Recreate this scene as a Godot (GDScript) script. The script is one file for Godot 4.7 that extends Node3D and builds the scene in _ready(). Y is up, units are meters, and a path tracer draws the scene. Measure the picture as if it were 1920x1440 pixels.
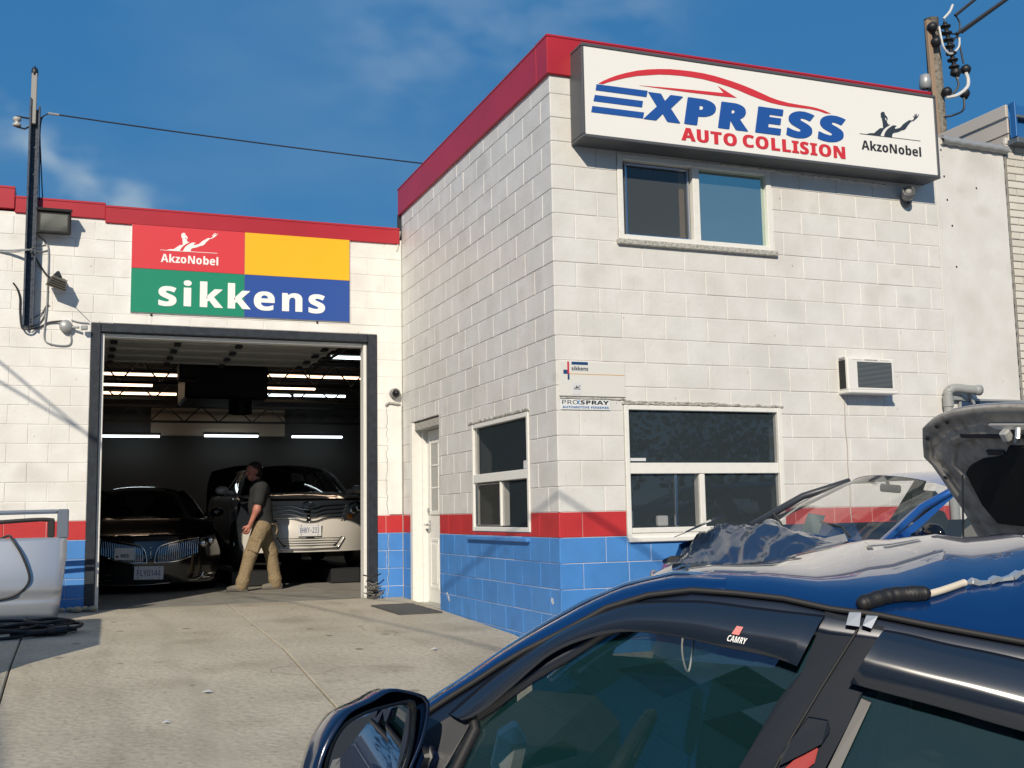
extends Node3D

const C := 0.2032          # height of one block course
const BLUE_TOP := 0.84     # top of the blue band
const GZ := -4.556         # face of the garage wall
const SUN := Vector3(0.58, -0.66, -1.0)
var rng := RandomNumberGenerator.new()
var M := {}                # materials
var block_cache := {}


func V(x: float, y: float, z: float) -> Vector3:
	return Vector3(x, y, z)


# ---------------------------------------------------------------- materials
func mt(r: float, g: float, b: float, rough := 0.8, metal := 0.0) -> StandardMaterial3D:
	var m := StandardMaterial3D.new()
	m.albedo_color = Color(r, g, b).linear_to_srgb()
	m.roughness = rough
	m.metallic = metal
	return m


func paint(r: float, g: float, b: float, rough := 0.28, metal := 0.45) -> StandardMaterial3D:
	var m := mt(r, g, b, rough, metal)
	m.clearcoat_enabled = true
	m.clearcoat = 1.0
	m.clearcoat_roughness = 0.02
	return m


func pane(r: float, g: float, b: float, a: float) -> StandardMaterial3D:
	var m := StandardMaterial3D.new()
	var c := Color(r, g, b).linear_to_srgb()
	c.a = a
	m.albedo_color = c
	m.transparency = BaseMaterial3D.TRANSPARENCY_ALPHA
	m.roughness = 0.0
	m.metallic_specular = 0.5
	return m


func noise_tex(freq: float, seed_: int, octaves: int, ramp: Array, size := 512, normal := 0.0) -> NoiseTexture2D:
	var n := FastNoiseLite.new()
	n.noise_type = FastNoiseLite.TYPE_SIMPLEX_SMOOTH
	n.seed = seed_
	n.frequency = freq
	n.fractal_octaves = octaves
	var t := NoiseTexture2D.new()
	t.width = size
	t.height = size
	t.seamless = true
	t.noise = n
	if normal > 0.0:
		t.as_normal_map = true
		t.bump_strength = normal
	elif ramp.size():
		var g := Gradient.new()
		var offs := PackedFloat32Array()
		var cols := PackedColorArray()
		for r in ramp:
			offs.append(r[0])
			cols.append(r[1])
		g.offsets = offs
		g.colors = cols
		t.color_ramp = g
	return t


func worn(m: StandardMaterial3D, tex: Texture2D, scale_: float, normal: Texture2D = null, ns := 0.4) -> StandardMaterial3D:
	m.uv1_triplanar = true
	m.uv1_world_triplanar = true
	m.uv1_scale = Vector3.ONE * scale_
	if tex:
		m.albedo_texture = tex
	if normal:
		m.normal_enabled = true
		m.normal_texture = normal
		m.normal_scale = ns
	return m


# a soft dab of colour on an image that wraps round
func dab(im: Image, cx: float, cy: float, rx: float, ry: float, col: Color, a: float) -> void:
	var w := im.get_width()
	for y in range(int(cy - ry), int(cy + ry) + 1):
		for x in range(int(cx - rx), int(cx + rx) + 1):
			var d := Vector2((x - cx) / maxf(rx, 0.7), (y - cy) / maxf(ry, 0.7)).length_squared()
			if d < 1.0:
				var px := posmod(x, w)
				var py := posmod(y, w)
				im.set_pixel(px, py, im.get_pixel(px, py).lerp(col, a * (1.0 - d)))


func base_image(seed_: int, freq: float, lo: Color, hi: Color) -> Image:
	var n := FastNoiseLite.new()
	n.noise_type = FastNoiseLite.TYPE_SIMPLEX_SMOOTH
	n.seed = seed_
	n.frequency = freq
	n.fractal_octaves = 5
	var g := n.get_seamless_image(1024, 1024)
	var im := Image.create(1024, 1024, false, Image.FORMAT_RGB8)
	var b := g.get_data()
	var out := PackedByteArray()
	out.resize(b.size() * 3)
	for i in b.size():
		var t := b[i] / 255.0
		out[i * 3] = int(255.0 * lerpf(lo.r, hi.r, t))
		out[i * 3 + 1] = int(255.0 * lerpf(lo.g, hi.g, t))
		out[i * 3 + 2] = int(255.0 * lerpf(lo.b, hi.b, t))
	im.set_data(1024, 1024, false, Image.FORMAT_RGB8, out)
	return im


# worn concrete: oil spots, tyre marks, hairline cracks, grit
func concrete_image() -> ImageTexture:
	var r := RandomNumberGenerator.new()
	r.seed = 99
	var im := base_image(31, 0.006, Color(0.88, 0.875, 0.865), Color(1, 1, 1))
	for i in 70:
		var s := r.randf_range(8, 60)
		dab(im, r.randf() * 1024, r.randf() * 1024, s, s * r.randf_range(0.5, 1.3), Color(0.72, 0.70, 0.66), r.randf_range(0.10, 0.4))
	for i in 40:
		var s := r.randf_range(10, 70)
		dab(im, r.randf() * 1024, r.randf() * 1024, s, s * r.randf_range(0.4, 1.0), Color(1, 1, 0.99), r.randf_range(0.2, 0.6))
	for i in 40:
		var s := r.randf_range(2, 9)
		dab(im, r.randf() * 1024, r.randf() * 1024, s, s * r.randf_range(0.7, 1.3), Color(0.42, 0.40, 0.37), r.randf_range(0.3, 0.7))
	for k in 5:
		var x := r.randf() * 1024
		for i in 240:
			dab(im, x + 10.0 * sin(i * 0.05 + k), i * 4.27, 15, 7, Color(0.70, 0.69, 0.67), 0.10 * (0.6 + 0.4 * sin(i * 0.21 + k)))
	for k in 7:
		var p := Vector2(r.randf(), r.randf()) * 1024.0
		var a := r.randf() * TAU
		for i in 260:
			dab(im, p.x, p.y, 1.0, 1.0, Color(0.45, 0.43, 0.40), 0.55)
			a += r.randf_range(-0.25, 0.25)
			p += Vector2(cos(a), sin(a))
	for i in 2600:
		var c := 0.55 if r.randf() < 0.7 else 1.0
		dab(im, r.randf() * 1024, r.randf() * 1024, r.randf_range(0.8, 2.0), r.randf_range(0.8, 1.8), Color(c, c * 0.98, c * 0.95), r.randf_range(0.2, 0.6))
	return ImageTexture.create_from_image(im)


# old wall paint: pits, runs, rubbed dirt, a few rust spots
func wall_image() -> ImageTexture:
	var r := RandomNumberGenerator.new()
	r.seed = 77
	var im := base_image(12, 0.008, Color(0.945, 0.94, 0.93), Color(1, 1, 1))
	for i in 40:
		var s := r.randf_range(20, 90)
		dab(im, r.randf() * 1024, r.randf() * 1024, s, s * r.randf_range(0.5, 1.2), Color(0.86, 0.85, 0.83), r.randf_range(0.1, 0.4))
	for i in 46:
		var x := r.randf() * 1024
		var y := r.randf() * 1024
		var n := r.randi_range(10, 60)
		for k in n:
			dab(im, x + sin(k * 0.2 + i) * 1.2, y + k * 3.0, 2.2, 3.0, Color(0.80, 0.78, 0.74), 0.16 * (1.0 - float(k) / n))
	for i in 420:
		dab(im, r.randf() * 1024, r.randf() * 1024, r.randf_range(0.8, 2.2), r.randf_range(0.8, 1.8), Color(0.62, 0.60, 0.57), r.randf_range(0.2, 0.7))
	for i in 12:
		dab(im, r.randf() * 1024, r.randf() * 1024, r.randf_range(1.5, 4), r.randf_range(2, 6), Color(0.50, 0.40, 0.30), r.randf_range(0.2, 0.5))
	return ImageTexture.create_from_image(im)


func grey(v: float) -> Color:
	return Color(v, v, v)


func make_materials() -> void:
	var wall_tone := wall_image()
	var grain := noise_tex(0.09, 5, 4, [], 512, 2.0)
	M.grain = grain
	var whites := [[0.70, 0.69, 0.665], [0.715, 0.70, 0.675], [0.695, 0.692, 0.668]]
	M.white = []
	for w in whites:
		M.white.append(worn(mt(w[0], w[1], w[2], 0.5), wall_tone, 0.35, grain, 0.10))
	M.bright_white = []
	for w in [[0.80, 0.79, 0.76], [0.815, 0.80, 0.77], [0.795, 0.79, 0.762]]:
		M.bright_white.append(worn(mt(w[0], w[1], w[2], 0.5), wall_tone, 0.35, grain, 0.10))
	M.red_band = [worn(mt(0.52, 0.032, 0.036, 0.5), wall_tone, 0.5, grain, 0.10)]
	M.blue_band = [worn(mt(0.062, 0.235, 0.60, 0.5), wall_tone, 0.5, grain, 0.10), worn(mt(0.07, 0.25, 0.62, 0.5), wall_tone, 0.5, grain, 0.10)]
	M.fascia = worn(mt(0.46, 0.022, 0.035, 0.38), noise_tex(0.004, 3, 3, [[0.0, Color(0.9, 0.9, 0.92)], [1.0, Color(1, 1, 1)]]), 0.3)
	M.trim = worn(mt(0.76, 0.75, 0.71, 0.45), noise_tex(0.02, 8, 4, [[0.0, Color(0.96, 0.955, 0.945)], [0.4, Color(0.99, 0.99, 0.985)], [1.0, Color(1, 1, 1)]]), 1.2)
	M.dirty_trim = worn(mt(0.50, 0.49, 0.46, 0.6), noise_tex(0.03, 9, 4, [[0.0, Color(0.6, 0.58, 0.55)], [0.5, Color(0.92, 0.92, 0.9)], [1.0, Color(1, 1, 1)]]), 2.0)
	M.mastic = worn(mt(0.62, 0.60, 0.55, 0.8), null, 6.0, grain, 1.0)
	M.dark_steel = worn(mt(0.022, 0.028, 0.038, 0.45), noise_tex(0.02, 21, 4, [[0.0, Color(0.7, 0.7, 0.7)], [0.7, Color(1, 1, 1)], [1.0, Color(1, 1, 1)]]), 1.0)
	M.galv = mt(0.36, 0.37, 0.37, 0.45, 0.3)
	M.grey_paint = mt(0.30, 0.31, 0.30, 0.5)
	M.black = mt(0.012, 0.013, 0.015, 0.5)
	M.rubber = mt(0.014, 0.014, 0.016, 0.65)
	M.gloss_black = mt(0.006, 0.007, 0.009, 0.08)
	M.chrome = mt(0.8, 0.81, 0.82, 0.08, 1.0)
	M.dull_chrome = mt(0.55, 0.55, 0.56, 0.25, 1.0)
	M.cable = mt(0.02, 0.021, 0.025, 0.5)
	M.white_cable = mt(0.6, 0.6, 0.58, 0.5)
	M.plate = mt(0.62, 0.63, 0.64, 0.4)
	M.glass = pane(0.075, 0.10, 0.115, 0.36)  # lifted body colour stands in for haze reflected by the panes
	M.dark_glass = pane(0.012, 0.02, 0.024, 0.55)
	M.interior = mt(0.05, 0.052, 0.055, 0.9)
	M.amber = mt(0.5, 0.16, 0.02, 0.2)
	var conc := concrete_image()
	var conc_fine := noise_tex(0.11, 32, 3, [[0.0, Color(0.80, 0.795, 0.78)], [0.35, Color(0.95, 0.95, 0.945)], [0.8, Color(1, 1, 1)], [1.0, Color(1, 1, 1)]], 1024)
	M.concrete = []
	for k in 3:
		var m := worn(mt(0.505 + 0.003 * k, 0.455 + 0.003 * k, 0.36 + 0.002 * k, 0.85), conc, 0.16, noise_tex(0.09, 40, 4, [], 1024, 3.0), 0.3)
		m.detail_enabled = true
		m.detail_blend_mode = BaseMaterial3D.BLEND_MODE_MUL
		m.detail_albedo = conc_fine
		M.concrete.append(m)
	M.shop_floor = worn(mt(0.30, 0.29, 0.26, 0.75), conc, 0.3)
	M.earth = worn(mt(0.12, 0.115, 0.10, 0.95), conc, 0.1)
	M.asphalt = worn(mt(0.055, 0.055, 0.056, 0.9), conc_fine, 0.6)


# ---------------------------------------------------------------- shapes
func S(smooth := false) -> SurfaceTool:
	var st := SurfaceTool.new()
	st.begin(Mesh.PRIMITIVE_TRIANGLES)
	st.set_smooth_group(0 if smooth else -1)
	return st


func tri(st: SurfaceTool, a: Vector3, b: Vector3, c: Vector3) -> void:
	st.add_vertex(a)
	st.add_vertex(b)
	st.add_vertex(c)


func quad(st: SurfaceTool, a: Vector3, b: Vector3, c: Vector3, d: Vector3) -> void:
	tri(st, a, b, c)
	tri(st, a, c, d)


# a box, optionally with chamfered edges, placed by xf
func box(st: SurfaceTool, size: Vector3, xf: Transform3D, ch := 0.0) -> void:
	var h := size * 0.5
	if ch <= 0.0:
		var p: Array[Vector3] = []
		for k in 8:
			p.append(xf * V(h.x * (1 if k & 1 else -1), h.y * (1 if k & 2 else -1), h.z * (1 if k & 4 else -1)))
		for f in [[4, 6, 7, 5], [1, 3, 2, 0], [5, 7, 3, 1], [0, 2, 6, 4], [6, 2, 3, 7], [0, 4, 5, 1]]:
			quad(st, p[f[0]], p[f[1]], p[f[2]], p[f[3]])
		return
	ch = minf(ch, minf(h.x, minf(h.y, h.z)) * 0.9)
	for ax in 3:
		var u := (ax + 1) % 3
		var v := (ax + 2) % 3
		for s in [-1.0, 1.0]:
			var q: Array[Vector3] = []
			for c in [[-1, -1], [-1, 1], [1, 1], [1, -1]]:
				var p := Vector3.ZERO
				p[ax] = s * h[ax]
				p[u] = c[0] * (h[u] - ch)
				p[v] = c[1] * (h[v] - ch)
				q.append(xf * p)
			if s < 0:
				q.reverse()
			quad(st, q[0], q[1], q[2], q[3])
	for ax in 3:                                   # edge chamfers, along axis ax
		var u := (ax + 1) % 3
		var v := (ax + 2) % 3
		for su in [-1.0, 1.0]:
			for sv in [-1.0, 1.0]:
				var q: Array[Vector3] = []
				for e in [[0, -1], [0, 1], [1, 1], [1, -1]]:
					var p := Vector3.ZERO
					p[ax] = e[1] * (h[ax] - ch)
					p[u] = su * (h[u] - (ch if e[0] else 0.0))
					p[v] = sv * (h[v] - (0.0 if e[0] else ch))
					q.append(xf * p)
				if su * sv < 0:
					q.reverse()
				quad(st, q[0], q[1], q[2], q[3])
	for sx in [-1.0, 1.0]:
		for sy in [-1.0, 1.0]:
			for sz in [-1.0, 1.0]:
				var a := xf * V(sx * h.x, sy * (h.y - ch), sz * (h.z - ch))
				var b := xf * V(sx * (h.x - ch), sy * h.y, sz * (h.z - ch))
				var c := xf * V(sx * (h.x - ch), sy * (h.y - ch), sz * h.z)
				if sx * sy * sz > 0:
					tri(st, a, c, b)
				else:
					tri(st, a, b, c)


func at(x: float, y: float, z: float, turn := 0.0) -> Transform3D:
	return Transform3D(Basis(Vector3.UP, turn), V(x, y, z))


func bx(st: SurfaceTool, lo: Vector3, hi: Vector3, ch := 0.0) -> void:
	box(st, (hi - lo).abs(), Transform3D(Basis(), (lo + hi) * 0.5), ch)


# rows of points, quads between them
func grid(st: SurfaceTool, rows: Array, xf := Transform3D(), flip := false) -> void:
	for i in rows.size() - 1:
		var a: Array = rows[i]
		var b: Array = rows[i + 1]
		for j in a.size() - 1:
			if flip:
				quad(st, xf * b[j], xf * b[j + 1], xf * a[j + 1], xf * a[j])
			else:
				quad(st, xf * a[j], xf * a[j + 1], xf * b[j + 1], xf * b[j])


func tube(st: SurfaceTool, pts: Array, r: float, n := 8, r_end := -1.0, caps := true) -> void:
	var rings := []
	var up := Vector3.UP
	for i in pts.size():
		var d: Vector3 = (pts[mini(i + 1, pts.size() - 1)] - pts[maxi(i - 1, 0)]).normalized()
		if absf(d.dot(up)) > 0.95:
			up = Vector3.RIGHT if absf(d.x) < 0.9 else Vector3.BACK
		var x := up.cross(d).normalized()
		var y := d.cross(x).normalized()
		up = y
		var rr := r if r_end < 0.0 else lerpf(r, r_end, float(i) / maxf(1.0, pts.size() - 1))
		var ring := []
		for k in n + 1:
			var a := TAU * k / n
			ring.append(pts[i] + x * cos(a) * rr + y * sin(a) * rr)
		rings.append(ring)
	grid(st, rings)
	if caps:
		for k in n:
			tri(st, pts[0], rings[0][k], rings[0][k + 1])
			tri(st, pts[-1], rings[-1][k + 1], rings[-1][k])


func curve(pts: Array, n := 6) -> Array:          # a smooth line through the points
	var out := []
	for i in pts.size() - 1:
		var p0: Vector3 = pts[maxi(i - 1, 0)]
		var p1: Vector3 = pts[i]
		var p2: Vector3 = pts[i + 1]
		var p3: Vector3 = pts[mini(i + 2, pts.size() - 1)]
		for k in n:
			out.append(p1.cubic_interpolate(p2, p0, p3, float(k) / n))
	out.append(pts[-1])
	return out


func lathe(st: SurfaceTool, prof: Array, n: int, xf: Transform3D) -> void:   # profile (radius, height along local y)
	var rows := []
	for p in prof:
		var row := []
		for k in n + 1:
			var a := TAU * k / n
			row.append(xf * V(cos(a) * p.x, p.y, sin(a) * p.x))
		rows.append(row)
	grid(st, rows)


# a flat outline (x, y) given thickness along local z
func prism(st: SurfaceTool, poly: Array, depth: float, xf: Transform3D) -> void:
	var p := PackedVector2Array(poly)
	if Geometry2D.is_polygon_clockwise(p):
		p.reverse()
	var idx := Geometry2D.triangulate_polygon(p)
	for i in range(0, idx.size(), 3):
		var a := p[idx[i]]
		var b := p[idx[i + 1]]
		var c := p[idx[i + 2]]
		if (b - a).cross(c - a) < 0:
			var t := b
			b = c
			c = t
		tri(st, xf * V(a.x, a.y, depth), xf * V(c.x, c.y, depth), xf * V(b.x, b.y, depth))
		tri(st, xf * V(a.x, a.y, 0), xf * V(b.x, b.y, 0), xf * V(c.x, c.y, 0))
	for i in p.size():
		var a := p[i]
		var b := p[(i + 1) % p.size()]
		quad(st, xf * V(a.x, a.y, 0), xf * V(a.x, a.y, depth), xf * V(b.x, b.y, depth), xf * V(b.x, b.y, 0))


# a polygon in space given thickness along t
func slab(st: SurfaceTool, poly: Array, t: Vector3) -> void:
	var n := Vector3.ZERO
	for i in poly.size():
		n += (poly[i] - poly[0]).cross(poly[(i + 1) % poly.size()] - poly[0])
	n = n.normalized()
	var e := V(0, 1, 0) if absf(n.y) < 0.9 else V(1, 0, 0)
	var x := e.cross(n).normalized()
	var y := n.cross(x)
	var flat := []
	for p in poly:
		flat.append(Vector2((p - poly[0]).dot(x), (p - poly[0]).dot(y)))
	var idx := Geometry2D.triangulate_polygon(PackedVector2Array(flat))
	for i in range(0, idx.size(), 3):
		tri(st, poly[idx[i]] + t, poly[idx[i + 1]] + t, poly[idx[i + 2]] + t)
		tri(st, poly[idx[i]], poly[idx[i + 2]], poly[idx[i + 1]])
	for i in poly.size():
		var a: Vector3 = poly[i]
		var b: Vector3 = poly[(i + 1) % poly.size()]
		quad(st, a, a + t, b + t, b)


func disc(st: SurfaceTool, c: Vector3, x: Vector3, y: Vector3, n := 20) -> void:
	for k in n:
		var a := TAU * k / n
		var b := TAU * (k + 1) / n
		tri(st, c, c + x * cos(b) + y * sin(b), c + x * cos(a) + y * sin(a))


func ball(st: SurfaceTool, r: Vector3, xf: Transform3D, n := 12) -> void:
	var rows := []
	for i in n + 1:
		var a := PI * i / n
		var row := []
		for k in 2 * n + 1:
			var b := TAU * k / (2 * n)
			row.append(xf * V(sin(a) * cos(b) * r.x, -cos(a) * r.y, sin(a) * sin(b) * r.z))
		rows.append(row)
	grid(st, rows)


# ---------------------------------------------------------------- objects
func put(called: String, st: SurfaceTool, m: Material, parent: Node3D = self, label := "") -> MeshInstance3D:
	st.generate_normals()
	var o := MeshInstance3D.new()
	o.name = called
	o.mesh = st.commit()
	o.material_override = null
	o.mesh.surface_set_material(0, m)
	parent.add_child(o, true)
	if label:
		o.set_meta("label", label)
	return o


func thing(called: String, label: String, category: String, pos := Vector3.ZERO, group := "") -> Node3D:
	var o := Node3D.new()
	o.name = called
	add_child(o, true)
	o.position = pos
	tag(o, label, category, group)
	return o


func tag(o: Node3D, label: String, category: String, group := "") -> Node3D:
	o.set_meta("label", label)
	o.set_meta("category", category)
	if group:
		o.set_meta("group", group)
	return o


func struct(called: String, st: SurfaceTool, m: Material) -> MeshInstance3D:
	var o := put(called, st, m)
	o.set_meta("kind", "structure")
	return o


func node_at(parent: Node3D, called: String) -> Node3D:
	var o := Node3D.new()
	o.name = called
	parent.add_child(o, true)
	return o


# lettering as real letters a few millimetres thick, fitted to a rectangle of the plane xf
func lettering(parent: Node3D, called: String, text: String, r: Rect2, xf: Transform3D, m: Material, opt := {}) -> MeshInstance3D:
	var f := SystemFont.new()
	f.font_names = PackedStringArray([opt.get("font", "Droid Sans")])
	f.font_weight = opt.get("weight", 700)
	var fv := FontVariation.new()
	fv.base_font = f
	fv.variation_embolden = opt.get("bold", 0.0)
	fv.spacing_glyph = opt.get("space", 0)
	var tm := TextMesh.new()
	tm.text = text
	tm.font = fv
	tm.font_size = 64
	tm.pixel_size = 0.01
	tm.curve_step = 0.6
	tm.depth = 0.05
	var arr := tm.get_mesh_arrays()
	var v: PackedVector3Array = arr[Mesh.ARRAY_VERTEX]
	var lo := v[0]
	var hi := v[0]
	for p in v:
		lo = lo.min(p)
		hi = hi.max(p)
	var sh: float = opt.get("shear", 0.0)
	var dep: float = opt.get("depth", 0.003)
	for i in v.size():
		var q := (v[i] - lo) / (hi - lo)
		v[i] = V(r.position.x + q.x * r.size.x + sh * q.y * r.size.y, r.position.y + q.y * r.size.y, 0.0005 + q.z * dep)
	var st := S()
	var idx = arr[Mesh.ARRAY_INDEX]
	var order: Array = Array(idx) if idx != null and idx.size() else range(v.size())
	var k := 0
	for d in opt.get("thicken", [Vector2.ZERO]):   # heavy faces: the same letter again, a hair aside and a hair higher
		for i in order:
			st.add_vertex(xf * (v[i] + V(d.x, d.y, 0.0003 * k)))
		k += 1
	return put(called, st, m, parent)


# ---------------------------------------------------------------- the place
func ground_y(z: float) -> float:
	if z < -1.0:
		return (-1.0 - z) * 0.1 / 3.556
	return -0.08 * (z + 1.0)


func _ready() -> void:
	rng.seed = 7
	# camera
	var cam := Camera3D.new()
	cam.name = "camera"
	cam.fov = 2.0 * rad_to_deg(atan(720.0 / 2074.156))
	cam.near = 0.05
	cam.far = 400.0
	cam.transform = Transform3D(Basis(Vector3.UP, -0.372652) * Basis(Vector3.RIGHT, 0.116484) * Basis(Vector3.BACK, -0.017729), V(-3.5449, 1.04, 8.0941))
	add_child(cam)
	cam.current = true
	# sky and exposure
	var env := Environment.new()
	env.background_mode = Environment.BG_SKY
	env.sky = Sky.new()
	env.sky.sky_material = make_sky()
	env.tonemap_mode = Environment.TONE_MAPPER_LINEAR
	env.tonemap_exposure = 1.08
	env.sdfgi_enabled = true
	env.ssao_enabled = true
	env.ssil_enabled = true
	var we := WorldEnvironment.new()
	we.name = "environment"
	we.environment = env
	add_child(we)
	# sun
	var sun := DirectionalLight3D.new()
	sun.name = "sun"
	sun.light_energy = 1.3
	sun.light_color = Color(1.0, 0.95, 0.87)
	sun.light_angular_distance = 0.5
	sun.shadow_enabled = true
	add_child(sun)
	sun.look_at_from_position(Vector3.ZERO, SUN)
	make_materials()
	# setting and buildings
	build_ground()
	build_office()
	build_garage()
	build_neighbour()
	build_street()
	# signs and fittings
	build_big_sign()
	build_panel_sign()
	build_small_signs()
	build_fittings()
	build_poles()
	build_shop_lights()
	# vehicles and people
	build_shop_cars()
	build_yard_cars()
	build_near_car()
	build_loose_things()
	build_person()


func make_sky() -> PanoramaSkyMaterial:
	var w := 2048
	var h := 1024
	var im := Image.create(w, h, false, Image.FORMAT_RGBF)
	var n := FastNoiseLite.new()
	n.seed = 4
	n.frequency = 1.6
	n.fractal_octaves = 5
	var n2 := FastNoiseLite.new()
	n2.seed = 9
	n2.frequency = 4.0
	n2.fractal_octaves = 5
	var wisps := [[V(-0.2, 0.39, -0.90), V(0.045, 0.252, -0.966), 0.017, 1.0], [V(0.24, 0.40, -0.88), V(0.42, 0.45, -0.79), 0.055, 0.25], [V(0.62, 0.30, 0.6), V(-0.4, 0.5, 0.7), 0.06, 0.5], [V(-0.9, 0.25, 0.3), V(-0.7, 0.4, -0.5), 0.04, 0.5]]
	for y in h:
		var el := PI * (0.5 - (y + 0.5) / h)
		for x in w:
			var a := ((x + 0.5) / w - 0.25) * TAU
			if el < 0.0:
				im.set_pixel(x, y, Color(0.22, 0.21, 0.19))
				continue
			var d := V(cos(a) * cos(el), sin(el), sin(a) * cos(el))
			var t := clampf(d.y, 0.0, 1.0)
			var k := pow(1.0 - t, 5.0)
			var c := Color(0.034, 0.160, 0.375).lerp(Color(0.080, 0.285, 0.535), k)
			c = c.lerp(Color(0.30, 0.45, 0.62), pow(1.0 - t, 22.0))
			var glow := pow(maxf(0.0, d.dot(-SUN.normalized())), 10.0)
			c = c + Color(0.25, 0.25, 0.22) * glow
			for s in wisps:
				var p0: Vector3 = s[0].normalized()
				var p1: Vector3 = s[1].normalized()
				var ab := p1 - p0
				var u := clampf((d - p0).dot(ab) / ab.length_squared(), 0.0, 1.0)
				if (d - p0.lerp(p1, u)).length_squared() > s[2] * s[2] * 9.0 + 0.001:
					continue
				var dist := (d - p0 - ab * u).length() + 0.016 * n2.get_noise_3d(d.x * 6.0, d.y * 6.0, d.z * 6.0)
				var f: float = s[3] * exp(-pow(dist / s[2], 2.0)) * clampf(0.5 + 1.1 * n.get_noise_3d(d.x * 9.0 + d.y * 4.0, d.y * 22.0, d.z * 9.0), 0.05, 1.0)
				c = c.lerp(Color(0.36, 0.47, 0.56), clampf(f, 0.0, 0.65))
			var veil := clampf(n.get_noise_3d(d.x, d.y * 2.5, d.z) * 0.28, 0.0, 0.12)
			c = c.lerp(Color(0.3, 0.43, 0.56), veil)
			im.set_pixel(x, y, c)
	var m := PanoramaSkyMaterial.new()
	m.panorama = ImageTexture.create_from_image(im)
	return m


func build_ground() -> void:
	# the land under and beyond everything
	var st := S()
	var zs := [-150.0, -24.0, -4.6, -1.0, 11.9, 30.0, 200.0]
	var rows := []
	for z in zs:
		var y := ground_y(clampf(z, -4.556, 12.0)) - 0.16
		rows.append([V(-200, y, z), V(-9, y, z), V(6, y, z), V(200, y, z)])
	grid(st, rows)
	struct("ground", st, M.earth)
	# street behind the photographer
	st = S()
	var ry := ground_y(12.0) - 0.12
	bx(st, V(-80, ry - 0.3, 12.25), V(80, ry, 22.0))
	struct("road", st, M.asphalt)
	st = S()
	bx(st, V(-80, ry - 0.3, 22.02), V(80, ry + 0.13, 25.0))
	struct("pavement", st, M.concrete[0])
	# concrete yard: slabs two metres wide with open joints, falling towards the street
	var yard := Node3D.new()
	yard.name = "yard"
	add_child(yard)
	yard.set_meta("kind", "structure")
	var xs := [-12.0, -10.0, -8.0, -6.0, -3.985, -1.995, 0.0, 2.0, 4.0, 6.0, 8.0]
	var cuts := [-4.60, 3.9, 8.1, 12.2]
	for i in xs.size() - 1:
		for j in cuts.size() - 1:
			if xs[i] >= -0.5 and j == 0:
				yard_slab(yard, xs[i], xs[i + 1], 0.0, cuts[1], (i + j) % 3)
			else:
				yard_slab(yard, xs[i], xs[i + 1], cuts[j], cuts[j + 1], (i * 2 + j) % 3)


func yard_slab(yard: Node3D, x0: float, x1: float, z0: float, z1: float, k: int) -> void:
	var g := 0.006
	var c := 0.008
	var st := S()
	var rows := []
	var n := int(ceil((z1 - z0) / 0.45))
	for i in n + 3:
		var t := clampf(float(i - 1) / n, 0.0, 1.0)
		var z := lerpf(z0 + g, z1 - g, t)
		var edge := i == 0 or i == n + 2
		var y := ground_y(z)
		var dy := c if edge else 0.0
		if not edge and i == 1:
			z += c
		if not edge and i == n + 1:
			z -= c
		var row := [V(x0 + g, y - 0.15, z), V(x0 + g, y - c - dy, z)]
		for q in 7:
			row.append(V(lerpf(x0 + g + c, x1 - g - c, q / 6.0), y - dy, z))
		row.append(V(x1 - g, y - c - dy, z))
		row.append(V(x1 - g, y - 0.15, z))
		rows.append(row)
	grid(st, rows)
	var f: Array = rows[0]
	var b: Array = rows[-1]
	grid(st, [[V(f[1].x, f[1].y - 0.15, f[1].z), V(f[-2].x, f[1].y - 0.15, f[1].z)], [f[1], f[-2]]])
	grid(st, [[b[1], b[-2]], [V(b[1].x, b[1].y - 0.15, b[1].z), V(b[-2].x, b[1].y - 0.15, b[1].z)]])
	put("slab", st, M.concrete[k], yard)


# ---------------------------------------------------------------- walls of blocks
func block_mesh(w: float, h: float, m: Material) -> ArrayMesh:
	var key := "%.3f %.3f %d" % [w, h, m.get_instance_id()]
	if block_cache.has(key):
		return block_cache[key]
	var st := S()
	var c := 0.0045
	var t := 0.03
	var x := w * 0.5
	var y := h * 0.5
	var cx := minf(c, x * 0.5)
	var cy := minf(c, y * 0.5)
	var f := [V(-x + cx, -y + cy, 0), V(-x + cx, y - cy, 0), V(x - cx, y - cy, 0), V(x - cx, -y + cy, 0)]
	var e := [V(-x, -y, -0.0036), V(-x, y, -0.0036), V(x, y, -0.0036), V(x, -y, -0.0036)]
	quad(st, f[0], f[1], f[2], f[3])
	for k in 4:
		var j := (k + 1) % 4
		quad(st, e[k], e[j], f[j], f[k])
		quad(st, e[k] - V(0, 0, t), e[j] - V(0, 0, t), e[j], e[k])
	st.generate_normals()
	var mesh := st.commit()
	mesh.surface_set_material(0, m)
	block_cache[key] = mesh
	return mesh


# what is left of r when the holes are cut out, as rectangles
func minus(r: Rect2, holes: Array) -> Array:
	var rest := [r]
	for h: Rect2 in holes:
		var next := []
		for q: Rect2 in rest:
			if not q.intersects(h):
				next.append(q)
				continue
			var i := q.intersection(h)
			if i.position.x > q.position.x + 0.012:
				next.append(Rect2(q.position.x, q.position.y, i.position.x - q.position.x, q.size.y))
			if i.end.x < q.end.x - 0.012:
				next.append(Rect2(i.end.x, q.position.y, q.end.x - i.end.x, q.size.y))
			if i.position.y > q.position.y + 0.012:
				next.append(Rect2(i.position.x, q.position.y, i.size.x, i.position.y - q.position.y))
			if i.end.y < q.end.y - 0.012:
				next.append(Rect2(i.position.x, i.end.y, i.size.x, q.end.y - i.end.y))
		rest = next
	return rest


func band_materials(k: int, whites: Array) -> Array:
	return whites if k > 0 else (M.red_band if k == 0 else M.blue_band)


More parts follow.
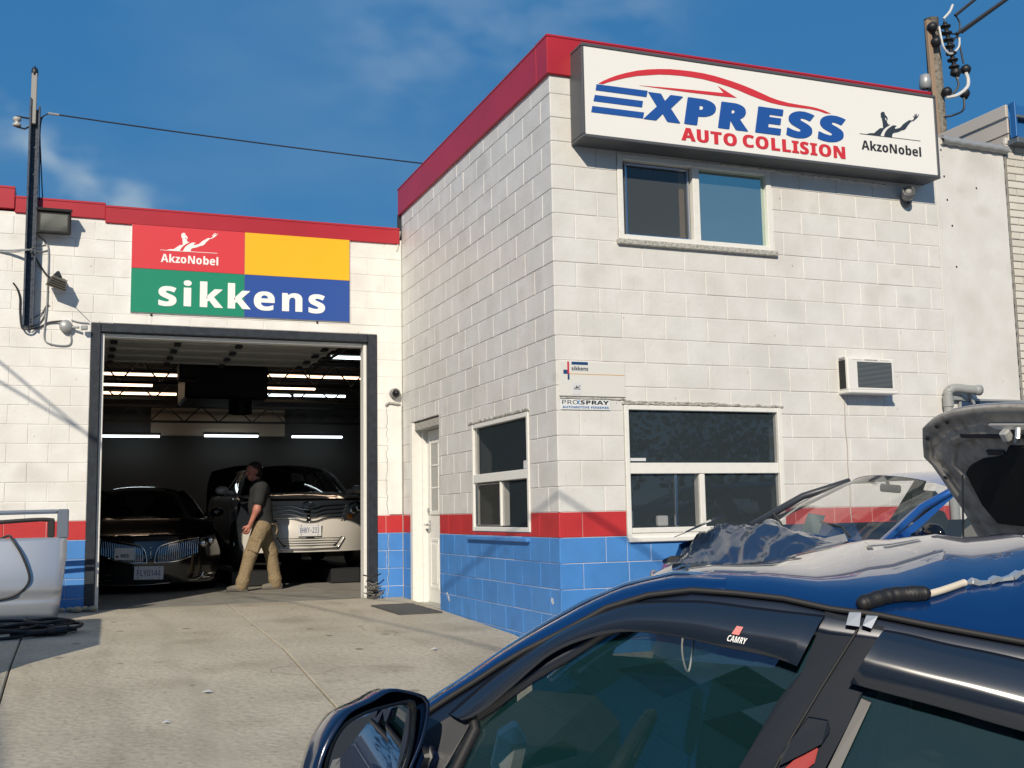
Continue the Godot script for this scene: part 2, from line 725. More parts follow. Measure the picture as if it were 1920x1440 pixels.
# courses k0..k1 of blocks between u0 and u1; rows of even number start with half a block when half_even
func blocks(parent: Node3D, xf: Transform3D, u0: float, u1: float, k0: int, k1: int, holes: Array, whites: Array, half_even: bool, from_right := false, top := 99.0) -> void:
	var L := 0.4064
	for k in range(k0, k1 + 1):
		var y0 := BLUE_TOP + k * C
		var half := (posmod(k, 2) == 0) == half_even
		var start := -L * (0.5 if half else 0.0)
		var n := int((u1 - u0) / L) + 2
		for i in n:
			var a := start + i * L
			var b := a + L
			if from_right:
				var t := u1 - a
				a = u1 - b
				b = t
			else:
				a += u0
				b += u0
			a = maxf(a, u0)
			b = minf(b, u1)
			if b - a < 0.03:
				continue
			for q: Rect2 in minus(Rect2(a, y0, b - a, minf(C, top - y0)), holes):
				if q.size.x < 0.02 or q.size.y < 0.02:
					continue
				var mats := band_materials(k, whites)
				var m: Material = mats[rng.randi() % mats.size()]
				var o := MeshInstance3D.new()
				o.name = "block"
				o.mesh = block_mesh(snappedf(q.size.x - 0.0035, 0.0005), snappedf(q.size.y - 0.004, 0.0005), m)
				var tilt := Basis.from_euler(V(rng.randf_range(-0.006, 0.006), rng.randf_range(-0.004, 0.004), 0))
				o.transform = xf * Transform3D(tilt, V(q.get_center().x, q.get_center().y, rng.randf_range(-0.0016, 0.0012)))
				parent.add_child(o, true)


# the wall behind the blocks: front, back and the sides of its openings
func backing(st: SurfaceTool, xf: Transform3D, r: Rect2, holes: Array, d0: float, d1: float) -> void:
	var us := [r.position.x, r.end.x]
	var ys := [r.position.y, r.end.y]
	for h: Rect2 in holes:
		for u in [h.position.x, h.end.x]:
			if u > r.position.x and u < r.end.x:
				us.append(u)
		for y in [h.position.y, h.end.y]:
			if y > r.position.y and y < r.end.y:
				ys.append(y)
	us.sort()
	ys.sort()
	var solid := func(i: int, j: int) -> bool:
		if i < 0 or j < 0 or i >= us.size() - 1 or j >= ys.size() - 1:
			return false
		var c := Vector2((us[i] + us[i + 1]) * 0.5, (ys[j] + ys[j + 1]) * 0.5)
		if us[i + 1] - us[i] < 1e-5 or ys[j + 1] - ys[j] < 1e-5:
			return false
		for h: Rect2 in holes:
			if h.has_point(c):
				return false
		return true
	for i in us.size() - 1:
		for j in ys.size() - 1:
			if not solid.call(i, j):
				continue
			var a := Vector2(us[i], ys[j])
			var b := Vector2(us[i + 1], ys[j + 1])
			quad(st, xf * V(a.x, a.y, d0), xf * V(a.x, b.y, d0), xf * V(b.x, b.y, d0), xf * V(b.x, a.y, d0))
			quad(st, xf * V(b.x, a.y, d1), xf * V(b.x, b.y, d1), xf * V(a.x, b.y, d1), xf * V(a.x, a.y, d1))
			if not solid.call(i - 1, j):
				quad(st, xf * V(a.x, a.y, d1), xf * V(a.x, b.y, d1), xf * V(a.x, b.y, d0), xf * V(a.x, a.y, d0))
			if not solid.call(i + 1, j):
				quad(st, xf * V(b.x, a.y, d0), xf * V(b.x, b.y, d0), xf * V(b.x, b.y, d1), xf * V(b.x, a.y, d1))
			if not solid.call(i, j - 1):
				quad(st, xf * V(a.x, a.y, d1), xf * V(a.x, a.y, d0), xf * V(b.x, a.y, d0), xf * V(b.x, a.y, d1))
			if not solid.call(i, j + 1):
				quad(st, xf * V(a.x, b.y, d0), xf * V(a.x, b.y, d1), xf * V(b.x, b.y, d1), xf * V(b.x, b.y, d0))


func rect(u0: float, y0: float, u1: float, y1: float) -> Rect2:
	return Rect2(u0, y0, u1 - u0, y1 - y0)


# a straight bar of frame in a wall plane, from (u0, y0) to (u1, y1), between depths d0 and d1
func bar(st: SurfaceTool, xf: Transform3D, u0: float, y0: float, u1: float, y1: float, d0: float, d1: float, ch := 0.004) -> void:
	box(st, V(absf(u1 - u0), absf(y1 - y0), absf(d1 - d0)), xf * Transform3D(Basis(), V((u0 + u1) * 0.5, (y0 + y1) * 0.5, (d0 + d1) * 0.5)), ch)


func frame(st: SurfaceTool, xf: Transform3D, r: Rect2, w: float, d0: float, d1: float) -> void:
	bar(st, xf, r.position.x, r.position.y, r.position.x + w, r.end.y, d0, d1)
	bar(st, xf, r.end.x - w, r.position.y, r.end.x, r.end.y, d0, d1)
	bar(st, xf, r.position.x + w, r.end.y - w, r.end.x - w, r.end.y, d0, d1 - 0.002)
	bar(st, xf, r.position.x + w, r.position.y, r.end.x - w, r.position.y + w, d0, d1 - 0.002)


func glass(parent: Node3D, called: String, xf: Transform3D, r: Rect2, d: float, m: Material) -> MeshInstance3D:
	var st := S()
	quad(st, xf * V(r.position.x, r.position.y, d), xf * V(r.position.x, r.end.y, d), xf * V(r.end.x, r.end.y, d), xf * V(r.end.x, r.position.y, d))
	return put(called, st, m, parent)


# a ragged bead of mastic along a joint
func bead(st: SurfaceTool, xf: Transform3D, u0: float, y0: float, u1: float, y1: float, r: float) -> void:
	var pts := []
	var n := int(maxf(6.0, absf(u1 - u0) / 0.03))
	for i in n + 1:
		var t := float(i) / n
		pts.append(xf * V(lerpf(u0, u1, t), lerpf(y0, y1, t) + rng.randf_range(-1, 1) * r * 0.7, 0.002 + rng.randf_range(-0.3, 0.5) * r))
	tube(st, pts, r, 5)


func build_office() -> void:
	var o := thing("office_building", "two storey painted block office with red parapet, white walls and blue base", "building", Vector3.ZERO)
	var F := Transform3D()
	var W := Transform3D(Basis(V(0, 0, 1), V(0, 1, 0), V(-1, 0, 0)), Vector3.ZERO)
	var up := rect(0.60, 3.295, 2.135, 4.05)
	var low := rect(0.598, 0.815, 2.13, 1.915)
	var door := rect(-4.215, -0.4, -3.145, 2.10)
	var side_win := rect(-2.065, 0.875, -0.60, 1.905)
	var st := S()
	backing(st, F, rect(0.012, -0.4, 4.0, 4.72), [up, low], -0.0055, -0.07)
	var fw := put("front_wall", st, M.white[1], o)
	blocks(fw, F, 0.0, 4.0, -6, 18, [up, low], M.white, true, false, 4.70)
	st = S()
	backing(st, W, rect(-4.556, -0.4, -0.012, 4.72), [door, side_win], -0.0055, -0.07)
	var sw := put("side_wall", st, M.white[1], o)
	blocks(sw, W, -4.55, 0.0, -5, 18, [door, side_win], M.white, false, true, 4.70)
	st = S()
	backing(st, F, rect(0.21, -0.4, 4.0, 4.72), [up, low], -0.072, -0.2)
	backing(st, W, rect(-4.54, -0.4, -0.075, 4.72), [door, side_win], -0.072, -0.2)
	put("wall_lining", st, M.interior, o)
	# smooth rendered strip at the right end
	st = S()
	bx(st, V(4.001, -0.4, -0.2), V(4.872, 4.565, 0.001), 0.003)
	put("rendered_panel", st, M.white[0], o)
	st = S()
	for p in [[4.09, 4.44], [4.11, 4.18], [4.5, 4.1], [4.13, 3.95], [4.17, 3.7], [4.19, 3.3]]:
		disc(st, V(p[0], p[1], 0.0025), V(0.011, 0, 0), V(0, 0.011, 0), 8)
	put("nail_hole", st, M.black, o).set_meta("kind", "stuff")
	# metal parapet: front and side
	st = S()
	bx(st, V(-0.028, 4.655, -0.21), V(3.99, 4.99, 0.028), 0.006)
	bx(st, V(-0.034, 4.974, -0.216), V(3.994, 4.996, 0.034), 0.004)
	put("parapet_flashing", st, M.fascia, o)
	st = S()
	bx(st, V(-0.028, 4.655, -4.62), V(0.17, 4.985, -0.212), 0.006)
	bx(st, V(-0.034, 4.972, -4.626), V(0.176, 4.991, -0.217), 0.004)
	put("parapet_flashing", st, M.fascia, o)
	st = S()
	bx(st, V(0.01, 4.615, -4.55), V(0.03, 4.655, -0.01))
	put("drip_edge", st, M.dark_steel, o)
	# roof, floors, dark rooms inside
	st = S()
	bx(st, V(0.18, 4.5, -4.55), V(4.87, 4.62, -0.22))
	put("roof", st, M.dark_steel, o)
	st = S()
	bx(st, V(0.25, 2.6, -4.5), V(4.8, 2.75, -0.205))
	bx(st, V(0.25, -0.1, -4.5), V(4.8, 0.0, -0.205))
	bx(st, V(4.5, -0.4, -4.55), V(4.87, 4.5, -0.21))
	bx(st, V(0.0, -0.4, -4.75), V(4.87, 4.7, -4.56))
	put("interior", st, M.interior, o)
	build_front_windows(o, F, up, low)
	build_side_window(o, W, side_win)
	build_office_door(o, W)


func build_front_windows(o: Node3D, F: Transform3D, up: Rect2, low: Rect2) -> void:
	# upper sliding window
	var st := S()
	frame(st, F, up.grow(-0.004), 0.05, -0.12, 0.008)
	bar(st, F, 1.335, up.position.y + 0.054, 1.40, up.end.y - 0.054, -0.1, -0.004)
	var w := put("window", st, M.trim, o)
	st = S()
	bar(st, F, 0.58, 3.255, 2.16, 3.305, -0.02, 0.035, 0.008)
	put("sill", st, M.dirty_trim, w)
	st = S()
	frame(st, F, rect(0.70, 3.355, 1.325, 3.99), 0.022, -0.075, -0.05)
	put("sash", st, M.dull_chrome, w)
	var mesh_pane := pane(0.10, 0.11, 0.105, 0.50)
	mesh_pane.metallic_specular = 0.7
	glass(w, "pane", F, rect(0.65, 3.35, 1.335, 4.0), -0.062, mesh_pane)
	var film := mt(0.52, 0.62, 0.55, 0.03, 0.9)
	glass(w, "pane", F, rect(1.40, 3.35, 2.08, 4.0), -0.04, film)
	st = S()
	bar(st, F, 0.66, 3.36, 0.695, 3.99, -0.13, -0.11)
	bar(st, F, 1.26, 3.36, 1.31, 3.99, -0.13, -0.11)
	put("wood_stop", st, worn(mt(0.30, 0.20, 0.11, 0.7), null, 2.0), w)
	# lower window: fixed light over two sliding lights
	st = S()
	frame(st, F, low.grow(-0.004), 0.040, -0.065, 0.010)
	bar(st, F, low.position.x + 0.046, 1.345, low.end.x - 0.046, 1.435, -0.11, 0.0)
	bar(st, F, 1.295, 0.86, 1.345, 1.342, -0.1, -0.003)
	bar(st, F, low.position.x + 0.046, 0.862, low.end.x - 0.046, 0.905, -0.1, 0.012)
	w = put("window", st, M.trim, o)
	st = S()
	bar(st, F, 1.062, 0.91, 1.088, 1.34, -0.045, -0.015)
	put("sash", st, M.dull_chrome, w)
	glass(w, "pane", F, rect(0.640, 1.435, 2.088, 1.874), -0.022, M.glass)
	glass(w, "pane", F, rect(0.640, 0.905, 1.295, 1.345), -0.03, M.glass)
	glass(w, "pane", F, rect(1.345, 0.905, 2.088, 1.345), -0.026, M.glass)
	st = S()
	bar(st, F, 0.645, 1.45, 0.80, 1.475, -0.020, -0.018, 0.0)
	put("sticker", st, M.plate, w)
	st = S()
	bar(st, F, 0.61, 0.79, 2.12, 0.83, -0.02, 0.03, 0.006)
	put("sill", st, M.trim, w)
	st = S()
	bead(st, F, 0.58, 1.925, 2.15, 1.925, 0.011)
	bead(st, F, 0.6, 1.938, 1.5, 1.936, 0.008)
	put("mastic", st, M.dirty_trim, w)
	st = S()
	bead(st, F, 1.62, 4.045, 3.4, 4.02, 0.012)
	put("mastic", st, M.mastic, o)
	# things on the inner sill
	st = S()
	box(st, V(0.10, 0.09, 0.05), at(1.0, 0.955, -0.14), 0.01)
	box(st, V(0.04, 0.14, 0.04), at(0.70, 0.98, -0.13), 0.012)
	put("sill_box", st, M.plate, w)


func build_side_window(o: Node3D, W: Transform3D, r: Rect2) -> void:
	var st := S()
	frame(st, W, r.grow(-0.004), 0.040, -0.06, 0.010)
	bar(st, W, r.position.x + 0.045, 1.335, r.end.x - 0.045, 1.415, -0.11, 0.008)
	bar(st, W, -1.338, 0.93, -1.306, 1.332, -0.09, -0.002)
	var w := put("window", st, M.trim, o)
	st = S()
	frame(st, W, rect(-2.015, 0.92, -1.34, 1.332), 0.018, -0.03, -0.006)
	put("sash", st, M.dull_chrome, w)
	glass(w, "pane", W, rect(-2.02, 1.41, -0.645, 1.862), -0.014, M.glass)
	var screen := pane(0.10, 0.105, 0.10, 0.45)
	glass(w, "pane", W, rect(-2.02, 0.92, -1.335, 1.335), -0.016, screen)
	glass(w, "pane", W, rect(-1.31, 0.92, -0.645, 1.335), -0.020, M.glass)
	st = S()
	bar(st, W, -0.76, 1.42, -0.66, 1.49, -0.012, -0.010, 0.0)
	put("sticker", st, M.plate, w)
	st = S()
	bead(st, W, -2.16, 1.915, -0.58, 1.925, 0.012)
	put("mastic", st, M.dirty_trim, w)
	st = S()
	bar(st, W, -2.19, 0.795, -0.615, 0.835, -0.02, 0.035, 0.008)
	put("sill", st, M.blue_band[1], w)
	# chips in the blue paint
	st = S()
	for c in [[-0.17, 0.345, 0.03], [-0.10, 0.10, 0.018], [-2.9, 0.23, 0.03], [-2.86, 0.2, 0.035], [-2.84, 0.17, 0.02], [-0.155, 0.325, 0.02]]:
		var poly := []
		for k in 9:
			var a := TAU * k / 9
			poly.append(Vector2(cos(a), sin(a) * 0.9) * c[2] * rng.randf_range(0.55, 1.0))
		prism(st, poly, 0.0018, W * at(c[0], c[1], 0.001))
	put("paint_chip", st, M.plate, o).set_meta("kind", "stuff")


func build_office_door(o: Node3D, W: Transform3D) -> void:
	# white wooden lining of the deep opening
	var st := S()
	bar(st, W, -4.212, -0.05, -4.12, 2.09, -0.19, 0.012)
	bar(st, W, -4.118, -0.05, -4.075, 2.05, -0.19, -0.10)
	bar(st, W, -3.20, -0.05, -3.148, 2.09, -0.19, -0.10)
	var d := put("door", st, M.trim, o)
	st = S()
	bar(st, W, -4.118, 2.0, -3.2, 2.085, -0.19, -0.02)
	put("lintel", st, M.dirty_trim, d)
	st = S()
	bar(st, W, -4.07, 0.07, -3.205, 1.995, -0.20, -0.155)
	for p in [[-3.98, 0.22, -3.66, 0.78], [-3.58, 0.22, -3.29, 0.78]]:
		frame(st, W, rect(p[0], p[1], p[2], p[3]), 0.035, -0.16, -0.148)
		bar(st, W, p[0] + 0.06, p[1] + 0.06, p[2] - 0.06, p[3] - 0.06, -0.16, -0.150)
	frame(st, W, rect(-3.96, 1.04, -3.31, 1.88), 0.045, -0.16, -0.14)
	for t in [0.34, 0.67]:
		bar(st, W, -3.92, lerpf(1.08, 1.84, t) - 0.01, -3.35, lerpf(1.08, 1.84, t) + 0.01, -0.155, -0.143)
	bar(st, W, -3.645, 1.08, -3.625, 1.84, -0.155, -0.144)
	put("leaf", st, M.trim, d)
	glass(d, "pane", W, rect(-3.92, 1.08, -3.35, 1.84), -0.150, pane(0.25, 0.26, 0.26, 0.75))
	st = S()
	tube(st, [W * V(-3.99, 0.93, -0.15), W * V(-3.99, 0.93, -0.09), W * V(-3.88, 0.93, -0.085)], 0.012)
	box(st, V(0.05, 0.12, 0.012), W * at(-3.99, 0.92, -0.15), 0.003)
	lathe(st, [Vector2(0, 0.03), Vector2(0.026, 0.028), Vector2(0.03, 0)], 12, W * Transform3D(Basis(Vector3.RIGHT, PI * 0.5), V(-3.99, 1.09, -0.154)))
	put("handle", st, M.dull_chrome, d)
	st = S()
	bar(st, W, -4.2, 0.02, -3.15, 0.068, -0.2, -0.01)
	put("threshold", st, M.dirty_trim, d)


func build_garage() -> void:
	var o := thing("garage_building", "low white block garage with red roof edge and open vehicle doorway", "building", Vector3.ZERO)
	var T := Transform3D(Basis(), V(0, 0, GZ))
	var hole := rect(-3.475, -0.5, -0.305, 3.175)
	var st := S()
	backing(st, T, rect(-5.2, -0.3, 0.0, 4.34), [hole], -0.0055, -0.2)
	var fw := put("front_wall", st, M.bright_white[1], o)
	blocks(fw, T, -5.2, -0.004, -4, 16, [hole, rect(-3.0, 3.36, -0.72, 4.25)], M.bright_white, true, true, 4.34)
	# beyond the frame the wall goes on in plain bands
	st = S()
	bx(st, V(-14, 1.045, GZ - 0.2), V(-5.2, 4.34, GZ - 0.003))
	put("wall_end", st, M.bright_white[0], o)
	st = S()
	bx(st, V(-14, 0.842, GZ - 0.2), V(-5.2, 1.043, GZ - 0.003))
	put("wall_end", st, M.red_band[0], o)
	st = S()
	bx(st, V(-14, -0.3, GZ - 0.2), V(-5.2, 0.84, GZ - 0.003))
	put("wall_end", st, M.blue_band[0], o)
	# red metal roof edge in three lengths
	for p in [[-14.0, -4.27, 4.36, 4.60, 0.035], [-4.27, -3.36, 4.325, 4.505, 0.018], [-3.362, -0.03, 4.285, 4.478, 0.024]]:
		st = S()
		bx(st, V(p[0], p[2], GZ - 0.25), V(p[1], p[3], GZ + p[4]), 0.006)
		bx(st, V(p[0] + 0.001, p[3] - 0.02, GZ - 0.255), V(p[1] - 0.001, p[3] + 0.004, GZ + p[4] + 0.006), 0.003)
		put("roof_edge", st, M.fascia, o)
	st = S()
	bead(st, T, -0.06, 4.2, -0.02, 4.45, 0.012)
	put("mastic", st, M.mastic, o)
	# steel door surround
	var s: StandardMaterial3D = M.dark_steel
	st = S()
	bx(st, V(-3.474, -0.1, GZ - 0.24), V(-3.375, 3.172, GZ + 0.012), 0.008)
	put("door_post", st, s, o)
	st = S()
	bx(st, V(-0.42, -0.1, GZ - 0.24), V(-0.308, 3.172, GZ + 0.012), 0.008)
	put("door_post", st, s, o)
	st = S()
	bx(st, V(-3.375, 3.075, GZ - 0.24), V(-0.42, 3.172, GZ + 0.010), 0.008)
	put("lintel", st, s, o)
	st = S()
	bx(st, V(-3.372, 0.02, GZ - 0.2), V(-3.335, 3.07, GZ - 0.04), 0.004)
	bx(st, V(-0.462, 0.02, GZ - 0.2), V(-0.424, 3.07, GZ - 0.04), 0.004)
	bx(st, V(-3.334, 3.03, GZ - 0.2), V(-0.464, 3.07, GZ - 0.06), 0.004)
	put("door_stop", st, M.trim, o)
	# cracked corner strip by the office
	st = S()
	for seg in [[-0.19, 0.12, -0.175, 0.83], [-0.185, 1.06, -0.2, 1.5], [-0.2, 1.5, -0.185, 1.85], [-0.185, 1.9, -0.2, 2.3]]:
		var pts := []
		for i in 12:
			var t := i / 11.0
			pts.append(T * V(lerpf(seg[0], seg[2], t) + rng.randf_range(-0.012, 0.012), lerpf(seg[1], seg[3], t), 0.0))
		tube(st, pts, 0.0045, 5)
	put("crack", st, M.dirty_trim, o)
	st = S()
	bx(st, V(-0.17, 1.05, GZ - 0.01), V(-0.012, 2.34, GZ + 0.018), 0.008)
	put("corner_patch", st, M.bright_white[1], o)
	# the shop inside
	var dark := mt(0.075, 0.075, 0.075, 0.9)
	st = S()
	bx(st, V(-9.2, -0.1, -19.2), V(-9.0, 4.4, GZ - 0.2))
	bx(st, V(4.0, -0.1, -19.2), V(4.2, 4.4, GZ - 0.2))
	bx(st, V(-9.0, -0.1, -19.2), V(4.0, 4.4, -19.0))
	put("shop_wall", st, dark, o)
	st = S()
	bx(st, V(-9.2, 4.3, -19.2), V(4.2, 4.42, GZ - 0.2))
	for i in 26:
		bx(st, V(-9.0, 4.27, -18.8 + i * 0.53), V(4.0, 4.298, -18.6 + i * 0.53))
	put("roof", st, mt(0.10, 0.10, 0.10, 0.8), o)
	st = S()
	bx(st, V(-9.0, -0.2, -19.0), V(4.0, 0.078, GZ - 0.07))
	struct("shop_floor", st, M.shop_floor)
	# open web joists
	for j in [[-8.5, 3.75, 4.2], [-11.5, 3.75, 4.2], [-14.6, 3.72, 4.18], [-16.6, 3.62, 4.0], [-18.2, 3.26, 3.62]]:
		st = S()
		var z: float = j[0]
		bx(st, V(-9, j[1] - 0.025, z - 0.03), V(4, j[1] + 0.025, z + 0.03))
		bx(st, V(-9, j[2] - 0.025, z - 0.03), V(4, j[2] + 0.025, z + 0.03))
		var n := 34
		for i in n:
			var x0 := lerpf(-9, 4, float(i) / n)
			var x1 := lerpf(-9, 4, float(i + 1) / n)
			var a := V(x0, j[1], z) if i % 2 == 0 else V(x0, j[2], z)
			var b := V(x1, j[2], z) if i % 2 == 0 else V(x1, j[1], z)
			tube(st, [a, b], 0.016, 5)
		put("joist", st, M.black, o)
	# panel high on the back wall
	st = S()
	bx(st, V(-2.04, 2.99, -19.0), V(1.06, 3.64, -18.9), 0.01)
	put("back_panel", st, worn(mt(0.50, 0.42, 0.32, 0.8), null, 1.0), o)
	# sectional door pushed up under the roof, its panels, hinges and tracks
	var dm := worn(mt(0.50, 0.50, 0.48, 0.55), null, 1.0, M.grain, 0.2)
	for i in 5:
		st = S()
		var z0 := GZ - 0.42 - i * 0.62
		bx(st, V(-3.36, 3.245, z0 - 0.61), V(-0.44, 3.285, z0), 0.008)
		bx(st, V(-3.36, 3.225, z0 - 0.61), V(-0.44, 3.246, z0 - 0.55), 0.004)
		bx(st, V(-3.36, 3.225, z0 - 0.06), V(-0.44, 3.246, z0), 0.004)
		var panel := put("door_panel", st, dm, o)
		for x in [-3.2, -2.45, -1.7, -0.6]:
			st = S()
			bx(st, V(x - 0.04, 3.195, z0 - 0.66), V(x + 0.04, 3.224, z0 - 0.5), 0.004)
			put("hinge", st, M.dark_steel, panel)
	for x in [-3.385, -0.415]:
		st = S()
		tube(st, [V(x, 0.1, GZ - 0.27), V(x, 2.85, GZ - 0.27), V(x, 3.08, GZ - 0.38), V(x, 3.16, GZ - 0.62), V(x, 3.2, GZ - 3.9)], 0.022, 6)
		put("door_track", st, M.dark_steel, o)
		st = S()
		tube(st, [V(x, 3.2, GZ - 2.3), V(x * 0.96 - 0.3 * float(x > -1.0), 4.2, GZ - 2.2)], 0.02, 5)
		put("track_hanger", st, M.dark_steel, o)
	st = S()
	box(st, V(0.32, 0.36, 0.5), at(-1.95, 3.45, -10.4), 0.03)
	box(st, V(0.06, 0.05, 5.4), at(-1.95, 3.55, -7.6), 0.005)
	put("door_opener", st, M.black, o)
	# dark ventilation trunk that hangs across the middle of the shop
	st = S()
	box(st, V(1.5, 0.62, 1.6), at(-1.05, 3.55, -13.6), 0.04)
	lathe(st, [Vector2(0.22, 0.0), Vector2(0.22, 1.2)], 14, at(-0.75, 3.0, -13.2))
	put("ventilation_trunk", st, M.black, o)


func build_neighbour() -> void:
	var o := thing("neighbour_building", "beige brick building with blue metal roof edge at the right edge", "building", Vector3.ZERO)
	var st := S()
	bx(st, V(4.905, -0.4, -6.0), V(12, 4.6, -0.012))
	var w := put("brick_wall", st, mt(0.42, 0.40, 0.37, 0.9), o)
	var bm := [worn(mt(0.60, 0.565, 0.50, 0.8), null, 2.0, M.grain, 0.6), worn(mt(0.56, 0.53, 0.475, 0.8), null, 2.0, M.grain, 0.6), worn(mt(0.63, 0.60, 0.54, 0.8), null, 2.0, M.grain, 0.6)]
	var ch := 0.074
	for k in 63:
		var y := 0.0 + k * ch
		var off := 0.0 if k % 2 == 0 else -0.11
		for i in 3:
			var a := 4.91 + off + i * 0.22
			var b := a + 0.22
			a = maxf(a, 4.91)
			var m: Material = bm[rng.randi() % 3]
			var q := MeshInstance3D.new()
			q.name = "brick"
			q.mesh = block_mesh(snappedf(b - a - 0.009, 0.001), ch - 0.009, m)
			q.position = V((a + b) * 0.5, y + ch * 0.5, rng.randf_range(-0.002, 0.003))
			w.add_child(q, true)
	st = S()
	bead(st, Transform3D(), 0, 0, 0.001, 0, 0.001)
	var pts := []
	for i in 120:
		pts.append(V(4.89 + rng.randf_range(-0.008, 0.010), 1.0 + i * 0.03, -0.004))
	tube(st, pts, 0.016, 5)
	put("joint_mortar", st, worn(mt(0.22, 0.215, 0.20, 0.95), null, 8.0, M.grain, 1.5), o)
	# roof edge: beige boards on the return, blue metal on the front
	var beige := mt(0.52, 0.475, 0.42, 0.6)
	st = S()
	bx(st, V(4.925, 4.86, -6.0), V(4.96, 4.99, 0.02), 0.006)
	put("roof_board", st, beige, o)
	st = S()
	bx(st, V(4.945, 4.70, -6.0), V(4.98, 4.857, 0.012), 0.006)
	put("roof_board", st, beige, o)
	st = S()
	bx(st, V(4.955, 4.60, -6.0), V(4.99, 4.697, 0.004), 0.006)
	put("roof_board", st, mt(0.44, 0.40, 0.35, 0.6), o)
	var blue := mt(0.03, 0.14, 0.36, 0.35, 0.2)
	for k in 10:
		st = S()
		slab(st, [V(4.945 + k * 0.4, 4.63, 0.10), V(5.34 + k * 0.4, 4.63, 0.10), V(5.34 + k * 0.4, 4.985, 0.03), V(4.945 + k * 0.4, 4.985, 0.03)], V(0, 0, 0.015))
		bx(st, V(4.93 + k * 0.4, 4.63, 0.06), V(4.955 + k * 0.4, 4.985, 0.13), 0.004)
		put("roof_panel", st, blue, o)
	st = S()
	bx(st, V(4.94, 4.82, 0.08), V(9, 4.85, 0.14), 0.004)
	bx(st, V(4.94, 4.57, -0.01), V(9, 4.628, 0.13), 0.006)
	put("gutter", st, mt(0.10, 0.12, 0.14, 0.5), o)
	# grey gutter along the top of the rendered strip
	st = S(true)
	var rows := []
	for i in 19:
		var x := lerpf(4.085, 4.9, i / 18.0)
		var dy := 0.006 * sin(i * 2.1) - 0.02 * (i / 18.0)
		var row := []
		for q in [[0.0, 4.575], [0.045, 4.57], [0.06, 4.535], [0.055, 4.51], [0.02, 4.495], [0.0, 4.50]]:
			row.append(V(x, q[1] + dy, q[0] + 0.004))
		rows.append(row)
	grid(st, rows)
	tag(put("roof_gutter", st, M.galv), "dented grey gutter above the smooth white strip of the office", "gutter")


func build_street() -> void:
	# what stands across the street: seen only in window glass and car paint
	for t in [[-14.0, 34.0, 8.5, 1], [-6.5, 36.0, 9.5, 2], [1.0, 35.0, 8.0, 3], [8.5, 37.0, 9.0, 4], [16.0, 34.5, 8.5, 5], [24.0, 36.0, 9.5, 6], [33.0, 33.0, 8.0, 7], [-23.0, 35.0, 9.0, 8]]:
		street_tree(t[0], t[1], t[2], t[3])


	# tall white block building on the far side of the yard, seen in the car's glass
	var o := thing("yard_side_building", "tall white building with red parapet on the far left side of the yard", "building", V(-16, ground_y(9.0), 13))
	var st := S()
	bx(st, V(-4, -0.5, -2.0), V(4, 9.2, 8.0))
	put("wall", st, M.white[0], o)
	st = S()
	bx(st, V(-4.05, 9.2, -2.05), V(4.05, 9.75, 8.05), 0.01)
	put("parapet", st, M.fascia, o)
	for k in 4:
		st = S()
		bx(st, V(4.0, 5.6, -1.2 + k * 2.3), V(4.03, 7.0, 0.2 + k * 2.3))
		put("window", st, M.gloss_black, o)
	st = S()
	for k in 16:
		bx(st, V(3.99, 0.3 + k * 0.55, -2.0), V(4.006, 0.315 + k * 0.55, 8.0))
	put("mortar_joint", st, M.dirty_trim, o)


func street_tree(x: float, z: float, h: float, k: int) -> void:
	var r := RandomNumberGenerator.new()
	r.seed = 50 + k
	var y0 := ground_y(12.0) - 0.16
	var which: String = ["leftmost but one", "third from the left", "middle left", "middle right", "third from the right", "second from the right", "rightmost", "leftmost"][k - 1]
	var o := thing("street_tree", "dark leafy tree across the street, %s of the row" % which, "tree", V(x, y0, z), "trees across the street")
	var st := S(true)
	tube(st, curve([V(0, -0.3, 0), V(0.05, h * 0.25, 0.1), V(-0.1, h * 0.6, 0)], 4), 0.22, 8, 0.08)
	for i in 6:
		var a := TAU * i / 6.0
		tube(st, [V(0, h * 0.28 + i * 0.2, 0.05), V(cos(a) * h * 0.2, h * 0.55 + i * 0.15, sin(a) * h * 0.2)], 0.07, 6, 0.02)
	put("trunk", st, mt(0.08, 0.065, 0.05, 0.95), o)
	st = S()
	for i in 2600:
		var d := V(r.randfn(), r.randfn(), r.randfn()).normalized() * pow(r.randf(), 0.4)
		var p := V(d.x * h * 0.40, h * 0.62 + d.y * h * 0.38, d.z * h * 0.40)
		if sin(p.x * 2.3 + k) + sin(p.y * 2.9) + sin(p.z * 2.1 + 2.0 * k) < -0.9:
			continue
		var s := r.randf_range(0.13, 0.26)
		var b := Basis.from_euler(V(r.randf() * TAU, r.randf() * TAU, r.randf() * TAU))
		quad(st, p + b * V(-s, 0, 0), p + b * V(0, s * 0.6, 0), p + b * V(s, 0, 0), p + b * V(0, -s * 0.6, 0))
	put("crown", st, mt(0.035, 0.06, 0.022, 0.8), o).set_meta("kind", "stuff")


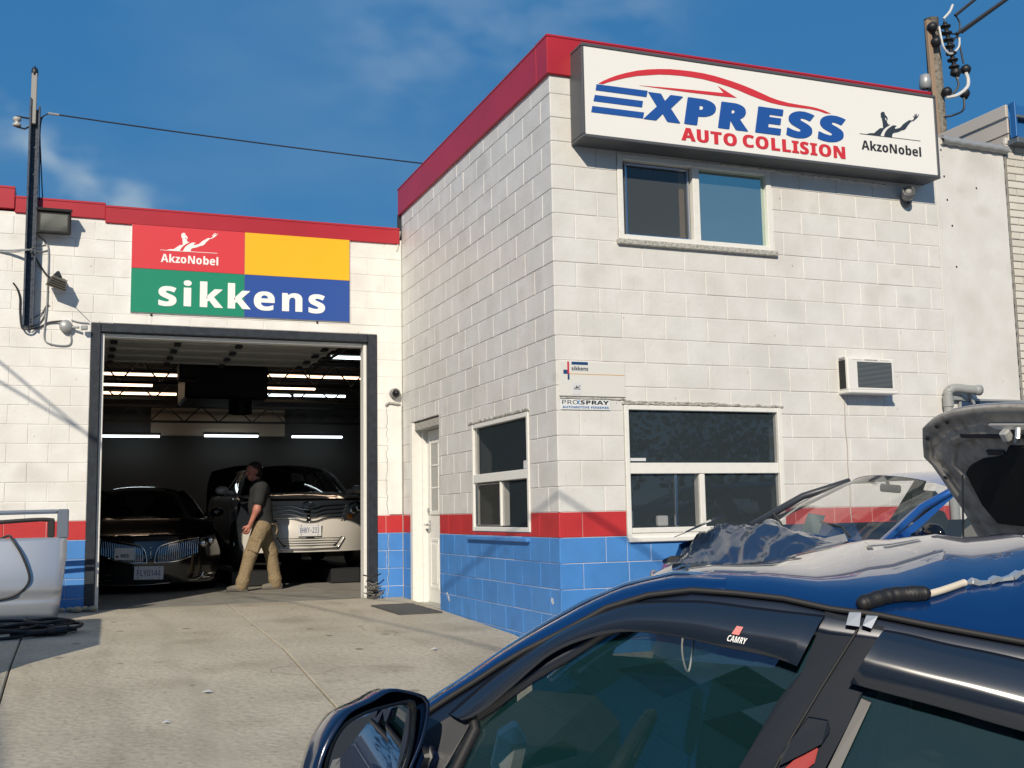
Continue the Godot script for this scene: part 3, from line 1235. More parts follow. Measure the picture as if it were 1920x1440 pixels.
# ---------------------------------------------------------------- signs
const LOGO_LEFT := [Vector2(0.004, 0.000), Vector2(0.093, -0.002), Vector2(0.160, 0.020), Vector2(0.229, 0.027), Vector2(0.264, 0.056), Vector2(0.333, 0.108), Vector2(0.384, 0.116), Vector2(0.382, 0.187), Vector2(0.372, 0.247), Vector2(0.355, 0.267), Vector2(0.361, 0.289), Vector2(0.355, 0.307), Vector2(0.370, 0.333), Vector2(0.400, 0.344), Vector2(0.425, 0.333), Vector2(0.427, 0.306), Vector2(0.455, 0.284), Vector2(0.471, 0.252), Vector2(0.454, 0.226), Vector2(0.456, 0.195), Vector2(0.477, 0.185), Vector2(0.454, 0.170), Vector2(0.503, 0.179), Vector2(0.498, 0.169), Vector2(0.445, 0.139), Vector2(0.398, 0.103), Vector2(0.366, 0.062), Vector2(0.341, 0.023), Vector2(0.333, 0.000), Vector2(0.002, -0.007)]
const LOGO_RIGHT := [Vector2(0.391, 0.001), Vector2(0.405, 0.042), Vector2(0.430, 0.082), Vector2(0.465, 0.116), Vector2(0.512, 0.149), Vector2(0.550, 0.172), Vector2(0.606, 0.175), Vector2(0.608, 0.163), Vector2(0.586, 0.155), Vector2(0.583, 0.124), Vector2(0.667, 0.152), Vector2(0.691, 0.173), Vector2(0.723, 0.207), Vector2(0.778, 0.245), Vector2(0.833, 0.279), Vector2(0.877, 0.276), Vector2(0.917, 0.308), Vector2(0.901, 0.340), Vector2(0.912, 0.338), Vector2(0.930, 0.325), Vector2(0.925, 0.368), Vector2(0.937, 0.370), Vector2(0.946, 0.339), Vector2(0.953, 0.384), Vector2(0.964, 0.382), Vector2(0.963, 0.338), Vector2(0.998, 0.379), Vector2(1.005, 0.374), Vector2(0.975, 0.330), Vector2(0.931, 0.294), Vector2(0.899, 0.271), Vector2(0.861, 0.261), Vector2(0.805, 0.204), Vector2(0.763, 0.150), Vector2(0.728, 0.124), Vector2(0.709, 0.125), Vector2(0.625, 0.085), Vector2(0.557, 0.068), Vector2(0.530, 0.044), Vector2(0.523, -0.003)]


func figure_logo(parent: Node3D, xf: Transform3D, origin: Vector2, width: float, m: Material, line_m: Material, back: Material) -> void:
	var L := []
	var R := []
	for p in LOGO_LEFT:
		L.append(origin + p * width)
	for p in LOGO_RIGHT:
		R.append(origin + p * width)
	var st := S()
	prism(st, L, 0.003, xf)
	prism(st, R, 0.003, xf)
	put("figure_emblem", st, m, parent)
	st = S()
	prism(st, [origin + Vector2(-0.002, -0.009) * width, origin + Vector2(1.0, -0.001) * width, origin + Vector2(1.0, 0.008) * width, origin + Vector2(-0.002, 0.0) * width], 0.0022, xf)
	put("emblem_line", st, line_m, parent)
	var hole := []
	for p in [Vector2(0.424, 0.262), Vector2(0.442, 0.250), Vector2(0.446, 0.232), Vector2(0.438, 0.222), Vector2(0.428, 0.238)]:
		hole.append(origin + p * width)
	st = S()
	prism(st, hole, 0.0042, xf)
	put("emblem_gap", st, back, parent)


func build_big_sign() -> void:
	var o := thing("light_box_sign", "long white box sign with blue and red lettering across the office front", "sign", Vector3.ZERO)
	var x0 := 0.182
	var x1 := 3.838
	var y0 := 4.06
	var y1 := 4.862
	var d := 0.25
	var st := S()
	bx(st, V(x0, y0, 0.004), V(x1, y0 + 0.03, d), 0.006)
	bx(st, V(x0, y1 - 0.03, 0.004), V(x1, y1, d), 0.006)
	bx(st, V(x0, y0 + 0.031, 0.004), V(x0 + 0.022, y1 - 0.031, d - 0.002), 0.005)
	bx(st, V(x1 - 0.03, y0 + 0.031, 0.004), V(x1, y1 - 0.031, d - 0.002), 0.005)
	bx(st, V(x0 + 0.023, y0 + 0.031, 0.006), V(x1 - 0.031, y1 - 0.031, 0.02))
	put("casing", st, worn(mt(0.075, 0.08, 0.088, 0.5), null, 1.0, M.grain, 0.2), o)
	var white := mt(0.80, 0.79, 0.745, 0.28)
	st = S()
	bx(st, V(x0 + 0.023, y0 + 0.031, d - 0.03), V(x1 - 0.031, y1 - 0.031, d - 0.008))
	put("face", st, white, o)
	var T := Transform3D(Basis(), V(0, 0, d - 0.0078))
	var blue := mt(0.018, 0.085, 0.33, 0.35)
	var red := mt(0.60, 0.035, 0.045, 0.35)
	var ink := mt(0.035, 0.045, 0.06, 0.4)
	var bars := [[Vector2(0.313, 4.520), Vector2(0.786, 4.523), Vector2(0.773, 4.467), Vector2(0.304, 4.467)], [Vector2(0.296, 4.427), Vector2(0.739, 4.429), Vector2(0.728, 4.372), Vector2(0.281, 4.372)], [Vector2(0.270, 4.330), Vector2(0.746, 4.331), Vector2(0.734, 4.277), Vector2(0.259, 4.276)]]
	for b in bars:
		st = S()
		prism(st, b, 0.003, T)
		put("letter_bar", st, blue, o)
	for l in [["X", 0.745, 0.40, 0.34], ["P", 1.130, 0.272, 0.043], ["R", 1.460, 0.288, 0.045], ["E", 1.832, 0.246, 0.045], ["S", 2.150, 0.256, 0.02], ["S", 2.482, 0.262, 0.02]]:
		var s := String(l[0])
		var yb := 4.2775 if s != "S" else 4.272
		var yh := 0.234 if s != "S" else 0.245
		var wd: float = l[2]
		var sh := 0.19
		if s == "X":
			wd = 0.335
		lettering(o, "letter", s, Rect2(l[1], yb + 0.011 * (l[1] - 0.75) / 2.0, wd, yh), T, blue, {"bold": 1.1, "shear": sh, "thicken": [Vector2(-0.007, 0), Vector2(0.007, 0), Vector2(0, 0.003), Vector2(0, -0.003)]})
	lettering(o, "lettering", "AUTO", Rect2(1.094, 4.132, 0.54, 0.112), T, red, {"bold": 0.5, "space": 3, "thicken": [Vector2(-0.0025, 0), Vector2(0.0025, 0)]})
	lettering(o, "lettering", "COLLISION", Rect2(1.698, 4.136, 1.068, 0.116), T, red, {"bold": 0.5, "space": 3, "thicken": [Vector2(-0.0025, 0), Vector2(0.0025, 0)]})
	var sw := [Vector2(0.331, 4.528), Vector2(0.369, 4.553), Vector2(0.424, 4.583), Vector2(0.500, 4.619), Vector2(0.583, 4.651), Vector2(0.687, 4.685), Vector2(0.793, 4.710), Vector2(0.898, 4.728), Vector2(1.005, 4.741), Vector2(1.112, 4.747), Vector2(1.220, 4.750), Vector2(1.329, 4.748), Vector2(1.438, 4.739), Vector2(1.491, 4.732), Vector2(1.600, 4.716), Vector2(1.732, 4.690), Vector2(1.825, 4.667), Vector2(1.904, 4.645), Vector2(1.998, 4.618), Vector2(2.078, 4.602), Vector2(2.182, 4.590), Vector2(2.289, 4.586), Vector2(2.387, 4.584), Vector2(2.470, 4.580), Vector2(2.553, 4.568), Vector2(2.635, 4.545)]
	var back := [Vector2(2.576, 4.540), Vector2(2.502, 4.555), Vector2(2.411, 4.561), Vector2(2.304, 4.559), Vector2(2.189, 4.557), Vector2(2.100, 4.560), Vector2(2.004, 4.568), Vector2(1.901, 4.586), Vector2(1.783, 4.612), Vector2(1.667, 4.643), Vector2(1.574, 4.662), Vector2(1.488, 4.676), Vector2(1.435, 4.683), Vector2(1.326, 4.695), Vector2(1.218, 4.698), Vector2(1.110, 4.697), Vector2(1.003, 4.691), Vector2(0.897, 4.680), Vector2(0.791, 4.660), Vector2(0.686, 4.639), Vector2(0.582, 4.609), Vector2(0.499, 4.580), Vector2(0.423, 4.552), Vector2(0.368, 4.527)]
	st = S()
	prism(st, sw + back, 0.003, T)
	put("car_outline_swoosh", st, red, o)
	st = S()
	prism(st, [Vector2(0.711, 4.560), Vector2(0.928, 4.572), Vector2(1.213, 4.585), Vector2(1.524, 4.597), Vector2(1.469, 4.653), Vector2(1.655, 4.570), Vector2(1.508, 4.565), Vector2(1.212, 4.560), Vector2(0.927, 4.559)], 0.003, T)
	put("arrow_swoosh", st, red, o)
	figure_logo(o, T, Vector2(2.944, 4.397), 0.684, ink, mt(0.12, 0.12, 0.12, 0.5), white)
	lettering(o, "lettering", "AkzoNobel", Rect2(2.953, 4.247, 0.674, 0.092), T, mt(0.03, 0.03, 0.032, 0.4), {"bold": 0.1})


func build_panel_sign() -> void:
	var o := thing("four_colour_sign", "flat sign in red, yellow, green and blue quarters above the vehicle doorway", "sign", Vector3.ZERO)
	var z := GZ + 0.018
	var T := Transform3D(Basis(), V(0, 0, z + 0.006))
	var st := S()
	bx(st, V(-3.082, 3.305, GZ - 0.004), V(-0.640, 4.30, z))
	put("board", st, M.plate, o)
	for q in [["quarter", -3.079, 3.801, -1.860, 4.296, mt(0.66, 0.045, 0.055, 0.4)], ["quarter", -1.857, 3.801, -0.644, 4.29, mt(0.86, 0.46, 0.012, 0.4)], ["quarter", -3.079, 3.309, -1.860, 3.798, mt(0.008, 0.24, 0.135, 0.4)], ["quarter", -1.857, 3.309, -0.644, 3.798, mt(0.022, 0.075, 0.32, 0.4)]]:
		st = S()
		bx(st, V(q[1], q[2], z + 0.001), V(q[3], q[4], z + 0.006), 0.0015)
		put(q[0], st, q[5], o)
	var white := mt(0.86, 0.85, 0.82, 0.4)
	figure_logo(o, T, Vector2(-2.777, 4.022), 0.614, white, white, mt(0.66, 0.045, 0.055, 0.4))
	lettering(o, "lettering", "AkzoNobel", Rect2(-2.772, 3.882, 0.62, 0.098), T, white, {"bold": 0.2})
	lettering(o, "lettering", "sikkens", Rect2(-2.79, 3.388, 1.856, 0.305), T, white, {"bold": 0.35, "space": 4})
	st = S()
	for x in [-2.86, -1.02]:
		ball(st, V(0.014, 0.014, 0.008), at(x, 3.285, GZ + 0.004), 5)
	put("fixing_screw", st, M.black, o)


func build_small_signs() -> void:
	var board := mt(0.66, 0.65, 0.61, 0.5)
	var navy := mt(0.015, 0.06, 0.16, 0.4)
	# paint maker's plate on the corner
	var o := thing("maker_plate", "flat off white plate with red and navy cross on the office corner", "sign", Vector3.ZERO)
	var st := S()
	bx(st, V(0.022, 1.972, -0.002), V(0.614, 2.253, 0.012), 0.002)
	put("board", st, board, o)
	var T := Transform3D(Basis(), V(0, 0, 0.0122))
	for q in [["stripe", 0.096, 2.152, 0.112, 2.252, mt(0.55, 0.03, 0.06, 0.4)], ["stripe", 0.097, 2.104, 0.113, 2.1515, navy], ["stripe", 0.060, 2.150, 0.0955, 2.184, navy], ["stripe", 0.134, 2.228, 0.280, 2.252, navy], ["stripe", 0.114, 2.150, 0.612, 2.155, mt(0.62, 0.38, 0.12, 0.5)]]:
		st = S()
		bar(st, T, q[1], q[2], q[3], q[4], 0.0, 0.0015, 0.0)
		put(q[0], st, q[5], o)
	lettering(o, "lettering", "sikkens", Rect2(0.134, 2.180, 0.146, 0.034), T, mt(0.02, 0.04, 0.08, 0.4), {"depth": 0.0015, "bold": 0.1})
	st = S()
	bar(st, T, 0.134, 1.985, 0.215, 2.080, 0.0, 0.0015, 0.0)
	put("sticker", st, M.plate, o)
	var ink := mt(0.02, 0.02, 0.025, 0.4)
	figure_logo(o, Transform3D(Basis(), V(0, 0, 0.0138)), Vector2(0.149, 2.038), 0.058, ink, ink, M.plate)
	lettering(o, "lettering", "AkzoNobel", Rect2(0.150, 2.026, 0.056, 0.008), Transform3D(Basis(), V(0, 0, 0.0138)), ink, {"depth": 0.001})
	st = S()
	bead(st, Transform3D(), 0.03, 1.958, 0.62, 1.955, 0.007)
	put("mastic", st, M.dirty_trim, o)
	# strip below it
	o = thing("finish_strip_sign", "thin white strip with black and blue words below the corner plate", "sign", Vector3.ZERO)
	st = S()
	bx(st, V(0.036, 1.862, -0.002), V(0.474, 1.945, 0.008), 0.002)
	put("board", st, mt(0.70, 0.71, 0.71, 0.4), o)
	T = Transform3D(Basis(), V(0, 0, 0.0082))
	lettering(o, "lettering", "PRO", Rect2(0.045, 1.906, 0.142, 0.033), T, mt(0.06, 0.06, 0.065, 0.4), {"depth": 0.0015, "weight": 400})
	lettering(o, "lettering", "SPRAY", Rect2(0.208, 1.906, 0.252, 0.033), T, ink, {"depth": 0.0015, "bold": 0.2})
	lettering(o, "lettering", "AUTOMOTIVE FINISHES", Rect2(0.047, 1.873, 0.412, 0.018), T, mt(0.02, 0.13, 0.35, 0.4), {"depth": 0.0015, "bold": 0.2})
	st = S()
	prism(st, [Vector2(0.176, 1.922), Vector2(0.200, 1.942), Vector2(0.206, 1.942), Vector2(0.190, 1.922), Vector2(0.206, 1.903), Vector2(0.200, 1.903)], 0.002, T)
	put("chevron", st, mt(0.02, 0.25, 0.55, 0.4), o)


# ---------------------------------------------------------------- fittings on the walls
func build_fittings() -> void:
	# window air conditioner
	var o := thing("window_air_conditioner", "white window air conditioner sticking out of the office front wall", "air conditioner", Vector3.ZERO)
	var xa := 2.755
	var xb := 3.272
	var ya := 2.042
	var yb := 2.362
	var d := 0.135
	var st := S()
	bx(st, V(xa, ya + 0.03, -0.1), V(xb, yb, d), 0.01)
	bx(st, V(xa - 0.005, ya, -0.02), V(xb + 0.012, ya + 0.032, d + 0.014), 0.008)
	put("casing", st, mt(0.72, 0.71, 0.67, 0.45), o)
	st = S()
	bx(st, V(xa + 0.105, ya + 0.055, d - 0.002), V(xb - 0.035, yb - 0.035, d + 0.003))
	put("coil", st, mt(0.06, 0.075, 0.085, 0.5, 0.3), o)
	for i in 20:
		st = S()
		bx(st, V(xa + 0.107, ya + 0.062 + i * 0.0114, d + 0.003), V(xb - 0.037, ya + 0.0655 + i * 0.0114, d + 0.007))
		put("louvre", st, mt(0.20, 0.22, 0.23, 0.5), o)
	st = S()
	for i in 24:
		bx(st, V(xa - 0.004, ya + 0.05 + i * 0.0118, 0.02), V(xa + 0.002, ya + 0.055 + i * 0.0118, 0.10))
	bx(st, V(xa - 0.001, ya + 0.045, 0.015), V(xa + 0.001, yb - 0.02, 0.105))
	put("side_vent", st, M.black, o)
	lettering(o, "lettering", "FRIGIDAIRE", Rect2(xa + 0.19, yb - 0.025, 0.14, 0.012), Transform3D(Basis(), V(0, 0, d)), mt(0.15, 0.13, 0.11, 0.5), {"depth": 0.001})
	st = S()
	bx(st, V(xa + 0.06, yb - 0.021, d), V(xa + 0.16, yb - 0.018, d + 0.001))
	bx(st, V(xb - 0.16, yb - 0.021, d), V(xb - 0.06, yb - 0.018, d + 0.001))
	put("trim_line", st, mt(0.3, 0.28, 0.25, 0.5), o)
	st = S()
	var pts := []
	for i in 30:
		pts.append(V(2.80 + 0.004 * sin(i * 0.8) + i * 0.0006, 2.04 - i * 0.047, 0.004))
	tube(st, pts, 0.005, 5)
	put("drain_line", st, mt(0.42, 0.39, 0.36, 0.8), o)
	# round lamp under the sign
	o = thing("bullet_lamp", "small grey round lamp on the office front under the sign", "lamp", Vector3.ZERO)
	var xf := Transform3D(Basis.from_euler(V(1.15, -0.5, 0)), V(3.63, 3.885, 0.0))
	st = S(true)
	lathe(st, [Vector2(0, 0.004), Vector2(0.055, 0.004), Vector2(0.06, 0.016), Vector2(0.03, 0.028)], 16, Transform3D(Basis(Vector3.RIGHT, PI * 0.5), V(3.63, 3.89, 0.0)))
	lathe(st, [Vector2(0.018, 0.02), Vector2(0.02, 0.05), Vector2(0.05, 0.07), Vector2(0.062, 0.11), Vector2(0.058, 0.165), Vector2(0.05, 0.17), Vector2(0.05, 0.15), Vector2(0.0, 0.14)], 16, xf)
	put("lamp_shade", st, mt(0.16, 0.165, 0.17, 0.4, 0.3), o)
	st = S(true)
	ball(st, V(0.03, 0.03, 0.03), xf * at(0, 0.145, 0), 6)
	put("bulb", st, mt(0.35, 0.35, 0.34, 0.1), o)
	# vent pipe with elbow
	o = thing("vent_pipe", "grey bent vent pipe beside the dark blue panel, right end of the office front", "pipe", Vector3.ZERO)
	st = S(true)
	tube(st, curve([V(3.93, -0.3, 0.06), V(3.93, 1.4, 0.06), V(3.93, 2.02, 0.06), V(3.945, 2.10, 0.07), V(4.01, 2.122, 0.085), V(4.12, 2.11, 0.11), V(4.22, 2.105, 0.125)], 5), 0.042, 14)
	put("pipe", st, M.grey_paint, o)
	st = S(true)
	lathe(st, [Vector2(0.049, 0), Vector2(0.049, 0.1)], 16, at(3.93, 1.95, 0.06))
	lathe(st, [Vector2(0.0, -0.02), Vector2(0.04, -0.01), Vector2(0.05, 0.02), Vector2(0.05, 0.05), Vector2(0.04, 0.05)], 14, Transform3D(Basis(Vector3.BACK, -PI * 0.5 - 0.02), V(4.2, 2.105, 0.125)))
	put("collar", st, M.grey_paint, o)
	st = S()
	box(st, V(0.16, 0.06, 0.05), at(4.03, 2.045, 0.03), 0.004)
	box(st, V(0.03, 0.14, 0.03), Transform3D(Basis(Vector3.BACK, 0.5), V(4.21, 2.04, 0.05)), 0.004)
	put("bracket", st, M.galv, o)
	# dark blue panel behind the raised bonnet
	o = thing("blue_wall_panel", "dark blue painted panel low on the smooth white strip, behind the raised bonnet", "panel", Vector3.ZERO)
	st = S()
	bx(st, V(4.10, 1.2, 0.005), V(4.86, 2.02, 0.03), 0.006)
	put("panel", st, mt(0.025, 0.05, 0.10, 0.4), o)
	st = S()
	bx(st, V(4.09, 2.012, 0.004), V(4.87, 2.035, 0.04), 0.004)
	bx(st, V(4.09, 1.19, 0.004), V(4.115, 2.01, 0.036), 0.004)
	put("edge_trim", st, M.galv, o)
	# flood light by the pole
	o = thing("flood_light", "large square flood light on the garage wall beside the pole", "light", Vector3.ZERO)
	st = S()
	var fb := Transform3D(Basis(Vector3.RIGHT, 0.22), V(-3.875, 4.215, GZ + 0.13))
	box(st, V(0.34, 0.25, 0.10), fb, 0.015)
	box(st, V(0.36, 0.03, 0.14), fb * at(0, 0.135, 0.01), 0.006)
	box(st, V(0.10, 0.08, 0.12), at(-3.98, 4.17, GZ + 0.06), 0.01)
	put("housing", st, mt(0.018, 0.018, 0.016, 0.5), o)
	st = S()
	box(st, V(0.29, 0.20, 0.012), fb * at(0, 0, 0.052), 0.004)
	put("lens", st, pane(0.25, 0.26, 0.24, 0.12), o)
	st = S()
	box(st, V(0.27, 0.18, 0.01), fb * at(0, 0, 0.045), 0.003)
	put("reflector", st, mt(0.62, 0.63, 0.58, 0.35, 0.5), o)
	# small shaded lamp lower down
	o = thing("shaded_wall_lamp", "small dark downward lamp with finned shade on the garage wall", "lamp", Vector3.ZERO)
	st = S()
	var lb := Transform3D(Basis(Vector3.BACK, -0.35) * Basis(Vector3.RIGHT, 0.3), V(-3.82, 3.56, GZ + 0.15))
	for i in 5:
		box(st, V(0.20 - i * 0.012, 0.014, 0.16), lb * at(0, -0.05 + i * 0.024, 0), 0.003)
	box(st, V(0.12, 0.12, 0.10), lb * at(0, 0.0, 0), 0.01)
	put("lamp_shade", st, mt(0.09, 0.085, 0.07, 0.5), o)
	st = S()
	tube(st, [lb * V(0, 0.06, -0.02), V(-3.82, 3.68, GZ + 0.10), V(-3.86, 3.66, GZ)], 0.02, 8)
	put("arm", st, M.dark_steel, o)
	# junction box with nozzle
	o = thing("round_junction_box", "round grey junction box with side nozzle left of the vehicle doorway", "junction box", Vector3.ZERO)
	st = S(true)
	lathe(st, [Vector2(0.0, 0.075), Vector2(0.058, 0.072), Vector2(0.066, 0.06), Vector2(0.066, 0.0)], 18, Transform3D(Basis(Vector3.RIGHT, PI * 0.5), V(-3.73, 3.115, GZ)))
	put("box_body", st, M.galv, o)
	st = S()
	tube(st, [V(-3.665, 3.105, GZ + 0.05), V(-3.60, 3.10, GZ + 0.08)], 0.014, 8)
	box(st, V(0.07, 0.045, 0.05), Transform3D(Basis(Vector3.BACK, 0.12), V(-3.545, 3.098, GZ + 0.09)), 0.008)
	put("nozzle", st, M.galv, o)
	# camera by the corner
	o = thing("dome_camera", "small grey dome camera by the inner corner right of the doorway", "camera", Vector3.ZERO)
	st = S(true)
	var cb := Transform3D(Basis(Vector3.RIGHT, PI * 0.5), V(-0.10, 2.475, GZ))
	lathe(st, [Vector2(0.062, 0.0), Vector2(0.062, 0.05), Vector2(0.056, 0.065), Vector2(0.045, 0.07)], 18, cb)
	put("housing", st, mt(0.22, 0.22, 0.21, 0.4), o)
	st = S(true)
	ball(st, V(0.045, 0.045, 0.045), Transform3D(Basis(), V(-0.10, 2.47, GZ + 0.068)), 9)
	put("dome", st, M.gloss_black, o)
	st = S(true)
	lathe(st, [Vector2(0.0, 0.05), Vector2(0.018, 0.05), Vector2(0.02, 0.03)], 12, Transform3D(Basis(Vector3.RIGHT, PI * 0.5 + 0.2), V(-0.10, 2.475, GZ + 0.072)))
	put("camera_lens", st, M.gloss_black, o)
	# stub of bent metal below it
	o = thing("bent_bracket", "short bent metal bracket on the wall below the dome camera", "bracket", Vector3.ZERO)
	st = S(true)
	tube(st, curve([V(-0.21, 2.33, GZ + 0.01), V(-0.17, 2.36, GZ + 0.03), V(-0.08, 2.35, GZ + 0.035), V(-0.03, 2.34, GZ + 0.01)], 4), 0.014, 6)
	put("strap", st, M.dirty_trim, o)


# ---------------------------------------------------------------- poles and lines
func build_poles() -> void:
	var z := GZ + 0.06
	var o := thing("wall_mast", "tall dark steel mast bolted to the garage wall left of the doorway", "mast", V(-4.1, 3.1, z))
	var p := V(4.1, -3.1, -z)
	var st := S()
	bx(st, p + V(-4.155, 3.1, z - 0.05), p + V(-4.135, 5.58, z + 0.05), 0.003)
	bx(st, p + V(-4.066, 3.1, z - 0.05), p + V(-4.046, 5.50, z + 0.05), 0.003)
	bx(st, p + V(-4.134, 3.102, z - 0.045), p + V(-4.067, 5.48, z - 0.03), 0.003)
	put("channel", st, worn(mt(0.055, 0.07, 0.10, 0.45), noise_tex(0.02, 21, 4, [[0.0, grey(0.55)], [0.6, grey(1)], [1.0, grey(1)]]), 2.0), o)
	st = S()
	bx(st, p + V(-4.146, 5.30, z - 0.028), p + V(-4.088, 5.87, z + 0.03), 0.006)
	put("extension_bar", st, mt(0.30, 0.29, 0.27, 0.6), o)
	st = S(true)
	lathe(st, [Vector2(0.0, -0.05), Vector2(0.032, -0.05), Vector2(0.036, 0.0), Vector2(0.03, 0.035), Vector2(0.012, 0.05), Vector2(0.0, 0.075)], 12, at(p.x - 4.117, p.y + 5.89, p.z + z))
	put("cap", st, M.dark_steel, o)
	st = S()
	for y in [3.9, 4.75, 5.05, 5.42]:
		ball(st, V(0.012, 0.012, 0.008), at(p.x - 4.10, p.y + y, p.z + z - 0.026), 5)
	put("bolt", st, M.galv, o)
	st = S(true)
	lathe(st, [Vector2(0.018, -0.06), Vector2(0.04, -0.055), Vector2(0.045, -0.03), Vector2(0.022, -0.018), Vector2(0.022, 0.0), Vector2(0.045, 0.012), Vector2(0.04, 0.04), Vector2(0.018, 0.045)], 14, at(p.x - 4.275, p.y + 5.315, p.z + z))
	put("insulator", st, mt(0.45, 0.43, 0.40, 0.25), o)
	st = S()
	tube(st, [p + V(-4.275, 5.38, z), p + V(-4.275, 5.25, z)], 0.008, 6)
	tube(st, [p + V(-4.275, 5.37, z), p + V(-4.15, 5.36, z)], 0.01, 6)
	tube(st, [p + V(-4.275, 5.255, z), p + V(-4.2, 5.24, z), p + V(-4.15, 5.27, z)], 0.01, 6)
	put("insulator_arm", st, M.dark_steel, o)
	# wire from the mast to the office roof
	st = S()
	var pts := []
	var w0 := V(-3.96, 5.44, z)
	var w1 := V(0.5, 5.27, -4.4)
	for i in 25:
		var t := i / 24.0
		pts.append(w0.lerp(w1, t) - V(0, 0.02 * 4.0 * t * (1.0 - t), 0))
	tube(st, pts, 0.008, 6)
	tag(put("overhead_wire", st, M.cable), "thin black wire from the mast across the sky to the office roof", "wire")
	st = S()
	tube(st, [w0 + V(-0.01, 0, 0), w0 + V(0.1, -0.005, 0)], 0.014, 6)
	tag(put("wire_clamp", st, M.galv), "small pale clamp where the wire leaves the mast", "clamp")
	st = S()
	tube(st, curve([w0, V(-4.03, 5.38, z), V(-4.045, 5.2, z), V(-4.03, 4.95, z), V(-4.0, 4.5, GZ - 0.05), V(-3.98, 4.46, GZ - 0.1)], 5), 0.007, 6)
	tube(st, curve([w0, V(-4.05, 5.35, z + 0.02), V(-4.04, 5.1, z), V(-4.035, 4.6, GZ + 0.06), V(-4.03, 4.46, GZ)], 5), 0.006, 6)
	tag(put("mast_cable", st, M.cable), "black cables running down the mast from the wire clamp", "cable")
	# loose cables on the garage wall
	var y := GZ + 0.015
	st = S()
	tube(st, curve([V(-4.05, 4.10, y), V(-3.95, 4.02, y), V(-3.925, 3.9, y), V(-3.925, 3.6, y), V(-3.925, 3.33, y), V(-3.94, 3.1, y), V(-3.935, 2.96, y), V(-3.85, 2.915, y), V(-3.72, 2.91, y), V(-3.675, 2.95, y), V(-3.685, 3.06, y)], 5), 0.008, 6)
	tag(put("grey_cable", st, M.galv), "grey cable looping down from the flood light to the round junction box", "cable")
	st = S()
	tube(st, curve([V(-5.0, 3.94, y), V(-4.4, 3.905, y), V(-4.15, 3.90, y + 0.12), V(-4.0, 3.92, y), V(-3.93, 3.94, y)], 5), 0.009, 6)
	tube(st, curve([V(-5.0, 3.925, y), V(-4.4, 3.888, y), V(-4.15, 3.89, y + 0.12), V(-4.06, 3.96, y), V(-3.96, 4.0, y)], 5), 0.007, 6)
	tag(put("wall_cable", st, M.galv), "pair of grey cables running level along the garage wall behind the mast", "cable")
	st = S()
	tube(st, curve([V(-4.08, 3.88, y + 0.12), V(-4.0, 3.76, y), V(-3.93, 3.66, y), V(-3.86, 3.62, y + 0.05)], 5), 0.011, 6)
	tag(put("lamp_cable", st, M.cable), "short dark cable slanting from the mast to the shaded wall lamp", "cable")
	st = S()
	tube(st, curve([V(-4.26, 3.56, y), V(-4.22, 3.5, y), V(-4.19, 3.4, y), V(-4.185, 3.25, y), V(-4.16, 3.08, y + 0.03), V(-4.1, 3.06, y + 0.06), V(-4.0, 3.09, y), V(-3.9, 3.15, y), V(-3.76, 3.17, y + 0.02)], 5), 0.010, 6)
	tube(st, curve([V(-4.1, 3.16, y + 0.05), V(-3.98, 3.24, y), V(-3.93, 3.33, y), V(-3.9, 3.34, y)], 5), 0.006, 6)
	tube(st, curve([V(-4.1, 3.08, y + 0.05), V(-4.0, 3.13, y), V(-3.94, 3.24, y), V(-3.92, 3.34, y)], 5), 0.006, 6)
	tag(put("mast_foot_cable", st, M.cable), "tangled dark cable around the foot of the mast", "cable")
	st = S()
	tube(st, curve([V(-3.68, 3.19, y), V(-3.6, 3.17, y), V(-3.5, 3.165, y)], 4), 0.007, 5)
	tube(st, [V(-3.67, 3.36, y), V(-3.5, 3.19, y)], 0.003, 4)
	tag(put("door_cable", st, M.galv), "thin cable from the junction box to the top of the doorway", "cable")
	# utility pole behind the office
	o = thing("utility_pole", "weathered grey wooden utility pole with black insulators behind the office roof", "utility pole", V(9.75, 0, -6))
	st = S(true)
	var pr := []
	for i in 16:
		pr.append(V(0.015 * sin(i * 0.5) + lerpf(0.14, -0.04, i / 15.0), i * 0.63 - 0.2, 0))
	tube(st, pr, 0.165, 12, 0.12)
	put("pole", st, worn(mt(0.27, 0.245, 0.205, 0.9), noise_tex(0.03, 77, 4, [[0.0, Color(0.5, 0.46, 0.42)], [0.5, grey(0.9)], [1.0, grey(1)]]), 0.8), o)
	st = S()
	box(st, V(0.09, 4.4, 0.07), Transform3D(Basis(Vector3.BACK, 0.026), V(-0.16, 6.95, 0.12)), 0.008)
	put("conduit", st, mt(0.30, 0.21, 0.14, 0.8), o)
	for k in 8:
		st = S(true)
		var yy := 9.08 - k * 0.115
		lathe(st, [Vector2(0.03, -0.05), Vector2(0.085, -0.045), Vector2(0.09, -0.02), Vector2(0.045, 0.0), Vector2(0.04, 0.02), Vector2(0.03, 0.05)], 10, at(0.08 + 0.022 * k, yy, 0.2))
		put("insulator", st, M.black, o)
	st = S()
	tube(st, [V(0.07, 9.15, 0.2), V(0.27, 8.15, 0.2)], 0.022, 6)
	put("insulator_rod", st, M.galv, o)
	for q in [[0.46, 8.35], [0.40, 7.92], [0.24, 8.27], [0.02, 7.9], [-0.2, 9.0], [-0.14, 8.75]]:
		st = S(true)
		ball(st, V(0.09, 0.08, 0.09), at(q[0], q[1], 0.2), 7)
		ball(st, V(0.05, 0.1, 0.05), at(q[0] + 0.03, q[1], 0.2), 6)
		put("connector", st, M.black, o)
	st = S(true)
	lathe(st, [Vector2(0.0, 0.12), Vector2(0.08, 0.1), Vector2(0.1, 0.0), Vector2(0.1, -0.12), Vector2(0.06, -0.14)], 12, at(-0.33, 8.08, 0.1))
	put("weather_head", st, M.galv, o)
	st = S()
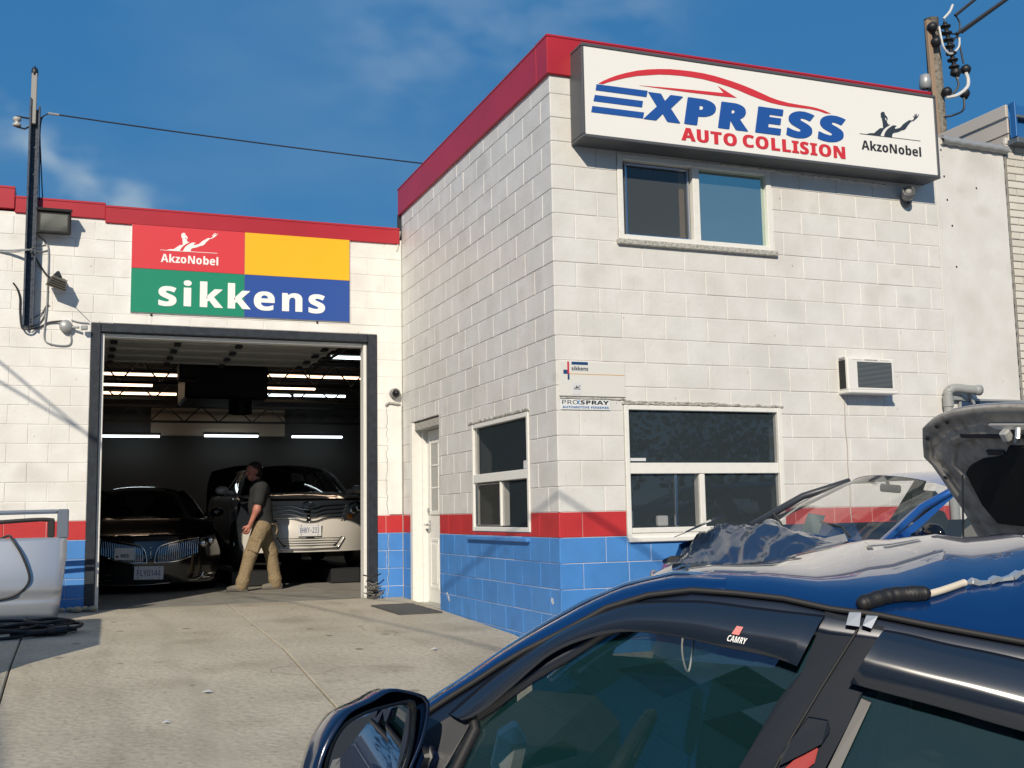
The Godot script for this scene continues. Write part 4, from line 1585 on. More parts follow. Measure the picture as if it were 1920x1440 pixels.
	for k in 3:
		st = S()
		tube(st, curve([V(-0.36 + 0.05 * k, 8.0, 0.12), V(-0.37 + 0.06 * k, 7.86, 0.14), V(-0.3 + 0.04 * k, 7.75, 0.12)], 4), 0.014, 5)
		put("drop_cable", st, M.cable, o)
	st = S()
	tube(st, curve([V(0.24, 8.2, 0.2), V(0.24, 8.02, 0.24), V(0.12, 7.86, 0.2), V(0.04, 7.88, 0.2)], 5), 0.018, 6)
	put("drop_cable", st, M.cable, o)
	st = S()
	tube(st, curve([V(0.38, 7.85, 0.2), V(0.33, 7.62, 0.22), V(0.1, 7.5, 0.2), V(0.0, 7.5, 0.1)], 5), 0.018, 6)
	put("drop_cable", st, M.cable, o)
	st = S()
	tube(st, curve([V(0.34, 8.95, 0.2), V(0.37, 8.75, 0.2), V(0.42, 8.45, 0.2)], 5), 0.016, 6)
	put("drop_cable", st, M.cable, o)
	st = S()
	tube(st, curve([V(0.34, 8.93, 0.2), V(0.2, 8.78, 0.22), V(0.2, 8.5, 0.2), V(0.25, 8.32, 0.2)], 5), 0.016, 6)
	put("drop_cable", st, M.cable, o)
	st = S()
	tube(st, curve([V(0.31, 9.3, 0.2), V(0.4, 9.15, 0.2), V(0.34, 8.97, 0.2), V(0.1, 8.94, 0.2), V(-0.1, 8.96, 0.2)], 5), 0.014, 6)
	put("drop_cable", st, M.cable, o)
	st = S()
	tube(st, curve([V(-0.1, 9.0, 0.25), V(-0.1, 8.8, 0.28), V(-0.05, 8.62, 0.28), V(0.1, 8.55, 0.26), V(0.3, 8.7, 0.24), V(0.35, 8.88, 0.22)], 5), 0.018, 6)
	put("white_cable", st, M.white_cable, o)
	st = S()
	tube(st, curve([V(0.44, 8.28, 0.22), V(0.46, 8.15, 0.24), V(0.4, 8.0, 0.26), V(0.2, 7.85, 0.24), V(0.0, 7.8, 0.2)], 5), 0.03, 7)
	put("white_cable", st, M.white_cable, o)
	st = S()
	tube(st, curve([V(0.0, 9.15, 0.25), V(0.15, 9.3, 0.25), V(0.27, 9.46, 0.2)], 4), 0.022, 6)
	put("white_cable", st, M.white_cable, o)
	var a0 := V(10.06, 9.28, -5.8)
	var b0 := V(10.06, 8.95, -5.8)
	st = S()
	tube(st, [a0, a0 + V(0.44, 0.37, 0.15) * 20.0], 0.03, 6)
	tag(put("service_line", st, M.cable), "upper thick black line running from the utility pole out of the top of the picture", "power line")
	st = S()
	tube(st, [b0, b0 + V(1.09, 0.78, 0.25) * 10.0], 0.035, 6)
	tube(st, [b0 + V(0.1, 0.03, 0.02), b0 + V(1.09, 0.80, 0.25) * 10.0], 0.02, 6)
	tag(put("service_line", st, M.cable), "lower twisted pair of black lines running from the utility pole to the right", "power line")
	# cables high over the yard whose shadows fall on the walls
	for q in [[V(-3.48, 5.15, 6.0), V(0.445, 0, 0.91), 11.5, "black cable high over the yard, the one nearer the office"], [V(-6.68, 5.35, -0.556), V(0.24, 0, 1.285), 4.0, "black cable high over the yard, the one nearer the garage end"]]:
		st = S()
		tube(st, [q[0] - q[1] * q[2], q[0] + q[1] * 9.0], 0.0125, 6)
		tag(put("yard_cable", st, M.cable), q[3], "cable")
	# white streaks reflected in glass, built as a solid strip, top right corner
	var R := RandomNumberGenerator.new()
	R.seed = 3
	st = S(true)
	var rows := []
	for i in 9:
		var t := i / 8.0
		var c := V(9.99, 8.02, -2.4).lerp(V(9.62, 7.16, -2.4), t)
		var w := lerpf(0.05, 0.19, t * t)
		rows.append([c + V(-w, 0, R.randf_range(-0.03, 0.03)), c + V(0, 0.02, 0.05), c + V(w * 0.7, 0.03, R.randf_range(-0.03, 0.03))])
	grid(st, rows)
	tag(put("reflection_streak", st, M.white_cable), "white strip standing in for streaks reflected in glass, in the sky at the top right corner", "glass_reflection")


# ---------------------------------------------------------------- lights in the shop
func build_shop_lights() -> void:
	var warm := mt(0.8, 0.7, 0.6, 0.5)
	warm.emission_enabled = true
	warm.emission = Color(1.0, 0.86, 0.72)
	warm.emission_energy_multiplier = 3.5
	var cool := mt(0.8, 0.8, 0.8, 0.5)
	cool.emission_enabled = true
	cool.emission = Color(0.92, 0.98, 1.0)
	cool.emission_energy_multiplier = 3.5
	var fit := mt(0.08, 0.08, 0.08, 0.6)
	var i := 0
	for t in [[-3.34, -1.76, 3.925, -15.0, warm, "far left, uppermost row"], [-0.27, 0.88, 3.98, -15.0, warm, "right of the middle, uppermost row"], [0.92, 2.05, 3.975, -15.0, warm, "far right, uppermost row"], [-3.34, -2.19, 3.825, -16.0, warm, "left, alone in the second row"], [0.06, 1.22, 3.835, -16.0, warm, "right, alone in the second row"], [-3.2, -1.63, 3.76, -17.0, warm, "left, third row behind a joist"], [-0.3, 0.87, 3.79, -17.0, cool, "middle, third row behind a joist"], [0.94, 2.12, 3.795, -17.0, cool, "right, third row behind a joist"], [-3.11, -1.87, 2.94, -18.5, cool, "left of the three in the lowest row"], [-0.87, 0.36, 2.965, -18.5, cool, "middle of the three in the lowest row"], [1.16, 2.38, 2.96, -18.5, cool, "right of the three in the lowest row"], [0.30, 1.2, 3.68, -10.0, cool, "nearest, beside the door track at top right"]]:
		var xa: float = t[0]
		var xb: float = t[1]
		var o := thing("fluorescent_tube", "lit fluorescent tube in the shop, %s" % t[5], "light", V((xa + xb) * 0.5, t[2], t[3]), "fluorescent tubes in the shop")
		var st := S()
		tube(st, [V((xa - xb) * 0.5, 0, 0), V((xb - xa) * 0.5, 0, 0)], 0.026, 8)
		put("glowing_tube", st, t[4], o)
		st = S()
		box(st, V(xb - xa + 0.06, 0.05, 0.10), at(0, 0.06, 0), 0.008)
		put("fitting", st, fit, o)
		var l := AreaLight3D.new()
		l.name = "tube_light"
		l.area_size = Vector2(xb - xa, 0.05)
		l.light_energy = 0.08
		l.light_color = t[4].emission
		l.shadow_enabled = true
		l.set("area_range", 30.0)
		o.add_child(l)
		l.position = V(0, -0.035, 0)
		l.rotation.x = -PI * 0.5
		i += 1


# ---------------------------------------------------------------- vehicles
func lerp_list(list: Array, z: float) -> float:      # [[z, value], ...] -> value at z, smooth
	if z <= list[0][0]:
		return list[0][1]
	for i in list.size() - 1:
		if z <= list[i + 1][0]:
			var t: float = (z - list[i][0]) / (list[i + 1][0] - list[i][0])
			return lerpf(list[i][1], list[i + 1][1], t * t * (3.0 - 2.0 * t))
	return list[-1][1]


func nose_z(c: Dictionary, x: float, y: float) -> float:
	var u: float = clampf(absf(x) / c.w, 0.0, 1.0)
	var v: float = (y - 0.45) / 0.45
	return -c.L * 0.5 + c.round * pow(u, 2.8) + 0.07 * v * v + (0.10 * maxf(0.0, v) * maxf(0.0, v))


func make_wheel(parent: Node3D, p: Vector3, r: float, side: float, rim_m: Material) -> void:
	var xf := Transform3D(Basis(Vector3.BACK, -PI * 0.5 * side), p)
	var st := S(true)
	lathe(st, [Vector2(r * 0.62, -0.10), Vector2(r * 0.9, -0.105), Vector2(r * 0.985, -0.08), Vector2(r, -0.03), Vector2(r, 0.03), Vector2(r * 0.985, 0.08), Vector2(r * 0.9, 0.105), Vector2(r * 0.66, 0.10), Vector2(r * 0.62, 0.08)], 28, xf)
	var w := put("wheel", st, M.rubber, parent)
	st = S()
	lathe(st, [Vector2(r * 0.64, 0.085), Vector2(r * 0.58, 0.05), Vector2(0.0, 0.03)], 28, xf)
	for k in 5:
		box(st, V(0.05, 0.03, r * 0.6), xf * Transform3D(Basis(Vector3.UP, TAU * k / 5.0), Vector3.ZERO) * at(0, 0.07, r * 0.32), 0.008)
	lathe(st, [Vector2(0.06, 0.05), Vector2(0.055, 0.09), Vector2(0.0, 0.095)], 12, xf)
	put("rim", st, rim_m, w)


# c: L, W, H, round, sill, hood_front, cowl_y, cowl_z, hdr_z, roof_end, back_z, deck_y, wf, wr (axle z), r, wroof
func make_car(root: Node3D, c: Dictionary, body: Material, opt := {}) -> void:
	c.w = c.W * 0.5
	var belt_y := [[-c.L * 0.5, c.hood_front], [c.cowl_z, c.cowl_y - 0.03], [c.back_z, c.deck_y], [c.L * 0.5, c.deck_y - 0.06]]
	var side_y := [0.0, 0.09, 0.22, 0.42, 0.62, 0.82, 0.94, 1.0]
	var side_x := [0.90, 0.965, 0.985, 1.0, 0.995, 0.985, 0.965, 0.93]
	var rear := func(x: float, y: float) -> float:
		var u: float = clampf(absf(x) / c.w, 0.0, 1.0)
		return c.L * 0.5 - 0.30 * pow(u, 3.0) - 0.10 * pow((y - 0.55) / 0.45, 2.0)
	var lower := func(z: float) -> float:
		var y: float = c.sill
		for a in [c.wf, c.wr]:
			var q: float = pow(c.r + 0.055, 2.0) - pow(z - a, 2.0)
			if q > 0.0:
				y = maxf(y, c.r + sqrt(q) - 0.02)
		return y
	var N := 72
	var st := S(true)
	for s in [-1.0, 1.0]:
		var rows := []
		for i in N + 1:
			var t := float(i) / N
			var row := []
			var zc: float = lerpf(nose_z(c, c.w, 0.5), rear.call(c.w, 0.5), t)
			var top: float = lerp_list(belt_y, zc)
			var lo: float = lower.call(zc)
			for j in side_y.size():
				var y := lerpf(lo, top, side_y[j])
				var z := lerpf(nose_z(c, c.w * side_x[j], y), rear.call(c.w * side_x[j], y), t)
				row.append(V(s * c.w * side_x[j], y, z))
			rows.append(row)
		grid(st, rows, Transform3D(), s > 0)
	# nose and tail
	var nr := []
	var tr := []
	for j in 13:
		var y := lerpf(c.sill, c.hood_front, j / 12.0)
		var y2 := lerpf(c.sill, c.deck_y - 0.06, j / 12.0)
		var a := []
		var b := []
		for i in 25:
			var u := lerpf(-1.0, 1.0, i / 24.0)
			var ww: float = c.w * lerpf(0.90, 1.0, smoothstep(0.0, 0.45, j / 12.0)) * lerpf(1.0, 0.93, smoothstep(0.6, 1.0, j / 12.0))
			a.append(V(u * ww, y, nose_z(c, u * ww, y)))
			b.append(V(u * ww, y2, rear.call(u * ww, y2)))
		nr.append(a)
		tr.append(b)
	grid(st, nr)
	grid(st, tr, Transform3D(), true)
	put("body", st, body, root)
	# bonnet and boot lid
	if not opt.get("no_hood", false):
		st = S(true)
		var rows := []
		for i in 17:
			var t := i / 16.0
			var row := []
			for j in 21:
				var u := lerpf(-1.0, 1.0, j / 20.0)
				var x: float = u * c.w * lerpf(0.93, 0.90, t)
				var z := lerpf(nose_z(c, x, c.hood_front), c.cowl_z - 0.05 + 0.10 * u * u, t)
				var crown := 0.055 * (1.0 - u * u) * sin(PI * clampf(t * 0.6 + 0.12, 0, 1)) + 0.018 * (exp(-pow((absf(u) - 0.6) / 0.1, 2.0))) * t
				row.append(V(x, lerp_list(belt_y, z) + crown, z))
			rows.append(row)
		grid(st, rows)
		put("bonnet", st, opt.get("hood_paint", body), root)
	st = S(true)
	var drows := []
	for i in 9:
		var t := i / 8.0
		var row := []
		for j in 17:
			var u := lerpf(-1.0, 1.0, j / 16.0)
			var x: float = u * c.w * 0.93
			var z := lerpf(c.back_z - 0.2, rear.call(x, c.deck_y - 0.06), t)
			row.append(V(x, lerp_list(belt_y, z) + 0.03 * (1.0 - u * u), z))
		drows.append(row)
	grid(st, drows)
	put("boot_lid", st, body, root)
	# roof
	var gl: Material = opt.get("glass", M.dark_glass)
	var wr: float = c.wroof
	var yr: float = c.H - 0.075
	st = S(true)
	var rows2 := []
	for i in 13:
		var t := i / 12.0
		var row := []
		for j in 17:
			var u := lerpf(-1.0, 1.0, j / 16.0)
			var z := lerpf(c.hdr_z + 0.10 * u * u, c.roof_end - 0.06 * u * u, t)
			row.append(V(u * wr, yr + 0.075 * (1.0 - pow(absf(u), 2.4)) - 0.05 * pow(t, 2.5) - 0.05 * pow(1.0 - t, 2.5), z))
		rows2.append(row)
	grid(st, rows2)
	put("roof", st, body, root)
	# windscreen and rear window
	st = S(true)
	var wrows := []
	for i in 9:
		var t := i / 8.0
		var row := []
		for j in 17:
			var u := lerpf(-1.0, 1.0, j / 16.0)
			row.append(V(u * lerpf(c.w * 0.86, wr * 0.97, t), lerpf(c.cowl_y - 0.03 * u * u, yr + 0.075 * (1.0 - pow(absf(u), 2.4)) - 0.052, t) + 0.03 * sin(PI * t), lerpf(c.cowl_z + 0.22 * u * u, c.hdr_z + 0.10 * u * u - 0.004, t)))
		wrows.append(row)
	grid(st, wrows)
	put("windscreen", st, gl, root)
	st = S(true)
	var brows := []
	for i in 7:
		var t := i / 6.0
		var row := []
		for j in 17:
			var u := lerpf(-1.0, 1.0, j / 16.0)
			row.append(V(u * lerpf(wr * 0.96, c.w * 0.82, t), lerpf(yr + 0.055 * (1.0 - u * u) - 0.05, c.deck_y + 0.01, t), lerpf(c.roof_end - 0.06 * u * u, c.back_z - 0.16 * u * u, t)))
		brows.append(row)
	grid(st, brows)
	put("rear_window", st, gl, root)
	# sides: pillars of body colour, glass between
	for s in [-1.0, 1.0]:
		var stp := S(true)
		var base := []
		var top := []
		var n := 24
		for i in n + 1:
			var t := float(i) / n
			var zb := lerpf(c.cowl_z + 0.22, c.back_z - 0.16, t)
			base.append(V(s * c.w * lerpf(0.87, 0.90, sin(PI * t)), lerp_list(belt_y, zb) + 0.005, zb))
			var zt := lerpf(c.hdr_z + 0.10, c.roof_end - 0.06, t)
			top.append(V(s * wr, yr - 0.05 * pow(t, 2.5) - 0.05 * pow(1.0 - t, 2.5), zt))
		var sg := S()
		for i in n:
			var is_pillar: bool = i < 1 or i == 11 or i == 12 or i >= n - 3
			if is_pillar:
				quad(stp, base[i], base[i + 1], top[i + 1], top[i])
			else:
				quad(sg, base[i], base[i + 1], top[i + 1].lerp(base[i + 1], 0.07), top[i].lerp(base[i], 0.07))
				quad(stp, top[i].lerp(base[i], 0.07), top[i + 1].lerp(base[i + 1], 0.07), top[i + 1], top[i])
		put("side_window", sg, gl, root)
		tube(stp, [V(s * c.w * 0.875, lerp_list(belt_y, c.cowl_z + 0.2), c.cowl_z + 0.16), V(s * (wr + (c.w * 0.87 - wr) * 0.5), lerpf(c.cowl_y, yr, 0.55), lerpf(c.cowl_z + 0.2, c.hdr_z + 0.1, 0.5)), V(s * wr, yr - 0.045, c.hdr_z + 0.10)], 0.028, 8)
		put("pillar", stp, opt.get("pillar_paint", body) if s < 0 else opt.get("far_pillar_seal_shade", body), root)
	# door mirrors
	for s in ([-1.0] if opt.get("one_mirror", false) else [-1.0, 1.0]):
		st = S(true)
		ball(st, V(0.10, 0.065, 0.05), at(s * (c.w + 0.09), c.cowl_y + 0.06, c.cowl_z + 0.42), 9)
		tube(st, [V(s * c.w * 0.9, c.cowl_y + 0.02, c.cowl_z + 0.42), V(s * (c.w + 0.04), c.cowl_y + 0.04, c.cowl_z + 0.42)], 0.03, 8)
		put("door_mirror", st, opt.get("mirror_paint", body), root)
	# underside, wheels
	st = S()
	bx(st, V(-c.w * 0.9, c.sill + 0.02, -c.L * 0.5 + 0.45), V(c.w * 0.9, c.sill + 0.16, c.L * 0.5 - 0.4))
	for a in [c.wf, c.wr]:
		bx(st, V(-c.w * 0.9, 0.3, a - c.r - 0.05), V(-c.w * 0.9 + 0.01, 0.75, a + c.r + 0.05))
		bx(st, V(c.w * 0.9 - 0.01, 0.3, a - c.r - 0.05), V(c.w * 0.9, 0.75, a + c.r + 0.05))
		bx(st, V(-c.w * 0.65, 0.3, a - c.r - 0.05), V(c.w * 0.65, 0.72, a + c.r + 0.05))
	put("underbody", st, M.black, root)
	for a in [c.wf, c.wr]:
		for s in [-1.0, 1.0]:
			make_wheel(root, V(s * (c.w - 0.10), c.r, a), c.r, s, opt.get("rim", M.dull_chrome))
	# cabin
	st = S()
	var f: Material = opt.get("trim", M.black)
	bx(st, V(-c.w * 0.82, 0.3, c.cowl_z + 0.2), V(c.w * 0.82, 0.4, c.back_z - 0.1))
	bx(st, V(-c.w * 0.82, 0.55, c.cowl_z + 0.15), V(c.w * 0.82, c.cowl_y - 0.08, c.cowl_z + 0.50), 0.05)
	put("dashboard", st, f, root)
	for q in [[-0.36, c.cowl_z + 1.35], [0.36, c.cowl_z + 1.35], [-0.36, c.cowl_z + 2.2], [0.36, c.cowl_z + 2.2]]:
		st = S()
		box(st, V(0.5, 0.18, 0.52), at(q[0], 0.56, q[1] - 0.25), 0.06)
		box(st, V(0.5, 0.62, 0.16), Transform3D(Basis(Vector3.RIGHT, 0.3), V(q[0], 0.88, q[1] + 0.08)), 0.06)
		box(st, V(0.27, 0.17, 0.09), at(q[0], 1.24, q[1] + 0.18), 0.035)
		put("seat", st, f, root)
	st = S()
	var sw := Transform3D(Basis(Vector3.RIGHT, -1.05), V(-0.36, c.cowl_y - 0.1, c.cowl_z + 0.68))
	var ring := []
	for k in 21:
		ring.append(sw * V(cos(TAU * k / 20.0) * 0.185, 0, sin(TAU * k / 20.0) * 0.185))
	tube(st, ring, 0.015, 6)
	box(st, V(0.34, 0.02, 0.06), sw, 0.008)
	put("steering_wheel", st, f, root)
	st = S()
	box(st, V(0.22, 0.06, 0.03), at(0.0, yr - 0.07, c.hdr_z + 0.02), 0.012)
	tube(st, [V(0, yr - 0.02, c.hdr_z - 0.01), V(0, yr - 0.06, c.hdr_z + 0.01)], 0.012, 6)
	put("rear_view_mirror", st, M.black, root)


func front_lamp(root: Node3D, c: Dictionary, pts: Array, proud := 0.006, lens: Material = null) -> void:
	# lamp glass following the nose, with reflector bowls behind it
	var poly := []
	var cx := 0.0
	var cy := 0.0
	for p in pts:
		poly.append(V(-p.x, p.y, nose_z(c, -p.x, p.y) - proud))
		cx += p.x / pts.size()
		cy += p.y / pts.size()
	var st := S()
	slab(st, poly, V(0, 0, 0.012))
	var l := put("headlight", st, lens if lens else mt(0.045, 0.05, 0.055, 0.12), root)
	for k in [-0.35, 0.35]:
		st = S(true)
		var x: float = cx + k * 0.16
		var y: float = cy + 0.0 + k * 0.05
		ball(st, V(0.055, 0.05, 0.03), at(-x, y, nose_z(c, x, y) - proud - 0.002), 8)
		put("reflector", st, mt(0.5, 0.5, 0.52, 0.06, 0.9), l)


func number_plate(root: Node3D, c: Dictionary, x: float, y: float, w: float, h: float, text: String, ink: Material, tilt := 0.0) -> void:
	# seen from the front; x to the viewer's right
	var z := nose_z(c, x, y) - 0.035
	var xf := Transform3D(Basis(Vector3.UP, PI) * Basis(Vector3.BACK, tilt), V(-x, y, z))
	var st := S()
	box(st, V(w, h, 0.008), xf, 0.002)
	var p := put("number_plate", st, M.plate, root)
	st = S()
	for q in [[-0.36, 0.38], [0.36, 0.38], [-0.36, -0.38], [0.36, -0.38]]:
		disc(st, xf * V(q[0] * w, q[1] * h, 0.0048), xf.basis.x * 0.008, xf.basis.y * 0.008, 8)
	put("bolt", st, M.black, p)
	lettering(p, "lettering", text, Rect2(-w * 0.40, -h * 0.24, w * 0.8, h * 0.46), xf * at(0, 0, 0.004), ink, {"font": "Droid Sans Mono", "weight": 400, "bold": 0.25, "depth": 0.001})


func strip_on_nose(st: SurfaceTool, c: Dictionary, pts: Array, r: float, proud := 0.01) -> void:
	var q := []
	for p in pts:
		q.append(V(-p.x, p.y, nose_z(c, p.x, p.y) - proud))
	tube(st, curve(q, 5), r, 6)


func build_shop_cars() -> void:
	var fy := 0.078
	# black saloon
	var o := thing("black_saloon", "black saloon with split vertical bar grille just inside the shop doorway", "car")
	o.transform = Transform3D(Basis(Vector3.UP, PI), V(-2.66, fy, -9.72))
	var c := {"L": 4.95, "W": 1.88, "H": 1.50, "round": 0.50, "sill": 0.13, "hood_front": 0.74, "cowl_y": 1.0, "cowl_z": -1.15, "hdr_z": -0.35, "roof_end": 0.9, "back_z": 1.7, "deck_y": 1.02, "wf": -1.48, "wr": 1.38, "r": 0.34, "wroof": 0.56}
	var black := paint(0.0035, 0.0038, 0.0045, 0.2, 0.0)
	make_car(o, c, black, {"rim": M.chrome, "glass": pane(0.004, 0.005, 0.006, 0.6)})
	for s in [-1.0, 1.0]:
		var st := S()
		slab(st, [V(-s * 0.05, 0.415, nose_z(c, 0.05, 0.41) - 0.004), V(-s * 0.07, 0.56, nose_z(c, 0.07, 0.56) - 0.004), V(-s * 0.16, 0.625, nose_z(c, 0.16, 0.62) - 0.004), V(-s * 0.40, 0.68, nose_z(c, 0.4, 0.68) - 0.006), V(-s * 0.64, 0.71, nose_z(c, 0.64, 0.71) - 0.006), V(-s * 0.52, 0.49, nose_z(c, 0.52, 0.49) - 0.006), V(-s * 0.30, 0.425, nose_z(c, 0.3, 0.42) - 0.006)], V(0, 0, 0.01))
		var g := put("grille", st, M.gloss_black, o)
		for k in 19:
			var x := 0.10 + k * 0.028
			var top := minf(0.70, 0.60 + (x - 0.10) * 0.20)
			var bot := 0.425 if x < 0.3 else 0.425 + (x - 0.3) * 0.30
			if top - bot < 0.03:
				continue
			st = S()
			tube(st, [V(-s * x, bot, nose_z(c, x, bot) - 0.02), V(-s * x, (top + bot) * 0.5, nose_z(c, x, (top + bot) * 0.5) - 0.024), V(-s * (x + 0.012), top, nose_z(c, x, top) - 0.02)], 0.0045, 5)
			put("grille_bar", st, M.dull_chrome, g)
		st = S(true)
		strip_on_nose(st, c, [Vector2(s * 0.62, 0.715), Vector2(s * 0.40, 0.69), Vector2(s * 0.17, 0.635), Vector2(s * 0.085, 0.58), Vector2(s * 0.05, 0.42), Vector2(s * 0.12, 0.41), Vector2(s * 0.32, 0.415), Vector2(s * 0.52, 0.475)], 0.008, 0.02)
		put("grille_surround", st, M.chrome, o)
		front_lamp(o, c, [Vector2(s * 0.655, 0.71), Vector2(s * 0.80, 0.735), Vector2(s * 0.885, 0.71), Vector2(s * 0.80, 0.60), Vector2(s * 0.55, 0.50)], 0.012)
		st = S(true)
		strip_on_nose(st, c, [Vector2(s * 0.60, 0.17), Vector2(s * 0.66, 0.20), Vector2(s * 0.69, 0.255)], 0.012, 0.02)
		strip_on_nose(st, c, [Vector2(s * 0.82, 0.23), Vector2(s * 0.73, 0.225), Vector2(s * 0.68, 0.185), Vector2(s * 0.78, 0.185)], 0.008, 0.02)
		put("fog_lamp_trim", st, M.chrome, o)
	var st2 := S()
	strip_on_nose(st2, c, [Vector2(-0.66, 0.20), Vector2(-0.58, 0.135), Vector2(0.0, 0.125), Vector2(0.60, 0.165)], 0.008, 0.02)
	strip_on_nose(st2, c, [Vector2(-0.55, 0.26), Vector2(0.0, 0.25), Vector2(0.58, 0.26)], 0.004, 0.014)
	strip_on_nose(st2, c, [Vector2(-0.55, 0.19), Vector2(0.0, 0.18), Vector2(0.60, 0.21)], 0.004, 0.014)
	put("bumper_trim", st2, M.dull_chrome, o)
	st2 = S()
	for q in [[0.0, 0.60, 0.035, 0.016], [0.0, 0.525, 0.014, 0.07], [0.0, 0.47, 0.03, 0.012]]:
		box(st2, V(q[2], q[3], 0.012), at(0, q[1], nose_z(c, 0, q[1]) - 0.01), 0.003)
	put("badge", st2, M.dull_chrome, o)
	number_plate(o, c, -0.02, 0.278, 0.365, 0.172, "FLYO144", mt(0.02, 0.04, 0.16, 0.5), -0.02)
	# paper with a job number tucked into the grille
	var pxf := Transform3D(Basis(Vector3.UP, PI) * Basis(Vector3.BACK, -0.03), V(0.322, 0.528, nose_z(c, 0.32, 0.53) - 0.045))
	var pn := thing("job_number_card", "small white card with three digits propped on the black saloon's grille", "card")
	pn.transform = o.transform * pxf
	st2 = S()
	box(st2, V(0.25, 0.152, 0.004), Transform3D())
	put("card", st2, M.plate, pn)
	lettering(pn, "lettering", "003", Rect2(-0.05, -0.045, 0.10, 0.045), at(0, 0, 0.002), M.black, {"depth": 0.001, "bold": 0.4})
	st2 = S()
	box(st2, V(0.03, 0.025, 0.001), at(-0.09, -0.035, 0.0028))
	put("stamp", st2, M.black, pn)
	# silver crossover on the hoist
	var lift := 0.225
	o = thing("silver_crossover", "silver crossover with wide slatted grille, raised on the hoist at the right of the doorway", "car")
	o.transform = Transform3D(Basis(Vector3.UP, PI), V(-0.505, fy + lift, -9.98))
	c = {"L": 4.8, "W": 1.90, "H": 1.60, "round": 0.44, "sill": 0.25, "hood_front": 0.97, "cowl_y": 1.10, "cowl_z": -1.28, "hdr_z": -0.50, "roof_end": 1.5, "back_z": 2.05, "deck_y": 1.12, "wf": -1.45, "wr": 1.35, "r": 0.36, "wroof": 0.60}
	var silver := paint(0.60, 0.575, 0.53, 0.4, 0.12)
	make_car(o, c, silver, {"glass": pane(0.02, 0.025, 0.03, 0.35)})
	st2 = S()
	slab(st2, [V(0.60, 0.925, nose_z(c, 0.60, 0.925) - 0.004), V(0.20, 0.90, nose_z(c, 0.2, 0.9) - 0.006), V(0.0, 0.83, nose_z(c, 0, 0.83) - 0.008), V(-0.20, 0.90, nose_z(c, 0.2, 0.9) - 0.006), V(-0.60, 0.925, nose_z(c, 0.6, 0.925) - 0.004), V(-0.48, 0.675, nose_z(c, 0.48, 0.675) - 0.006), V(0.0, 0.665, nose_z(c, 0, 0.665) - 0.008), V(0.48, 0.675, nose_z(c, 0.48, 0.675) - 0.006)], V(0, 0, 0.01))
	var gr := put("grille", st2, M.gloss_black, o)
	for k in 4:
		for s in [-1.0, 1.0]:
			st2 = S(true)
			var y := 0.89 - k * 0.057
			var x1 := 0.57 - k * 0.028
			strip_on_nose(st2, c, [Vector2(s * x1, y + 0.01), Vector2(s * 0.24, y), Vector2(s * 0.10, y - 0.04), Vector2(0.0, y - 0.05)], 0.013, 0.016)
			put("grille_bar", st2, M.dull_chrome, gr)
	st2 = S(true)
	for e in [[0.085, 0.058, 0.0], [0.055, 0.03, 0.016], [0.022, 0.05, 0.0]]:
		var ring := []
		for k in 25:
			var a := TAU * k / 24.0
			var x: float = cos(a) * e[0]
			var y: float = 0.895 + e[2] + sin(a) * e[1]
			ring.append(V(x, y, nose_z(c, x, y) - 0.03))
		tube(st2, ring, 0.007, 6)
	put("badge", st2, M.chrome, o)
	for s in [-1.0, 1.0]:
		front_lamp(o, c, [Vector2(s * 0.64, 0.93), Vector2(s * 0.80, 0.955), Vector2(s * 0.90, 0.93), Vector2(s * 0.82, 0.82), Vector2(s * 0.66, 0.72), Vector2(s * 0.50, 0.675)], 0.012)
		st2 = S(true)
		ball(st2, V(0.05, 0.04, 0.02), at(-s * 0.60, 0.735, nose_z(c, 0.6, 0.735) - 0.016), 7)
		put("indicator", st2, M.amber, o)
	st2 = S()
	slab(st2, [V(0.47, 0.46, nose_z(c, 0.47, 0.46) - 0.004), V(0.0, 0.465, nose_z(c, 0, 0.46) - 0.006), V(-0.47, 0.46, nose_z(c, 0.47, 0.46) - 0.004), V(-0.37, 0.325, nose_z(c, 0.37, 0.325) - 0.006), V(0.0, 0.32, nose_z(c, 0, 0.32) - 0.008), V(0.37, 0.325, nose_z(c, 0.37, 0.325) - 0.006)], V(0, 0, 0.01))
	var lg := put("lower_grille", st2, M.black, o)
	for k in 4:
		st2 = S()
		strip_on_nose(st2, c, [Vector2(-0.43 + k * 0.02, 0.44 - k * 0.033), Vector2(0.0, 0.442 - k * 0.033), Vector2(0.43 - k * 0.02, 0.44 - k * 0.033)], 0.004, 0.014)
		put("mesh_bar", st2, M.dark_steel, lg)
	st2 = S(true)
	strip_on_nose(st2, c, [Vector2(-0.50, 0.45), Vector2(-0.42, 0.33), Vector2(-0.36, 0.297), Vector2(0.0, 0.29), Vector2(0.36, 0.297), Vector2(0.42, 0.33), Vector2(0.50, 0.45)], 0.013, 0.012)
	put("bumper_trim", st2, M.dull_chrome, o)
	number_plate(o, c, -0.015, 0.555, 0.33, 0.17, "BHKY-233", mt(0.03, 0.05, 0.18, 0.5))
	# papers on its dashboard
	st2 = S()
	box(st2, V(0.3, 0.004, 0.2), Transform3D(Basis(Vector3.RIGHT, -0.25), V(-0.5, 1.10, -0.95)))
	put("dashboard_paper", st2, M.plate, o)
	# the hoist under it
	o = thing("vehicle_hoist", "low dark vehicle hoist under the silver crossover", "hoist", V(-0.505, fy, -9.98))
	st2 = S()
	for s in [-1.0, 1.0]:
		bx(st2, V(s * 0.60 - 0.22, 0.0, -2.3), V(s * 0.60 + 0.22, lift - 0.002, 2.0), 0.02)
	put("runway", st2, M.black, o)
	st2 = S()
	for s in [-1.0, 1.0]:
		bx(st2, V(s * 0.95 - 0.08, 0.0, -2.1), V(s * 0.95 + 0.08, lift - 0.003, 2.0), 0.01)
	put("side_rail", st2, M.black, o)
